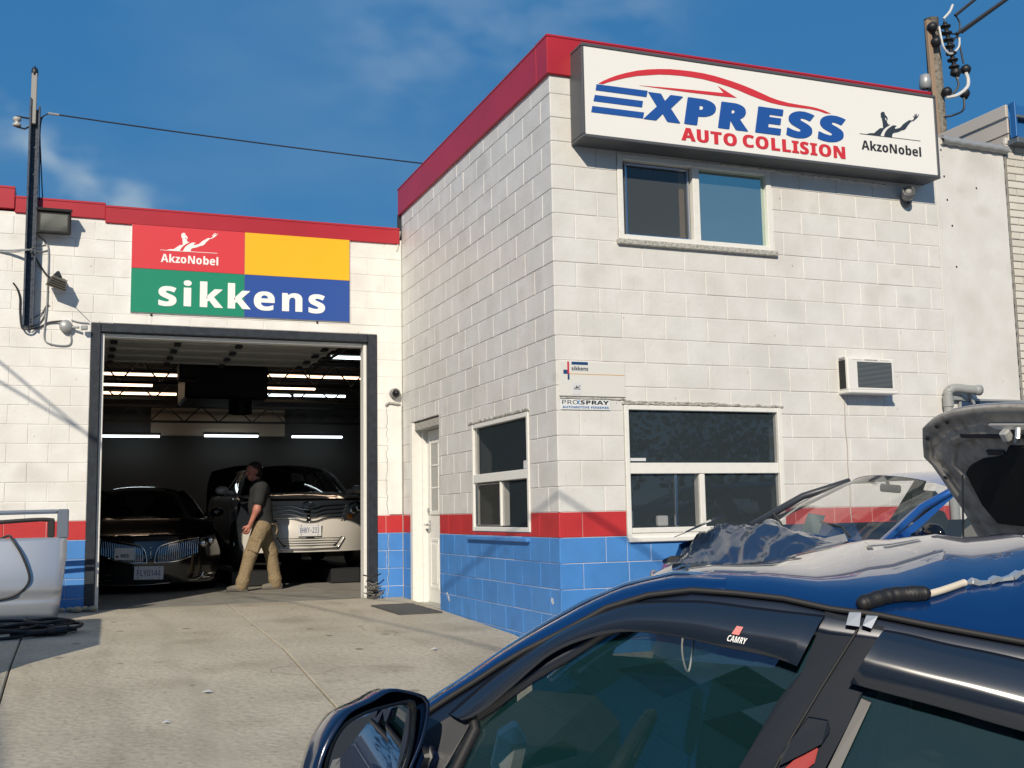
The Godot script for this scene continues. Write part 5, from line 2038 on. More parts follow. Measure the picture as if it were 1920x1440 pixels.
	# dark car further in, bonnet up
	o = thing("dark_hatchback", "dark grey car deep in the shop with its bonnet raised, behind the walking man", "car")
	o.transform = Transform3D(Basis(Vector3.UP, PI - 0.12), V(-0.55, fy, -13.4))
	c = {"L": 4.3, "W": 1.76, "H": 1.48, "round": 0.42, "sill": 0.2, "hood_front": 0.80, "cowl_y": 1.0, "cowl_z": -1.1, "hdr_z": -0.4, "roof_end": 1.2, "back_z": 1.85, "deck_y": 1.02, "wf": -1.30, "wr": 1.25, "r": 0.32, "wroof": 0.56}
	make_car(o, c, paint(0.03, 0.032, 0.034, 0.3, 0.3), {"no_hood": true})
	st2 = S(true)
	raised_bonnet(st2, c, 1.05)
	put("bonnet", st2, M.black, o)
	st2 = S()
	bx(st2, V(-0.72, 0.3, -1.85), V(0.72, 0.72, -1.1), 0.05)
	put("engine", st2, M.black, o)
	for s in [-1.0, 1.0]:
		front_lamp(o, c, [Vector2(s * 0.50, 0.72), Vector2(s * 0.74, 0.74), Vector2(s * 0.76, 0.60), Vector2(s * 0.50, 0.58)])


func raised_bonnet(st: SurfaceTool, c: Dictionary, ang: float) -> void:
	var rows := []
	for i in 9:
		var t := i / 8.0
		var row := []
		for j in 13:
			var u := lerpf(-1.0, 1.0, j / 12.0)
			var d := t * (1.0 - 0.10 * u * u) * 1.0
			row.append(V(u * c.w * 0.86 * (1.0 - 0.12 * pow(t, 4.0)), c.cowl_y + sin(ang) * d + cos(ang) * 0.05 * (1.0 - u * u), c.cowl_z - cos(ang) * d + sin(ang) * 0.05 * (1.0 - u * u)))
		rows.append(row)
	grid(st, rows)


func build_yard_cars() -> void:
	# crashed blue hatchback against the office wall
	var o := thing("crashed_blue_car", "blue car with crumpled bonnet parked nose left against the office wall", "car")
	var slope := Basis(V(1, 0, 0), 0.0798)
	var z := 1.32
	o.transform = Transform3D(slope * Basis(Vector3.UP, PI * 0.5), V(2.44, ground_y(z), z))
	var c := {"L": 4.45, "W": 1.72, "H": 1.51, "round": 0.42, "sill": 0.2, "hood_front": 0.82, "cowl_y": 1.07, "cowl_z": -1.26, "hdr_z": -0.40, "roof_end": 1.2, "back_z": 1.95, "deck_y": 1.05, "wf": -1.35, "wr": 1.25, "r": 0.31, "wroof": 0.57}
	var blue := paint(0.02, 0.105, 0.36, 0.3, 0.4)
	var dusty := paint(0.035, 0.065, 0.125, 0.3, 0.5)
	var clear := pane(0.25, 0.30, 0.27, 0.10)
	make_car(o, c, blue, {"no_hood": true, "glass": clear, "trim": mt(0.22, 0.21, 0.19, 0.8), "mirror_paint": M.gloss_black, "one_mirror": true, "far_pillar_seal_shade": mt(0.03, 0.035, 0.045, 0.4)})  # far pillar colour holds its black seal and its backlit shade
	# crumpled bonnet: one sheet buckled into long folds with sharp creases
	var st := S(true)
	var fold := FastNoiseLite.new()
	fold.noise_type = FastNoiseLite.TYPE_SIMPLEX
	fold.fractal_type = FastNoiseLite.FRACTAL_RIDGED
	fold.fractal_octaves = 3
	fold.frequency = 1.15
	fold.seed = 12
	var rows := []
	for i in 61:
		var t := i / 60.0
		var row := []
		for j in 57:
			var u := lerpf(-1.0, 1.0, j / 56.0)
			var x: float = u * c.w * 0.93
			var zz := lerpf(-2.14 + 0.34 * pow(absf(u), 2.6), -1.31 + 0.12 * u * u, t)
			var y := lerpf(0.79, 1.02, smoothstep(0.0, 1.0, t)) + 0.01
			y += 0.13 * maxf(0.0, 1.0 - absf(t - 0.66 + 0.10 * u) / 0.32) * smoothstep(-0.9, 0.5, u)
			y += 0.10 * maxf(0.0, 1.0 - absf(t - 0.80 - 0.22 * u) / 0.26) * smoothstep(0.6, -0.3, u)
			y -= 0.035 * maxf(0.0, 1.0 - absf(t - 0.40 - 0.15 * u) / 0.13)
			y += 0.042 * fold.get_noise_2d(u * 0.8 + t * 0.5, t * 1.5 - u * 0.25) * smoothstep(0.0, 0.25, t)
			row.append(V(x + 0.02 * fold.get_noise_2d(t * 1.4 + 5.0, u), y, zz + 0.03 * fold.get_noise_2d(u + 9.0, t * 1.3)))
		rows.append(row)
	grid(st, rows)
	put("bonnet", st, dusty, o, "crumpled bonnet")
	st = S()
	bx(st, V(-0.70, 0.5, -1.9), V(0.70, 0.84, -1.3), 0.04)
	put("engine", st, M.black, o)
	# buckled wing tops beside the screen
	st = S()
	slab(st, [V(-0.80, 0.98, -1.62), V(-0.76, 1.07, -1.36), V(-0.60, 1.10, -1.26), V(-0.52, 1.05, -1.45), V(-0.66, 1.0, -1.65)], V(0, 0.006, 0))
	put("torn_panel", st, dusty, o)
	st = S()
	slab(st, [V(0.80, 0.96, -1.75), V(0.78, 1.10, -1.42), V(0.52, 1.14, -1.48), V(0.56, 1.02, -1.78)], V(0, 0.006, 0))
	put("torn_panel", st, dusty, o)
	for s in [-1.0, 1.0]:
		front_lamp(o, c, [Vector2(s * 0.46, 0.70), Vector2(s * 0.66, 0.76), Vector2(s * 0.78, 0.76), Vector2(s * 0.78, 0.62), Vector2(s * 0.56, 0.58)], 0.006, mt(0.30, 0.32, 0.34, 0.12))
	st = S()
	tube(st, [V(-0.66, 1.09, -1.27), V(-0.42, 1.13, -1.14), V(-0.10, 1.14, -1.08)], 0.008, 5)
	put("wiper", st, M.black, o)
	st = S()
	tube(st, [V(0.02, 1.10, -1.31), V(0.30, 1.13, -1.16), V(0.60, 1.15, -1.0)], 0.008, 5)
	put("wiper", st, M.black, o)
	st = S()
	slab(st, [V(0.22, 1.02, -0.86), V(0.48, 1.02, -0.82), V(0.48, 1.15, -0.76), V(0.22, 1.15, -0.80)], V(0.0, 0.004, 0.004))
	put("dashboard_screen", st, mt(0.03, 0.10, 0.12, 0.1), o)
	# grey car with its bonnet up, right edge
	o = thing("open_bonnet_car", "grey car at the right edge with its bonnet propped wide open", "car")
	z = 3.57
	o.transform = Transform3D(slope * Basis(Vector3.UP, PI * 0.5), V(2.55, ground_y(z), z))
	c = {"L": 4.5, "W": 1.76, "H": 1.5, "round": 0.42, "sill": 0.2, "hood_front": 0.80, "cowl_y": 1.03, "cowl_z": -1.0, "hdr_z": -0.25, "roof_end": 1.2, "back_z": 1.9, "deck_y": 1.02, "wf": -1.35, "wr": 1.25, "r": 0.32, "wroof": 0.57}
	var greyp := paint(0.20, 0.205, 0.21, 0.35, 0.4)
	make_car(o, c, greyp, {"no_hood": true})
	st = S()
	bx(st, V(-0.70, 0.3, -1.95), V(0.70, 0.70, -1.05), 0.05)
	put("engine", st, M.black, o)
	for s in [-1.0, 1.0]:
		front_lamp(o, c, [Vector2(s * 0.46, 0.72), Vector2(s * 0.66, 0.76), Vector2(s * 0.80, 0.74), Vector2(s * 0.78, 0.60), Vector2(s * 0.50, 0.58)])
	build_open_bonnet(o, c)


func build_open_bonnet(o: Node3D, c: Dictionary) -> void:
	# local frame of the raised panel: p.x across, p.y up along the panel from the hinge
	var ang := 0.93
	var hinge := V(0, 1.03, -1.02)
	var up := V(0, sin(ang), -cos(ang))
	var out := V(0, cos(ang), sin(ang))            # towards the painted outer face
	var half := [[0.0, 0.0], [0.70, 0.0], [0.735, 0.06], [0.742, 0.2], [0.738, 0.33], [0.742, 0.42], [0.755, 0.50], [0.762, 0.61], [0.775, 0.70], [0.802, 0.756], [0.74, 0.86], [0.672, 0.963], [0.60, 1.003], [0.51, 1.040], [0.38, 1.076], [0.25, 1.094], [0.12, 1.105], [0.0, 1.108]]
	var outline := []
	for p in half:
		outline.append(Vector2(p[0], p[1]))
	for i in range(half.size() - 2, 0, -1):
		outline.append(Vector2(-half[i][0], half[i][1]))
	var xf := Transform3D(Basis(V(1, 0, 0), up, V(1, 0, 0).cross(up)), hinge)
	var s: float = 1.0 if xf.basis.z.dot(out) > 0 else -1.0
	# painted skin, gently domed, and the pressed inner frame
	var st := S()
	prism(st, outline, 0.012 * s, xf * at(0, 0, 0.02 * s))
	var skin := put("bonnet", st, paint(0.42, 0.41, 0.38, 0.35, 0.3), o, "propped open bonnet seen from below")
	var primer := worn(mt(0.47, 0.44, 0.40, 0.7), noise_tex(0.012, 61, 4, [[0.0, Color(0.62, 0.58, 0.53)], [0.5, grey(0.92)], [1.0, grey(1)]]), 1.6, M.grain, 0.3)
	st = S(true)
	var rows := []
	for i in outline.size() + 1:
		var p: Vector2 = outline[i % outline.size()]
		var n := (Vector2(0, 0.55) - p).normalized()
		var row := []
		for q in [[0.0, 0.016], [0.0, -0.001], [0.006, -0.006], [0.05, -0.007], [0.065, 0.001], [0.15, 0.004], [0.165, -0.003], [0.215, -0.004], [0.235, 0.009]]:
			row.append(xf * V(p.x + n.x * q[0], p.y + n.y * q[0], q[1] * s))
		rows.append(row)
	grid(st, rows)
	put("inner_frame", st, primer, skin)
	st = S()
	var inner := []
	for p in outline:
		inner.append(Vector2(p.x * 0.80, 0.1 + p.y * 0.80))
	prism(st, inner, 0.004 * s, xf * at(0, 0, 0.008 * s))
	put("inner_panel", st, primer, skin)
	st = S()
	prism(st, [Vector2(-0.50, 0.30), Vector2(0.50, 0.30), Vector2(0.54, 0.43), Vector2(0.53, 0.55), Vector2(0.52, 0.66), Vector2(0.46, 0.71), Vector2(0.345, 0.757), Vector2(0.16, 0.785), Vector2(0.10, 0.85), Vector2(-0.10, 0.85), Vector2(-0.16, 0.785), Vector2(-0.345, 0.757), Vector2(-0.46, 0.71), Vector2(-0.52, 0.66), Vector2(-0.53, 0.55), Vector2(-0.54, 0.43)], -0.02 * s, xf * at(0, 0, 0.006 * s))
	put("sound_pad", st, worn(mt(0.012, 0.013, 0.014, 0.95), null, 4.0, M.grain, 0.8), skin)
	st = S()
	prism(st, [Vector2(-0.40, 0.905), Vector2(0.40, 0.905), Vector2(0.40, 0.928), Vector2(-0.40, 0.928)], -0.012 * s, xf * at(0, 0, 0.002 * s))
	for q in [[0.22, 0.80], [-0.22, 0.80]]:
		prism(st, [Vector2(q[0] - 0.06, q[1] - 0.012), Vector2(q[0] + 0.06, q[1] - 0.012), Vector2(q[0] + 0.06, q[1] + 0.02), Vector2(q[0] - 0.06, q[1] + 0.02)], -0.006 * s, xf)
	for q in [[0.53, 0.985], [0.43, 1.015], [0.66, 0.90], [0.70, 0.62], [-0.53, 0.985], [-0.43, 1.015], [0.45, 0.12], [0.36, 0.13]]:
		disc(st, xf * V(q[0], q[1], -0.018 * s), xf.basis.x * 0.016, xf.basis.y * 0.013, 10)
	put("slot", st, M.black, skin)
	st = S()
	prism(st, [Vector2(-0.10, 0.972), Vector2(0.10, 0.972), Vector2(0.14, 1.0), Vector2(-0.14, 1.0)], -0.022 * s, xf)
	box(st, V(0.05, 0.06, 0.05), xf * at(0.035, 0.945, -0.035 * s), 0.008)
	tube(st, [xf * V(-0.05, 0.98, -0.02 * s), xf * V(-0.06, 0.95, -0.06 * s), xf * V(-0.03, 0.92, -0.05 * s)], 0.014, 8)
	put("latch", st, mt(0.6, 0.6, 0.58, 0.3, 0.5), skin)
	st = S()
	tube(st, [xf * V(0.53, 0.66, -0.03 * s), V(0.62, 0.86, -1.35)], 0.006, 6)
	put("prop_rod", st, M.dark_steel, skin)


# ---------------------------------------------------------------- the blue car close to the camera
func resample(list: Array, n: int) -> Array:
	var cum := [0.0]
	for i in range(1, list.size()):
		cum.append(cum[-1] + (list[i] - list[i - 1]).length())
	var out := []
	for k in n:
		var d: float = cum[-1] * k / (n - 1)
		var i := 0
		while i < list.size() - 2 and cum[i + 1] < d:
			i += 1
		var t: float = (d - cum[i]) / maxf(1e-6, cum[i + 1] - cum[i])
		out.append(list[i].lerp(list[i + 1], t))
	return out


func mirrored(list: Array) -> Array:
	var out := []
	for p in list:
		out.append(V(-p.x, p.y, p.z))
	return out


func moved(list: Array, d: Vector3) -> Array:
	var out := []
	for p in list:
		out.append(p + d)
	return out


func rail(z: float) -> Vector3:                       # gutter line of the roof, left side
	var y := lerp_list([[-0.75, 1.155], [-0.605, 1.255], [-0.467, 1.334], [-0.382, 1.384], [-0.294, 1.414], [-0.186, 1.430], [-0.067, 1.427], [0.142, 1.404], [0.302, 1.387], [0.438, 1.367], [0.80, 1.305], [1.15, 1.215]], z)
	return V(-1.219 + 0.45 * y, y, z)


func far_drop(x: float, z: float) -> float:      # the far screen pillar leans a little lower
	return -0.085 * smoothstep(-0.50, 0.50, x) * (1.0 - smoothstep(-0.28, 0.16, z))


func roof_y(x: float, z: float) -> float:
	var e := rail(z)
	var u := clampf(absf(x / e.x), 0.0, 1.0)
	var c := lerp_list([[-0.30, 0.0], [-0.18, 0.004], [0.0, 0.014], [0.16, 0.050], [0.33, 0.095], [0.60, 0.145], [1.15, 0.13]], z)
	var shoulder := lerpf(lerpf(0.034, 0.014, smoothstep(-0.45, 0.1, x)), 0.03, smoothstep(-0.22, 0.2, z))
	return e.y + shoulder * (1.0 - pow(u, 9.0)) + c * (1.0 - pow(u, 2.0 if x < 0.0 else 2.6)) + far_drop(x, z)


func build_near_car() -> void:
	var o := thing("near_blue_car", "glossy dark blue saloon close to the camera at the lower right", "car")
	o.transform = Transform3D(Basis(V(0.6353, 0.0616, -0.7698), V(0.0, 0.9968, 0.0797), V(0.7723, -0.0507, 0.6332)).orthonormalized(), V(-1.798, -0.530, 5.563))
	var blue := paint(0.003, 0.033, 0.135, 0.22, 0.35)
	var dark := paint(0.006, 0.010, 0.022, 0.25, 0.2)
	var smoke := mt(0.012, 0.017, 0.028, 0.12)
	smoke.metallic_specular = 0.75
	var N := V(-0.912, 0.410, 0.0)                    # outward from the side of the cabin
	# roof skin
	var st := S(true)
	var rows := []
	for i in 25:
		var t := i / 24.0
		var row := []
		for j in 33:
			var u := lerpf(-1.0, 1.0, j / 32.0)
			u = sign(u) * (1.0 - pow(1.0 - absf(u), 1.4))
			var z := lerpf(-0.20 - 0.07 * (1.0 - u * u), 1.15 - 0.05 * u * u, t)
			var e := rail(z)
			row.append(V(-e.x * u, roof_y(-e.x * u, z), z))
		rows.append(row)
	grid(st, rows)
	put("roof", st, blue, o)
	# windscreen pillars
	var groove := [V(-0.734, 1.078, -0.842), V(-0.699, 1.155, -0.750), V(-0.686, 1.185, -0.707), V(-0.671, 1.219, -0.656), V(-0.654, 1.255, -0.605), V(-0.640, 1.287, -0.554), V(-0.619, 1.334, -0.467), V(-0.596, 1.384, -0.382), V(-0.583, 1.414, -0.294), V(-0.577, 1.427, -0.206), V(-0.576, 1.428, -0.13)]
	var inner := [V(-0.655, 1.078, -0.872), V(-0.622, 1.155, -0.781), V(-0.598, 1.209, -0.702), V(-0.571, 1.269, -0.624), V(-0.544, 1.328, -0.536), V(-0.521, 1.381, -0.447), V(-0.502, 1.422, -0.357), V(-0.487, 1.452, -0.246), V(-0.484, 1.449, -0.14)]
	var g := resample(groove, 24)
	var n := resample(inner, 24)
	for s in [1, -1]:
		st = S(true)
		var pr := []
		for i in 24:
			var a: Vector3 = g[i]
			var b: Vector3 = n[i]
			var row := [a + V(0.004, -0.012, 0), a, a.lerp(b, 0.3) + V(-0.004, 0.012, 0), a.lerp(b, 0.65) + V(-0.002, 0.011, 0), b, b + V(0.012, -0.012, 0.01)]
			pr.append(moved(mirrored(row), V(0, far_drop(0.5, b.z) - 0.055, 0)) if s < 0 else row)
		grid(st, pr)
		put("windscreen_pillar", st, blue, o)
		st = S(true)
		var edge := []
		for i in 24:
			edge.append(n[i] + V(0.004, 0.002, -0.002))
		tube(st, moved(mirrored(edge), V(0, -0.14, 0)) if s < 0 else edge, 0.006, 6)
		put("windscreen_seal", st, M.chrome, o)
	# black gutter mouldings
	for s in [1, -1]:
		st = S(true)
		var line := groove.slice(0, 9)
		for k in 15:
			line.append(rail(-0.2 + k * 0.095))
		line = moved(line, V(-0.003, 0.002, 0))
		var far := []
		for p in line:
			far.append(V(-p.x, p.y + far_drop(0.5, p.z), p.z))
		tube(st, far if s < 0 else line, 0.0065, 8)
		put("roof_moulding", st, M.rubber, o)
	# door frames under the gutter
	for s in [1, -1]:
		st = S(true)
		var top := groove.slice(0, 9)
		for k in 15:
			top.append(rail(-0.2 + k * 0.095))
		var fr := []
		for i in top.size():
			var p: Vector3 = top[i]
			var back := V(0, 0, 0.045) * clampf((1.40 - p.y) * 6.0, 0.0, 1.0) if p.z < -0.15 else Vector3.ZERO
			var row := [p + V(0.002, -0.004, 0), p + V(-0.006, -0.014, 0), p + V(-0.019, -0.038, 0) + back * 0.7, p + V(-0.024, -0.056, 0) + back, p + V(-0.012, -0.060, 0) + back]
			fr.append(moved(mirrored(row), V(0, far_drop(0.5, p.z), 0)) if s < 0 else row)
		grid(st, fr)
		put("door_frame", st, dark, o)
	# smoked rain visors
	var bend := [V(-0.722, 1.157, -0.693), V(-0.705, 1.196, -0.648), V(-0.687, 1.235, -0.603), V(-0.659, 1.298, -0.520), V(-0.637, 1.347, -0.440), V(-0.616, 1.391, -0.332), V(-0.611, 1.403, -0.215), V(-0.611, 1.404, -0.160), V(-0.614, 1.398, -0.063), V(-0.616, 1.394, 0.013), V(-0.617, 1.391, 0.069)]
	var low := [V(-0.734, 1.150, -0.660), V(-0.724, 1.173, -0.617), V(-0.701, 1.224, -0.561), V(-0.668, 1.298, -0.476), V(-0.649, 1.339, -0.369), V(-0.646, 1.347, -0.281), V(-0.649, 1.340, -0.195), V(-0.654, 1.330, -0.130), V(-0.658, 1.321, -0.051), V(-0.662, 1.313, -0.006), V(-0.665, 1.304, 0.024)]
	var rbend := [V(-0.627, 1.372, 0.182), V(-0.629, 1.366, 0.231), V(-0.634, 1.354, 0.300), V(-0.643, 1.335, 0.433), V(-0.668, 1.28, 0.72), V(-0.69, 1.22, 0.93)]
	var rlow := [V(-0.675, 1.281, 0.125), V(-0.681, 1.268, 0.195), V(-0.689, 1.250, 0.296), V(-0.701, 1.224, 0.426), V(-0.715, 1.19, 0.62), V(-0.725, 1.16, 0.90)]
	for q in [[bend, low], [rbend, rlow]]:
		for s in [1, -1]:
			st = S(true)
			var a := resample(curve(q[0], 4), 36)
			var b := resample(curve(q[1], 4), 36)
			var vr := []
			for i in 36:
				var up: Vector3 = (a[i] - b[i]).normalized()
				var row := [a[i] + up * 0.016 - N * 0.016, a[i] + up * 0.008 - N * 0.006, a[i], a[i].lerp(b[i], 0.12) + N * 0.004, a[i].lerp(b[i], 0.5) + N * 0.006, b[i] + N * 0.001, b[i] - N * 0.004]
				vr.append(moved(mirrored(row), V(0, far_drop(0.5, a[i].z), 0)) if s < 0 else row)
			grid(st, vr)
			put("rain_visor", st, smoke, o)
	# badge on the visor
	st = S()
	var bt := Transform3D(Basis(V(0, -0.12, 0.99).normalized(), V(0.35, 0.93, 0.12).normalized(), V(-0.93, 0.36, 0.04).normalized()).orthonormalized(), V(-0.650, 1.345, -0.121))
	prism(st, [Vector2(0.012, 0.012), Vector2(0.020, 0.030), Vector2(0.033, 0.030), Vector2(0.027, 0.012)], 0.001, bt * at(0, 0, 0.004))
	put("badge", st, mt(0.5, 0.01, 0.02, 0.4), o)
	lettering(o, "lettering", "CAMRY", Rect2(0.004, -0.004, 0.038, 0.013), bt * at(0, 0, 0.004), M.plate, {"depth": 0.001, "shear": 0.25})
	# centre pillar
	var satin := mt(0.006, 0.011, 0.021, 0.4)
	satin.metallic_specular = 0.15
	for s in [1, -1]:
		st = S()
		var pil := [V(-0.587, 1.404, 0.075), V(-0.640, 1.287, 0.032), V(-0.662, 1.237, -0.010), V(-0.720, 1.108, -0.084), V(-0.768, 1.002, -0.145), V(-0.768, 1.002, 0.008), V(-0.713, 1.123, 0.080), V(-0.675, 1.208, 0.125), V(-0.651, 1.263, 0.150), V(-0.598, 1.382, 0.190)]
		if s < 0:
			pil = mirrored(pil)
		slab(st, pil, V(0.02 * s, 0, 0))
		put("door_pillar", st, satin, o)
		st = S(true)
		var gap := [V(-0.590, 1.404, 0.145), V(-0.606, 1.373, 0.138), V(-0.654, 1.265, 0.071), V(-0.697, 1.170, 0.015), V(-0.765, 1.01, -0.07)]
		gap = moved(gap, N * 0.002)
		tube(st, mirrored(gap) if s < 0 else gap, 0.003, 6)
		put("door_gap_seal", st, M.rubber, o)
		st = S()
		var chn := [V(-0.656, 1.248, 0.146), V(-0.659, 1.242, 0.164), V(-0.713, 1.124, 0.108), V(-0.768, 1.005, 0.045), V(-0.768, 1.005, 0.022), V(-0.715, 1.122, 0.084)]
		chn = moved(chn, N * 0.003)
		if s < 0:
			chn = mirrored(chn)
		slab(st, chn, V(0.012 * s, 0, 0))
		put("window_channel", st, mt(0.035, 0.038, 0.042, 0.5), o)
	st = S()
	var hnd := [V(-0.683, 1.206, 0.047), V(-0.684, 1.203, 0.083), V(-0.692, 1.187, 0.088), V(-0.702, 1.163, 0.073), V(-0.711, 1.144, 0.041), V(-0.722, 1.119, -0.005), V(-0.712, 1.142, 0.0), V(-0.700, 1.167, 0.018)]
	slab(st, moved(hnd, N * 0.012), V(0.012, 0, 0))
	put("pillar_trim", st, satin, o)
	st = S()
	slab(st, moved([V(-0.689, 1.160, 0.056), V(-0.694, 1.150, 0.066), V(-0.706, 1.126, 0.060), V(-0.713, 1.110, 0.040), V(-0.722, 1.09, 0.02), V(-0.712, 1.112, 0.005)], N * 0.014), V(0.006, 0, 0))
	put("red_marker", st, mt(0.30, 0.0, 0.002, 0.6), o)
	st = S()
	for q in [[V(-0.598, 1.404, 0.122), V(-0.598, 1.405, 0.145), V(-0.613, 1.379, 0.142), V(-0.612, 1.381, 0.116)], [V(-0.600, 1.400, 0.155), V(-0.600, 1.400, 0.177), V(-0.613, 1.377, 0.165), V(-0.612, 1.382, 0.148)]]:
		slab(st, moved(q, N * 0.008), V(0.02, 0, 0))
	put("roof_clip", st, mt(0.20, 0.23, 0.28, 0.45, 0.2), o)
	st = S()
	slab(st, [V(0.590, 1.405, 0.15), V(0.590, 1.425, 0.19), V(0.585, 1.432, 0.29), V(0.585, 1.410, 0.29)], V(-0.012, 0.004, 0))
	put("roof_clip", st, mt(0.12, 0.12, 0.11, 0.5), o, "dark clip on the far gutter")
	# side glass
	var tint := pane(0.006, 0.035, 0.036, 0.30)
	for s in [1, -1]:
		st = S()
		var gp := [V(-0.712, 1.136, -0.66), V(-0.668, 1.225, -0.55), V(-0.640, 1.29, -0.465), V(-0.618, 1.345, -0.36), V(-0.606, 1.37, -0.18), V(-0.610, 1.36, 0.06), V(-0.640, 1.287, 0.034), V(-0.662, 1.237, -0.008), V(-0.720, 1.108, -0.080), V(-0.772, 0.993, -0.14), V(-0.772, 0.993, -0.74), V(-0.735, 1.06, -0.70)]
		gp = moved(gp, N * -0.014)
		slab(st, mirrored(gp) if s < 0 else gp, V(0.0006 * s, 0, 0))
		put("side_window", st, tint, o)
		st = S()
		gp = [V(-0.613, 1.35, 0.17), V(-0.63, 1.31, 0.45), V(-0.66, 1.25, 0.75), V(-0.70, 1.16, 0.95), V(-0.772, 0.993, 1.02), V(-0.772, 0.993, 0.02), V(-0.715, 1.12, 0.09), V(-0.675, 1.208, 0.13)]
		gp = moved(gp, N * -0.014)
		slab(st, mirrored(gp) if s < 0 else gp, V(0.0006 * s, 0, 0))
		put("side_window", st, tint, o)
		# sail at the foot of the pillar
		st = S()
		gp = [V(-0.734, 1.085, -0.800), V(-0.706, 1.150, -0.699), V(-0.700, 1.155, -0.668), V(-0.712, 1.136, -0.654), V(-0.742, 1.06, -0.690), V(-0.770, 0.995, -0.73), V(-0.772, 0.993, -0.86)]
		slab(st, mirrored(gp) if s < 0 else gp, V(0.012 * s, 0, 0))
		put("mirror_sail", st, mt(0.035, 0.037, 0.042, 0.35), o)
		st = S(true)
		var post := [V(-0.700, 1.160, -0.655), V(-0.712, 1.130, -0.640), V(-0.745, 1.05, -0.672), V(-0.772, 0.99, -0.70)]
		tube(st, mirrored(post) if s < 0 else post, 0.012, 6)
		put("window_post", st, M.rubber, o)
	# windscreen and rear window
	st = S(true)
	var wr := []
	for i in 13:
		var t := i / 12.0
		var row := []
		for j in 17:
			var u := lerpf(-1.0, 1.0, j / 16.0)
			var hx := lerpf(0.66, 0.485, t)
			row.append(V(u * hx, lerpf(0.985, 1.450 + 0.004 * (1.0 - u * u) - 0.075 * smoothstep(-0.9, 0.9, u), t) + 0.012 * sin(PI * t), lerpf(-0.98 - 0.10 * (1.0 - u * u), -0.255 - 0.06 * (1.0 - u * u), t)))
		wr.append(row)
	grid(st, wr)
	put("windscreen", st, pane(0.02, 0.06, 0.05, 0.15), o)
	st = S(true)
	var rw := []
	for i in 9:
		var t := i / 8.0
		var row := []
		for j in 17:
			var u := lerpf(-1.0, 1.0, j / 16.0)
			row.append(V(u * lerpf(0.55, 0.68, t), lerpf(1.28 + 0.085 * (1.0 - u * u), 1.0, t), lerpf(1.10 + 0.05 * (1.0 - u * u), 1.72 + 0.08 * (1.0 - u * u), t)))
		rw.append(row)
	grid(st, rw)
	put("rear_window", st, tint, o)
	# doors, rear wings, boot: bonnet, front wings and bumper are off
	st = S(true)
	for s in [1.0, -1.0]:
		var br := []
		for i in 31:
			var t := i / 30.0
			var z := lerpf(-1.0, 2.42, t)
			var nx := 1.0 - 0.16 * smoothstep(0.75, 1.0, t)
			var arch := 0.22
			var q := pow(0.36, 2.0) - pow(z - 1.42, 2.0)
			if q > 0.0:
				arch = 0.32 + sqrt(q)
			var row := []
			for p in [[-0.84, 0.20], [-0.895, 0.30], [-0.905, 0.55], [-0.895, 0.78], [-0.86, 0.90], [-0.81, 0.965], [-0.775, 0.985]]:
				row.append(V(p[0] * nx * s, maxf(p[1], arch), z))
			br.append(row)
		grid(st, br, Transform3D(), s < 0)
		# rear quarter behind the side glass
		slab(st, [V(-0.775 * s, 0.985, 1.0), V(-0.775 * s, 0.985, 1.74), V(-0.68 * s, 1.03, 1.70), V(-0.60 * s, 1.24, 1.2), V(-0.585 * s, 1.335, 0.9), V(-0.64 * s, 1.26, 0.95)], V(0.012 * s, 0, 0))
	var boot := []
	for i in 11:
		var t := i / 10.0
		var row := []
		for j in 17:
			var u := lerpf(-1.0, 1.0, j / 16.0)
			var z := lerpf(1.68, 2.42 + 0.12 * (1.0 - u * u), t)
			row.append(V(u * 0.76 * (1.0 - 0.14 * t), 0.985 + 0.03 * (1.0 - u * u) - 0.03 * t * t, z))
		boot.append(row)
	grid(st, boot)
	var tail := []
	for i in 7:
		var t := i / 6.0
		var row := []
		for j in 17:
			var u := lerpf(-1.0, 1.0, j / 16.0)
			row.append(V(u * lerpf(0.655, 0.76, sin(PI * 0.5 * t)), lerpf(0.955 + 0.03 * (1.0 - u * u), 0.25, t), 2.42 + 0.12 * (1.0 - u * u) + 0.08 * sin(PI * t)))
		tail.append(row)
	grid(st, tail)
	put("body", st, blue, o)
	for s in [1.0, -1.0]:
		st = S()
		box(st, V(0.25, 0.14, 0.05), at(s * 0.55, 0.80, 2.53, -s * 0.2), 0.02)
		put("tail_light", st, mt(0.35, 0.01, 0.012, 0.15), o)
		st = S(true)
		tube(st, [V(-0.785 * s, 0.992, -0.86), V(-0.785 * s, 0.992, 1.05)], 0.010, 6)
		put("window_sill_trim", st, M.rubber, o)
		for z in [-0.02, 0.98]:
			st = S(true)
			tube(st, curve([V(-0.89 * s, 0.83, z - 0.2), V(-0.925 * s, 0.835, z - 0.17), V(-0.925 * s, 0.835, z - 0.03), V(-0.89 * s, 0.83, z)], 4), 0.012, 8)
			put("door_handle", st, blue, o)
	# bare front end
	st = S()
	bx(st, V(-0.72, 0.25, -1.06), V(0.72, 0.90, -1.0), 0.02)
	bx(st, V(-0.62, 0.28, -2.1), V(-0.50, 0.42, -1.05), 0.02)
	bx(st, V(0.50, 0.28, -2.1), V(0.62, 0.42, -1.05), 0.02)
	bx(st, V(-0.60, 0.25, -2.16), V(0.60, 0.34, -2.08), 0.02)
	put("front_frame", st, M.black, o)
	st = S()
	bx(st, V(-0.42, 0.22, -1.8), V(0.42, 0.50, -1.15), 0.06)
	put("engine", st, M.dark_steel, o)
	for z in [-1.38, 1.42]:
		for s in [-1.0, 1.0]:
			make_wheel(o, V(s * 0.80, 0.315, z), 0.315, s, M.dull_chrome)
	# cabin
	var trim := mt(0.016, 0.018, 0.02, 0.7)
	st = S()
	bx(st, V(-0.75, 0.22, -1.0), V(0.75, 0.30, 1.8))
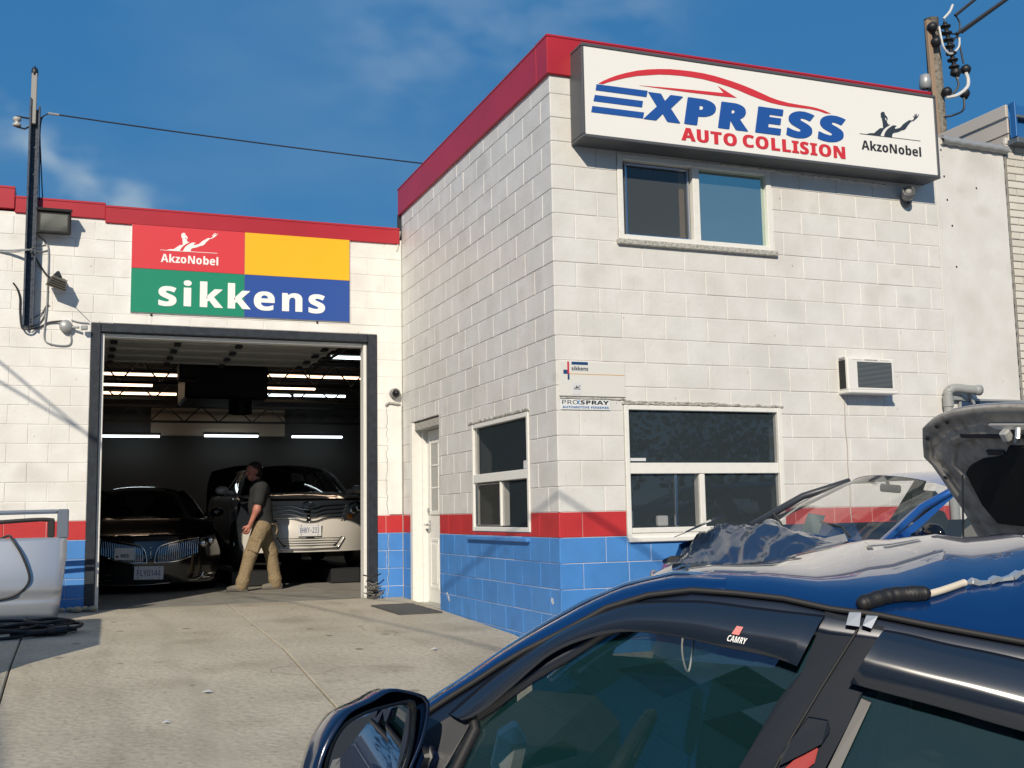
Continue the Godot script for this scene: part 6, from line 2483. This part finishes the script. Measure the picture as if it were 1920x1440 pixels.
	bx(st, V(-0.68, 0.30, 1.35), V(0.68, 0.95, 1.75), 0.05)
	put("floor_pan", st, trim, o)
	st = S()
	bx(st, V(-0.70, 0.55, -1.0), V(0.70, 0.90, -0.62), 0.08)
	bx(st, V(-0.58, 0.86, -0.86), V(-0.15, 0.955, -0.60), 0.05)
	put("dashboard", st, trim, o)
	for q in [[-0.37, 0.10], [0.37, 0.10], [-0.37, 1.12], [0.37, 1.12]]:
		st = S()
		box(st, V(0.5, 0.16, 0.52), at(q[0], 0.50, q[1] - 0.22), 0.06)
		box(st, V(0.5, 0.60, 0.15), Transform3D(Basis(Vector3.RIGHT, 0.28), V(q[0], 0.80, q[1] + 0.10)), 0.06)
		box(st, V(0.26, 0.17, 0.09), at(q[0], 1.16, q[1] + 0.19), 0.035)
		put("seat", st, mt(0.018, 0.02, 0.022, 0.9), o)
	st = S()
	var swx := Transform3D(Basis(Vector3.RIGHT, -1.1), V(-0.37, 0.93, -0.42))
	var ring := []
	for k in 25:
		ring.append(swx * V(cos(TAU * k / 24.0) * 0.19, 0, sin(TAU * k / 24.0) * 0.19))
	tube(st, ring, 0.016, 8)
	box(st, V(0.34, 0.03, 0.07), swx, 0.01)
	box(st, V(0.14, 0.05, 0.14), swx, 0.02)
	tube(st, [swx.origin, V(-0.37, 0.80, -0.7)], 0.03, 8)
	put("steering_wheel", st, trim, o)
	st = S()
	box(st, V(0.24, 0.07, 0.035), at(0.0, 1.37, -0.30), 0.012)
	put("rear_view_mirror", st, M.black, o)
	st = S(true)
	tube(st, curve([V(0.05, 1.33, -0.30), V(0.02, 1.2, -0.32), V(0.06, 1.12, -0.31), V(0.09, 1.2, -0.30), V(0.05, 1.33, -0.29)], 6), 0.003, 5)
	put("hanging_loop", st, M.white_cable, o)
	st = S()
	box(st, V(0.10, 0.14, 0.07), Transform3D(Basis.from_euler(V(0.2, 0.4, 0.1)), V(-0.42, 1.0, -0.66)), 0.03)
	put("crumpled_tissue", st, mt(0.55, 0.6, 0.6, 0.9), o)
	build_near_mirror(o, blue)


func build_near_mirror(o: Node3D, blue: Material) -> void:
	var out := [V(-1.065, 1.097, -0.833), V(-1.051, 1.134, -0.830), V(-1.033, 1.169, -0.823), V(-1.004, 1.204, -0.810), V(-0.981, 1.220, -0.799), V(-0.937, 1.231, -0.775), V(-0.897, 1.244, -0.753), V(-0.852, 1.231, -0.725), V(-0.824, 1.213, -0.707), V(-0.825, 1.181, -0.704), V(-0.844, 1.131, -0.709), V(-0.872, 1.085, -0.720), V(-0.898, 1.040, -0.731), V(-0.96, 1.025, -0.77), V(-1.04, 1.045, -0.82)]
	var gl := [V(-1.037, 1.091, -0.816), V(-1.032, 1.120, -0.817), V(-1.015, 1.161, -0.812), V(-0.989, 1.189, -0.800), V(-0.951, 1.202, -0.779), V(-0.906, 1.206, -0.754), V(-0.860, 1.204, -0.727), V(-0.861, 1.166, -0.723), V(-0.870, 1.126, -0.724), V(-0.887, 1.088, -0.729), V(-0.908, 1.055, -0.740), V(-0.96, 1.043, -0.77), V(-1.025, 1.058, -0.812)]
	var f := V(0.5, -0.1, -0.86)                     # into the shell, away from the glass
	var c := V(-0.94, 1.135, -0.765)
	var st := S(true)
	var a := resample(curve(out + [out[0]], 3), 49)
	var rows := []
	for q in [[0.955, -0.002], [1.0, -0.006], [1.005, 0.02], [0.97, 0.055], [0.86, 0.088], [0.62, 0.108], [0.0, 0.118]]:
		var row := []
		for p in a:
			row.append(c + (p - c) * q[0] + f * q[1])
		rows.append(row)
	grid(st, rows)
	tube(st, [V(-0.85, 1.10, -0.73), V(-0.745, 1.07, -0.74)], 0.03, 8)
	var m := put("door_mirror", st, paint(0.004, 0.012, 0.04, 0.2, 0.2), o)
	st = S(true)
	var rim := resample(curve(gl + [gl[0]], 3), 49)
	var r2 := []
	for q in [[1.14, 0.002], [1.06, -0.001], [1.0, 0.012]]:
		var row := []
		for p in rim:
			row.append(c + (p - c) * q[0] + f * q[1])
		r2.append(row)
	grid(st, r2)
	put("mirror_surround", st, M.gloss_black, m)
	st = S()
	var face := []
	for p in rim.slice(0, 48):
		face.append(c + (p - c) * 1.01 + f * 0.010)
	slab(st, face, f * 0.002)
	put("mirror_glass", st, mt(0.55, 0.57, 0.60, 0.01, 1.0), m)


# ---------------------------------------------------------------- loose things
func build_loose_things() -> void:
	# rope over the roof of the near car: taped end, white rope, twisted foil
	var T := Transform3D(Basis(V(0.6353, 0.0616, -0.7698), V(0.0, 0.9968, 0.0797), V(0.7723, -0.0507, 0.6332)).orthonormalized(), V(-1.798, -0.530, 5.563))
	var o := thing("roof_strap", "taped strap with rope and twisted silver end lying over the near car's roof", "strap", T * V(-0.56, 1.415, 0.17))
	var inv := Transform3D(Basis(), -o.position)
	var pts := []
	for q in [[-0.578, 0.150], [-0.553, 0.186], [-0.536, 0.215], [-0.521, 0.268]]:
		pts.append(inv * T * V(q[0], roof_y(q[0], q[1]) + 0.014, q[1]))
	var st := S(true)
	var rings := curve(pts, 8)
	for k in rings.size() - 1:
		tube(st, [rings[k], rings[k + 1]], 0.0165 + 0.0008 * sin(k * 1.3), 10, 0.0165 + 0.0008 * sin(k * 1.3 + 1.3), false)
	ball(st, V(0.014, 0.014, 0.014), Transform3D(Basis(), pts[-1]), 6)
	ball(st, V(0.016, 0.016, 0.016), Transform3D(Basis(), pts[0]), 6)
	put("taped_grip", st, mt(0.012, 0.012, 0.013, 0.55), o)
	pts = []
	for q in [[-0.522, 0.262], [-0.50, 0.30], [-0.449, 0.350]]:
		pts.append(inv * T * V(q[0], roof_y(q[0], q[1]) + 0.009, q[1]))
	st = S(true)
	tube(st, curve(pts, 5), 0.0075, 8)
	put("rope", st, mt(0.62, 0.55, 0.44, 0.7), o)
	st = S()
	var rr := RandomNumberGenerator.new()
	rr.seed = 5
	pts = []
	for i in 26:
		var t := i / 25.0
		var p := V(lerpf(-0.449, -0.22, t), 0, lerpf(0.350, 0.74, t))
		pts.append(inv * T * V(p.x, roof_y(p.x, p.z) + 0.008 + 0.003 * sin(i * 2.0), p.z + 0.004 * cos(i * 2.0)))
	for k in pts.size() - 1:
		tube(st, [pts[k], pts[k + 1]], 0.004 + 0.005 * absf(sin(k * 1.3)), 5, 0.004 + 0.005 * absf(sin(k * 1.3 + 0.6)))
	put("twisted_foil", st, mt(0.8, 0.8, 0.78, 0.32, 0.8), o)
	# loose car door standing by the wall
	build_loose_door()
	# hoses on the ground in front of it
	for h in [[-4.16, -2.72, 0.30, "black hose coiled on the ground below the silver door, left pile"], [-3.78, -2.80, 0.20, "smaller black hose loop on the ground at the foot of the silver door"]]:
		st = S(true)
		pts = []
		for i in 90:
			var a := i * 0.33
			var r: float = h[2] * (1.0 + 0.25 * sin(i * 0.21))
			var p := V(h[0] + cos(a) * r * 1.15, 0, h[1] + sin(a) * r * 0.75)
			p.y = ground_y(p.z) + 0.018 + 0.0011 * i + 0.012 * sin(i * 0.9)
			pts.append(p)
		tube(st, pts, 0.015, 7)
		var hn := thing("coiled_hose", h[3], "hose", V(h[0], ground_y(h[1]), h[1]), "hoses on the ground")
		var hm := put("hose", st, M.rubber, hn)
		hm.position = -hn.position
	o = thing("hose_tool", "black cylindrical hose fitting on the ground beside the silver door", "tool", V(-3.72, ground_y(-2.55), -2.55))
	st = S(true)
	tube(st, [V(-0.06, 0.045, 0), V(0.10, 0.05, -0.03)], 0.038, 12)
	put("barrel", st, M.black, o)
	st = S(true)
	tube(st, curve([V(-0.06, 0.045, 0), V(-0.2, 0.04, 0.05), V(-0.35, 0.03, 0.02)], 4), 0.02, 8)
	put("tail", st, M.rubber, o)
	# mat before the office door
	o = thing("door_mat", "worn dark grey door mat on the concrete before the office door", "mat", V(-0.36, ground_y(-3.25), -3.25))
	st = S()
	var mrows := []
	for i in 13:
		var row := []
		for j in 9:
			var x := lerpf(-0.21, 0.24, j / 8.0) + 0.06 * (i / 12.0 - 0.5)
			var zz := lerpf(-0.46, 0.46, i / 12.0)
			row.append(V(x, ground_y(-3.25 + zz) - ground_y(-3.25) + 0.014 + rng.randf_range(-0.003, 0.004), zz))
		mrows.append(row)
	grid(st, mrows)
	slab(st, [mrows[0][0], mrows[0][8], mrows[12][8], mrows[12][0]], V(0, -0.014, 0))
	put("rubber_sheet", st, worn(mt(0.075, 0.075, 0.072, 0.95), null, 6.0, M.grain, 1.5), o)
	# rubble bundles at the feet of the door posts
	for q in [[-0.38, "wire brush like clump of frayed grey strands at the foot of the right door post"], [-3.43, "crumbled stones and dirt at the foot of the left door post"]]:
		o = thing("debris_clump" if q[0] > -1 else "rubble", q[1], "debris", V(q[0], 0.1, GZ + 0.09))
		if q[0] > -1:
			st = S()
			for k in 60:
				var a := V(rng.randfn() * 0.03, rng.randf_range(0.0, 0.16), rng.randfn() * 0.03)
				tube(st, [a, a + V(rng.randfn(), rng.randf_range(-0.6, 0.8), rng.randfn()) * 0.05], 0.006, 4)
			put("strands", st, mt(0.17, 0.165, 0.15, 0.9), o).set_meta("kind", "stuff")
			st = S()
			tube(st, curve([V(-0.12, 0.27, -0.02), V(-0.02, 0.25, 0.05), V(0.08, 0.28, 0.02)], 4), 0.008, 5)
			put("tie_wire", st, M.black, o)
		else:
			for k in 5:
				st = S(true)
				var xf := Transform3D(Basis.from_euler(V(k, k * 2.0, 0.3)).scaled(V(1, 0.7, 1)), V(-0.26 + k * 0.075, 0.03, rng.randf_range(-0.02, 0.04)))
				ball(st, V(0.055, 0.05, 0.045) * rng.randf_range(0.6, 1.1), xf, 5)
				put("stone", st, mt(0.36, 0.31, 0.22, 0.95), o)
	# a few scraps on the concrete
	var k := 0
	for q in [[-2.72, 0.35, "white scrap of paper on the concrete near the picture's centre left", 0.035], [-3.03, 1.05, "small white chip on the concrete, nearest to the camera", 0.022], [-0.87, -0.55, "pale chip on the concrete near the blue wall base", 0.03], [-1.58, 1.25, "pale flat scrap on the concrete left of the car mirror", 0.035]]:
		var pos := V(q[0], ground_y(q[1]) + 0.004, q[1])
		o = thing("litter_scrap", q[2], "litter", pos, "scraps on the concrete")
		st = S()
		slab(st, [V(-q[3], 0.004, -q[3] * 0.5), V(q[3] * 0.3, 0.014, -q[3]), V(q[3], 0.002, q[3] * 0.2), V(-q[3] * 0.2, 0.010, q[3])], V(0, 0.003, 0))
		put("scrap", st, M.plate, o)
		k += 1
	build_shadow_caster()


func build_shadow_caster() -> void:
	# unseen box on wheels, added outside the left edge to cast the ground shadow
	var o := thing("added_shadow_box", "unseen low white box on wheels added left of the picture to cast a shadow", "shadow_caster")
	o.transform = Transform3D(Basis(V(1, 0, 0), 0.06), V(-6.1, ground_y(-0.55), -0.55))
	var white := paint(0.55, 0.55, 0.54, 0.4, 0.0)
	var st := S()
	bx(st, V(-1.5, 0.42, -0.95), V(1.42, 1.68, 0.95), 0.06)
	put("caster_box", st, white, o)
	st = S()
	bx(st, V(-1.45, 0.30, -0.8), V(1.38, 0.415, 0.8), 0.02)
	bx(st, V(-2.4, 0.32, -0.05), V(-1.45, 0.40, 0.05), 0.01)
	put("chassis", st, M.black, o)
	for sd in [-1.0, 1.0]:
		st = S(true)
		lathe(st, [Vector2(0.0, -0.08), Vector2(0.26, -0.09), Vector2(0.31, -0.05), Vector2(0.31, 0.05), Vector2(0.26, 0.09), Vector2(0.0, 0.08)], 20, Transform3D(Basis(Vector3.RIGHT, PI * 0.5), V(0.1, 0.31, sd * 0.72)))
		put("wheel", st, M.rubber, o)


func build_loose_door() -> void:
	var zf := -3.72
	var gy := ground_y(zf)
	var o := thing("loose_car_door", "silver car door with empty window frame standing against the garage wall", "car door", V(-4.1, gy, zf))
	var silver := paint(0.40, 0.43, 0.48, 0.25, 0.5)
	# skin: bulging panel, right edge slanting in at the foot
	var st := S(true)
	var rows := []
	for i in 21:
		var t := i / 20.0
		var y := lerpf(0.0, 0.81, t)
		var right := 0.455 - 0.075 * pow(1.0 - t, 1.6) if t < 0.75 else 0.452
		var dep := 0.10 * sin(PI * pow(t, 0.75)) - 0.03 * exp(-pow((t - 0.30) / 0.05, 2.0)) + 0.012 * exp(-pow((t - 0.36) / 0.04, 2.0)) - 0.008 * exp(-pow((t - 0.165) / 0.012, 2.0))
		var row := []
		for j in 13:
			var u := j / 12.0
			row.append(V(lerpf(-0.60, right, u), y, dep * (1.0 - 0.25 * pow(absf(u - 0.4), 2.0)) - 0.03 * pow(u, 8.0)))
		row.append(V(right - 0.01, y, -0.06))
		rows.append(row)
	grid(st, rows)
	var last: Array = rows[-1]
	var back := []
	for p in last:
		back.append(V(p.x, p.y, -0.06))
	grid(st, [last, back])
	put("door_skin", st, silver, o)
	st = S()
	bx(st, V(-0.60, 0.02, -0.08), V(0.37, 0.80, -0.06), 0.005)
	put("inner_panel", st, M.black, o)
	# window frame
	st = S()
	bx(st, V(0.355, 0.80, -0.05), V(0.462, 1.085, -0.01), 0.01)
	var fr := []
	for i in 10:
		var t := i / 9.0
		fr.append(V(lerpf(0.355, -0.60, t), 1.062 - 0.01 * t, -0.03))
	tube(st, fr, 0.022, 8)
	put("window_frame", st, mt(0.20, 0.23, 0.28, 0.3, 0.4), o)
	st = S()
	bx(st, V(0.27, 0.81, -0.045), V(0.335, 0.985, -0.012), 0.01)
	tube(st, curve([V(0.33, 0.975, -0.03), V(0.2, 0.985, -0.03), V(-0.1, 0.97, -0.03), V(-0.35, 0.95, -0.03), V(-0.60, 0.90, -0.03)], 5), 0.020, 8)
	put("window_seal", st, M.rubber, o)
	st = S()
	tube(st, [V(-0.6, 1.04, -0.012), V(0.34, 1.045, -0.012)], 0.006, 6)
	put("trim_strip", st, M.dull_chrome, o)
	# cable looped over it
	st = S(true)
	tube(st, curve([V(-0.16, 0.80, -0.03), V(-0.07, 0.835, 0.02), V(-0.03, 0.79, 0.10), V(0.05, 0.66, 0.125), V(0.12, 0.48, 0.13), V(0.115, 0.38, 0.12), V(0.03, 0.29, 0.10), V(-0.13, 0.235, 0.095), V(-0.50, 0.20, 0.10)], 6), 0.012, 8)
	var cb := thing("door_cable", "black cable hanging over the silver car door", "cable", o.position)
	put("cable", st, M.cable, cb)


# ---------------------------------------------------------------- the walking man
func cap(p: Vector3, a: Vector3, b: Vector3, ra: float, rb: float) -> float:
	var ab := b - a
	var t := clampf((p - a).dot(ab) / ab.length_squared(), 0.0, 1.0)
	return (p - a - ab * t).length() - lerpf(ra, rb, t)


# mesh of smoothly joined tapered capsules: bones are [a, b, ra, rb], cell in metres, k the softness of joints
func skin_mesh(st: SurfaceTool, bones: Array, cell: float, k: float) -> void:
	var lo := Vector3(1e9, 1e9, 1e9)
	var hi := -lo
	for b in bones:
		var r: float = maxf(b[2], b[3]) + k + cell * 2.0
		lo = lo.min(b[0] - V(r, r, r)).min(b[1] - V(r, r, r))
		hi = hi.max(b[0] + V(r, r, r)).max(b[1] + V(r, r, r))
	var n := Vector3i(((hi - lo) / cell).ceil()) + Vector3i.ONE
	var f := PackedFloat32Array()
	f.resize(n.x * n.y * n.z)
	f.fill(1.0)
	var ny := n.x
	var nz := n.x * n.y
	for b in bones:
		var r: float = maxf(b[2], b[3]) + k + cell * 1.5
		var l: Vector3 = (b[0].min(b[1]) - V(r, r, r) - lo) / cell
		var h: Vector3 = (b[0].max(b[1]) + V(r, r, r) - lo) / cell
		for z in range(maxi(0, int(l.z)), mini(n.z - 1, int(h.z) + 1) + 1):
			for y in range(maxi(0, int(l.y)), mini(n.y - 1, int(h.y) + 1) + 1):
				for x in range(maxi(0, int(l.x)), mini(n.x - 1, int(h.x) + 1) + 1):
					var d := cap(lo + V(x, y, z) * cell, b[0], b[1], b[2], b[3])
					var i := x + y * ny + z * nz
					var o := f[i]
					var q := maxf(k - absf(o - d), 0.0) / k
					f[i] = minf(o, d) - q * q * k * 0.25
	var vert := {}
	var pos := PackedVector3Array()
	for z in n.z - 1:
		for y in n.y - 1:
			for x in n.x - 1:
				var i := x + y * ny + z * nz
				var c := [f[i], f[i + 1], f[i + ny], f[i + ny + 1], f[i + nz], f[i + nz + 1], f[i + nz + ny], f[i + nz + ny + 1]]
				var neg := 0
				for v in c:
					if v < 0.0:
						neg += 1
				if neg == 0 or neg == 8:
					continue
				var s := Vector3.ZERO
				var m := 0
				for e in [[0, 1], [2, 3], [4, 5], [6, 7], [0, 2], [1, 3], [4, 6], [5, 7], [0, 4], [1, 5], [2, 6], [3, 7]]:
					var a: float = c[e[0]]
					var b2: float = c[e[1]]
					if (a < 0.0) != (b2 < 0.0):
						var t := a / (a - b2)
						var pa := V(e[0] & 1, (e[0] >> 1) & 1, (e[0] >> 2) & 1)
						var pb := V(e[1] & 1, (e[1] >> 1) & 1, (e[1] >> 2) & 1)
						s += pa.lerp(pb, t)
						m += 1
				vert[i] = pos.size()
				pos.append(lo + (V(x, y, z) + s / m) * cell)
	for i in vert:
		for ax in 3:
			var du: int = [1, ny, nz][ax]
			var d1: int = [ny, nz, 1][ax]
			var d2: int = [nz, 1, ny][ax]
			var a := f[i]
			if i + du >= f.size():
				continue
			var b := f[i + du]
			if (a < 0.0) == (b < 0.0):
				continue
			if not (vert.has(i - d1) and vert.has(i - d2) and vert.has(i - d1 - d2)):
				continue
			var p0 := pos[vert[i]]
			var p1 := pos[vert[i - d1]]
			var p2 := pos[vert[i - d1 - d2]]
			var p3 := pos[vert[i - d2]]
			if a < 0.0:
				quad(st, p0, p3, p2, p1)
			else:
				quad(st, p0, p1, p2, p3)


func build_person() -> void:
	# x to the right of the picture, y up, +z towards the camera; he walks to the left, seen from behind his left side
	var o := thing("person", "man in dark T-shirt and khaki cargo trousers walking left through the doorway, arm hanging", "person", V(-1.27, 0.078, -7.15))
	var skin := mt(0.42, 0.17, 0.125, 0.55)
	skin.subsurf_scatter_enabled = true
	skin.subsurf_scatter_strength = 0.1
	var hip := V(0.02, 0.90, 0)
	var neck := V(-0.03, 1.42, 0.0)
	var head := V(-0.085, 1.585, 0.0)
	var sl := V(-0.02, 1.36, 0.185)                  # near shoulder
	var el := V(-0.075, 1.075, 0.235)
	var wl := V(-0.165, 0.865, 0.20)
	var sr := V(0.0, 1.36, -0.185)
	var er := V(0.10, 1.09, -0.23)
	var wr := V(0.03, 0.87, -0.20)
	var kl := V(-0.14, 0.475, 0.11)                  # near leg steps forward
	var al := V(-0.255, 0.10, 0.11)
	var kr := V(0.165, 0.49, -0.10)
	var ar := V(0.235, 0.10, -0.10)
	# body: one continuous surface under the clothes
	var st := S(true)
	skin_mesh(st, [[hip, V(0.0, 1.12, 0), 0.135, 0.125], [V(0.0, 1.10, 0.05), V(-0.02, 1.32, 0.08), 0.115, 0.12], [V(0.0, 1.10, -0.05), V(-0.01, 1.32, -0.08), 0.115, 0.12], [V(-0.02, 1.34, 0.1), sl, 0.09, 0.065], [V(-0.02, 1.34, -0.1), sr, 0.09, 0.065], [V(-0.02, 1.38, 0), V(-0.06, 1.50, 0), 0.065, 0.055], [sl, el, 0.06, 0.044], [el, wl, 0.044, 0.028], [sr, er, 0.06, 0.044], [er, wr, 0.044, 0.028], [hip + V(0, 0, 0.09), kl, 0.095, 0.06], [kl, al, 0.06, 0.042], [hip + V(0, 0, -0.09), kr, 0.095, 0.06], [kr, ar, 0.06, 0.042]], 0.016, 0.05)
	# head with face looking left
	var face := V(-1, -0.06, 0.12).normalized()
	var side := face.cross(Vector3.UP).normalized()
	var upv := side.cross(face)
	var hp := func(a: float, b: float, c: float) -> Vector3:
		return head + face * a + upv * b + side * c
	skin_mesh(st, [[hp.call(-0.02, 0.035, 0), hp.call(0.02, 0.03, 0), 0.082, 0.078], [hp.call(0.02, 0.0, 0), hp.call(0.045, -0.075, 0), 0.068, 0.042], [hp.call(0.05, -0.095, 0.0), hp.call(0.058, -0.095, 0.0), 0.024, 0.022], [hp.call(0.085, 0.02, 0), hp.call(0.105, -0.022, 0), 0.010, 0.015], [hp.call(0.084, 0.045, 0.025), hp.call(0.084, 0.045, -0.025), 0.016, 0.016], [hp.call(0.085, -0.055, 0.018), hp.call(0.085, -0.055, -0.018), 0.009, 0.009], [hp.call(0.082, -0.068, 0.014), hp.call(0.082, -0.068, -0.014), 0.009, 0.009], [hp.call(-0.01, 0.015, 0.078), hp.call(-0.015, -0.025, 0.076), 0.017, 0.012], [hp.call(-0.01, 0.015, -0.078), hp.call(-0.015, -0.025, -0.076), 0.017, 0.012], [hp.call(-0.02, -0.06, 0), hp.call(-0.03, -0.13, 0), 0.055, 0.055]], 0.006, 0.02)
	# hands
	for hnd in [[wl, (wl - el).normalized(), 1.0], [wr, (wr - er).normalized(), -1.0]]:
		var w: Vector3 = hnd[0]
		var d: Vector3 = hnd[1]
		var across := V(-0.95, -0.3, 0).normalized()
		across = (across - d * across.dot(d)).normalized()
		var inw := d.cross(across).normalized()
		if inw.z * hnd[2] > 0:
			inw = -inw
		var bones := [[w - d * 0.03, w + d * 0.02, 0.028, 0.026], [w + d * 0.02 + across * 0.012, w + d * 0.075 + across * 0.022, 0.022, 0.019], [w + d * 0.02 - across * 0.012, w + d * 0.07 - across * 0.022, 0.022, 0.018]]
		var i := 0
		for q in [[0.030, 0.072], [0.010, 0.080], [-0.010, 0.074], [-0.029, 0.058]]:
			var b0: Vector3 = w + d * 0.078 + across * q[0]
			var b1: Vector3 = b0 + (d * 0.85 + inw * 0.35).normalized() * q[1] * 0.45
			var b2: Vector3 = b1 + (d * 0.55 + inw * 0.8).normalized() * q[1] * 0.33
			var b3: Vector3 = b2 + (d * 0.2 + inw * 0.95).normalized() * q[1] * 0.24
			bones.append([b0, b1, 0.0095, 0.009])
			bones.append([b1, b2, 0.009, 0.0085])
			bones.append([b2, b3, 0.0085, 0.0075])
			i += 1
		var t0 := w + d * 0.022 + across * 0.026
		var t1 := t0 + (d * 0.6 + across * 0.65 + inw * 0.35).normalized() * 0.042
		var t2 := t1 + (d * 0.9 + across * 0.1 + inw * 0.4).normalized() * 0.032
		bones.append([t0, t1, 0.013, 0.011])
		bones.append([t1, t2, 0.011, 0.0085])
		skin_mesh(st, bones, 0.005, 0.008)
	put("body", st, skin, o)
	# hair, cap
	st = S(true)
	skin_mesh(st, [[hp.call(-0.03, 0.035, 0), hp.call(-0.045, -0.03, 0), 0.086, 0.072], [hp.call(0.0, 0.065, 0), hp.call(-0.02, 0.06, 0), 0.072, 0.075]], 0.008, 0.03)
	put("hair", st, mt(0.02, 0.014, 0.01, 0.8), o)
	st = S(true)
	for s in [-1.0, 1.0]:
		ball(st, V(0.011, 0.011, 0.011), Transform3D(Basis(), hp.call(0.088, 0.022, 0.030 * s)), 6)
	put("eyes", st, mt(0.25, 0.24, 0.23, 0.2), o)
	# T-shirt
	st = S(true)
	skin_mesh(st, [[V(0.03, 0.90, 0.04), V(0.0, 1.12, 0.05), 0.145, 0.14], [V(0.03, 0.90, -0.04), V(0.0, 1.12, -0.05), 0.145, 0.14], [V(0.0, 1.12, 0.05), V(-0.015, 1.33, 0.075), 0.138, 0.135], [V(0.0, 1.12, -0.05), V(-0.005, 1.33, -0.075), 0.138, 0.135], [V(-0.02, 1.345, 0.1), sl + V(0, 0.005, 0.005), 0.1, 0.083], [V(-0.01, 1.345, -0.1), sr + V(0, 0.005, 0), 0.1, 0.083], [sl, sl.lerp(el, 0.62), 0.085, 0.078], [sr, sr.lerp(er, 0.62), 0.085, 0.078], [V(-0.02, 1.38, 0), V(-0.035, 1.435, 0), 0.09, 0.068]], 0.014, 0.05)
	put("t_shirt", st, worn(mt(0.020, 0.021, 0.023, 0.9), null, 8.0, M.grain, 0.5), o)
	# cargo trousers with folds at knee and ankle
	st = S(true)
	var legs := [[V(0.02, 0.93, 0.05), V(0.02, 0.86, 0.07), 0.125, 0.125], [V(0.02, 0.93, -0.05), V(0.02, 0.86, -0.07), 0.125, 0.125]]
	for L in [[hip + V(-0.01, -0.06, 0.085), kl, al + V(0.005, -0.03, 0)], [hip + V(0.02, -0.06, -0.085), kr, ar + V(0.0, -0.03, 0)]]:
		var a: Vector3 = L[0]
		var b: Vector3 = L[1]
		var c: Vector3 = L[2]
		legs.append([a, b, 0.118, 0.088])
		legs.append([b, c.lerp(b, 0.15), 0.088, 0.080])
		legs.append([c.lerp(b, 0.15), c, 0.088, 0.078])
	skin_mesh(st, legs, 0.013, 0.03)
	var khaki := worn(mt(0.27, 0.205, 0.12, 0.9), noise_tex(0.02, 91, 4, [[0.0, grey(0.78)], [0.5, grey(0.95)], [1.0, grey(1)]]), 3.0, noise_tex(0.012, 92, 4, [], 512, 14.0), 1.0)
	var tr := put("cargo_trousers", st, khaki, o)
	st = S()
	var pk := Transform3D(Basis(Vector3.BACK, -0.32) * Basis(Vector3.UP, -0.25), V(-0.10, 0.60, 0.20))
	box(st, V(0.15, 0.17, 0.035), pk, 0.012)
	box(st, V(0.155, 0.05, 0.045), pk * at(0, 0.075, 0.002), 0.012)
	put("pocket", st, khaki, tr)
	st = S(true)
	tube(st, curve([V(0.14, 0.88, 0.15), V(0.20, 0.86, 0.10), V(0.22, 0.80, 0.06), V(0.20, 0.74, 0.08)], 4), 0.012, 6)
	put("hanging_belt_end", st, khaki, tr)
	# shoes
	for q in [[al, -0.10], [ar, 0.05]]:
		st = S(true)
		var a: Vector3 = q[0]
		skin_mesh(st, [[V(a.x + 0.05, 0.05, a.z), V(a.x - 0.02, 0.055, a.z), 0.045, 0.05], [V(a.x - 0.02, 0.05, a.z), V(a.x - 0.155, 0.038, a.z + 0.01), 0.05, 0.036], [V(a.x, 0.10, a.z), V(a.x, 0.05, a.z), 0.045, 0.05]], 0.01, 0.02)
		put("shoe", st, mt(0.16, 0.14, 0.115, 0.8), o)
		st = S()
		box(st, V(0.27, 0.022, 0.10), at(a.x - 0.055, 0.012, a.z + 0.004), 0.008)
		put("sole", st, mt(0.10, 0.09, 0.08, 0.8), o)
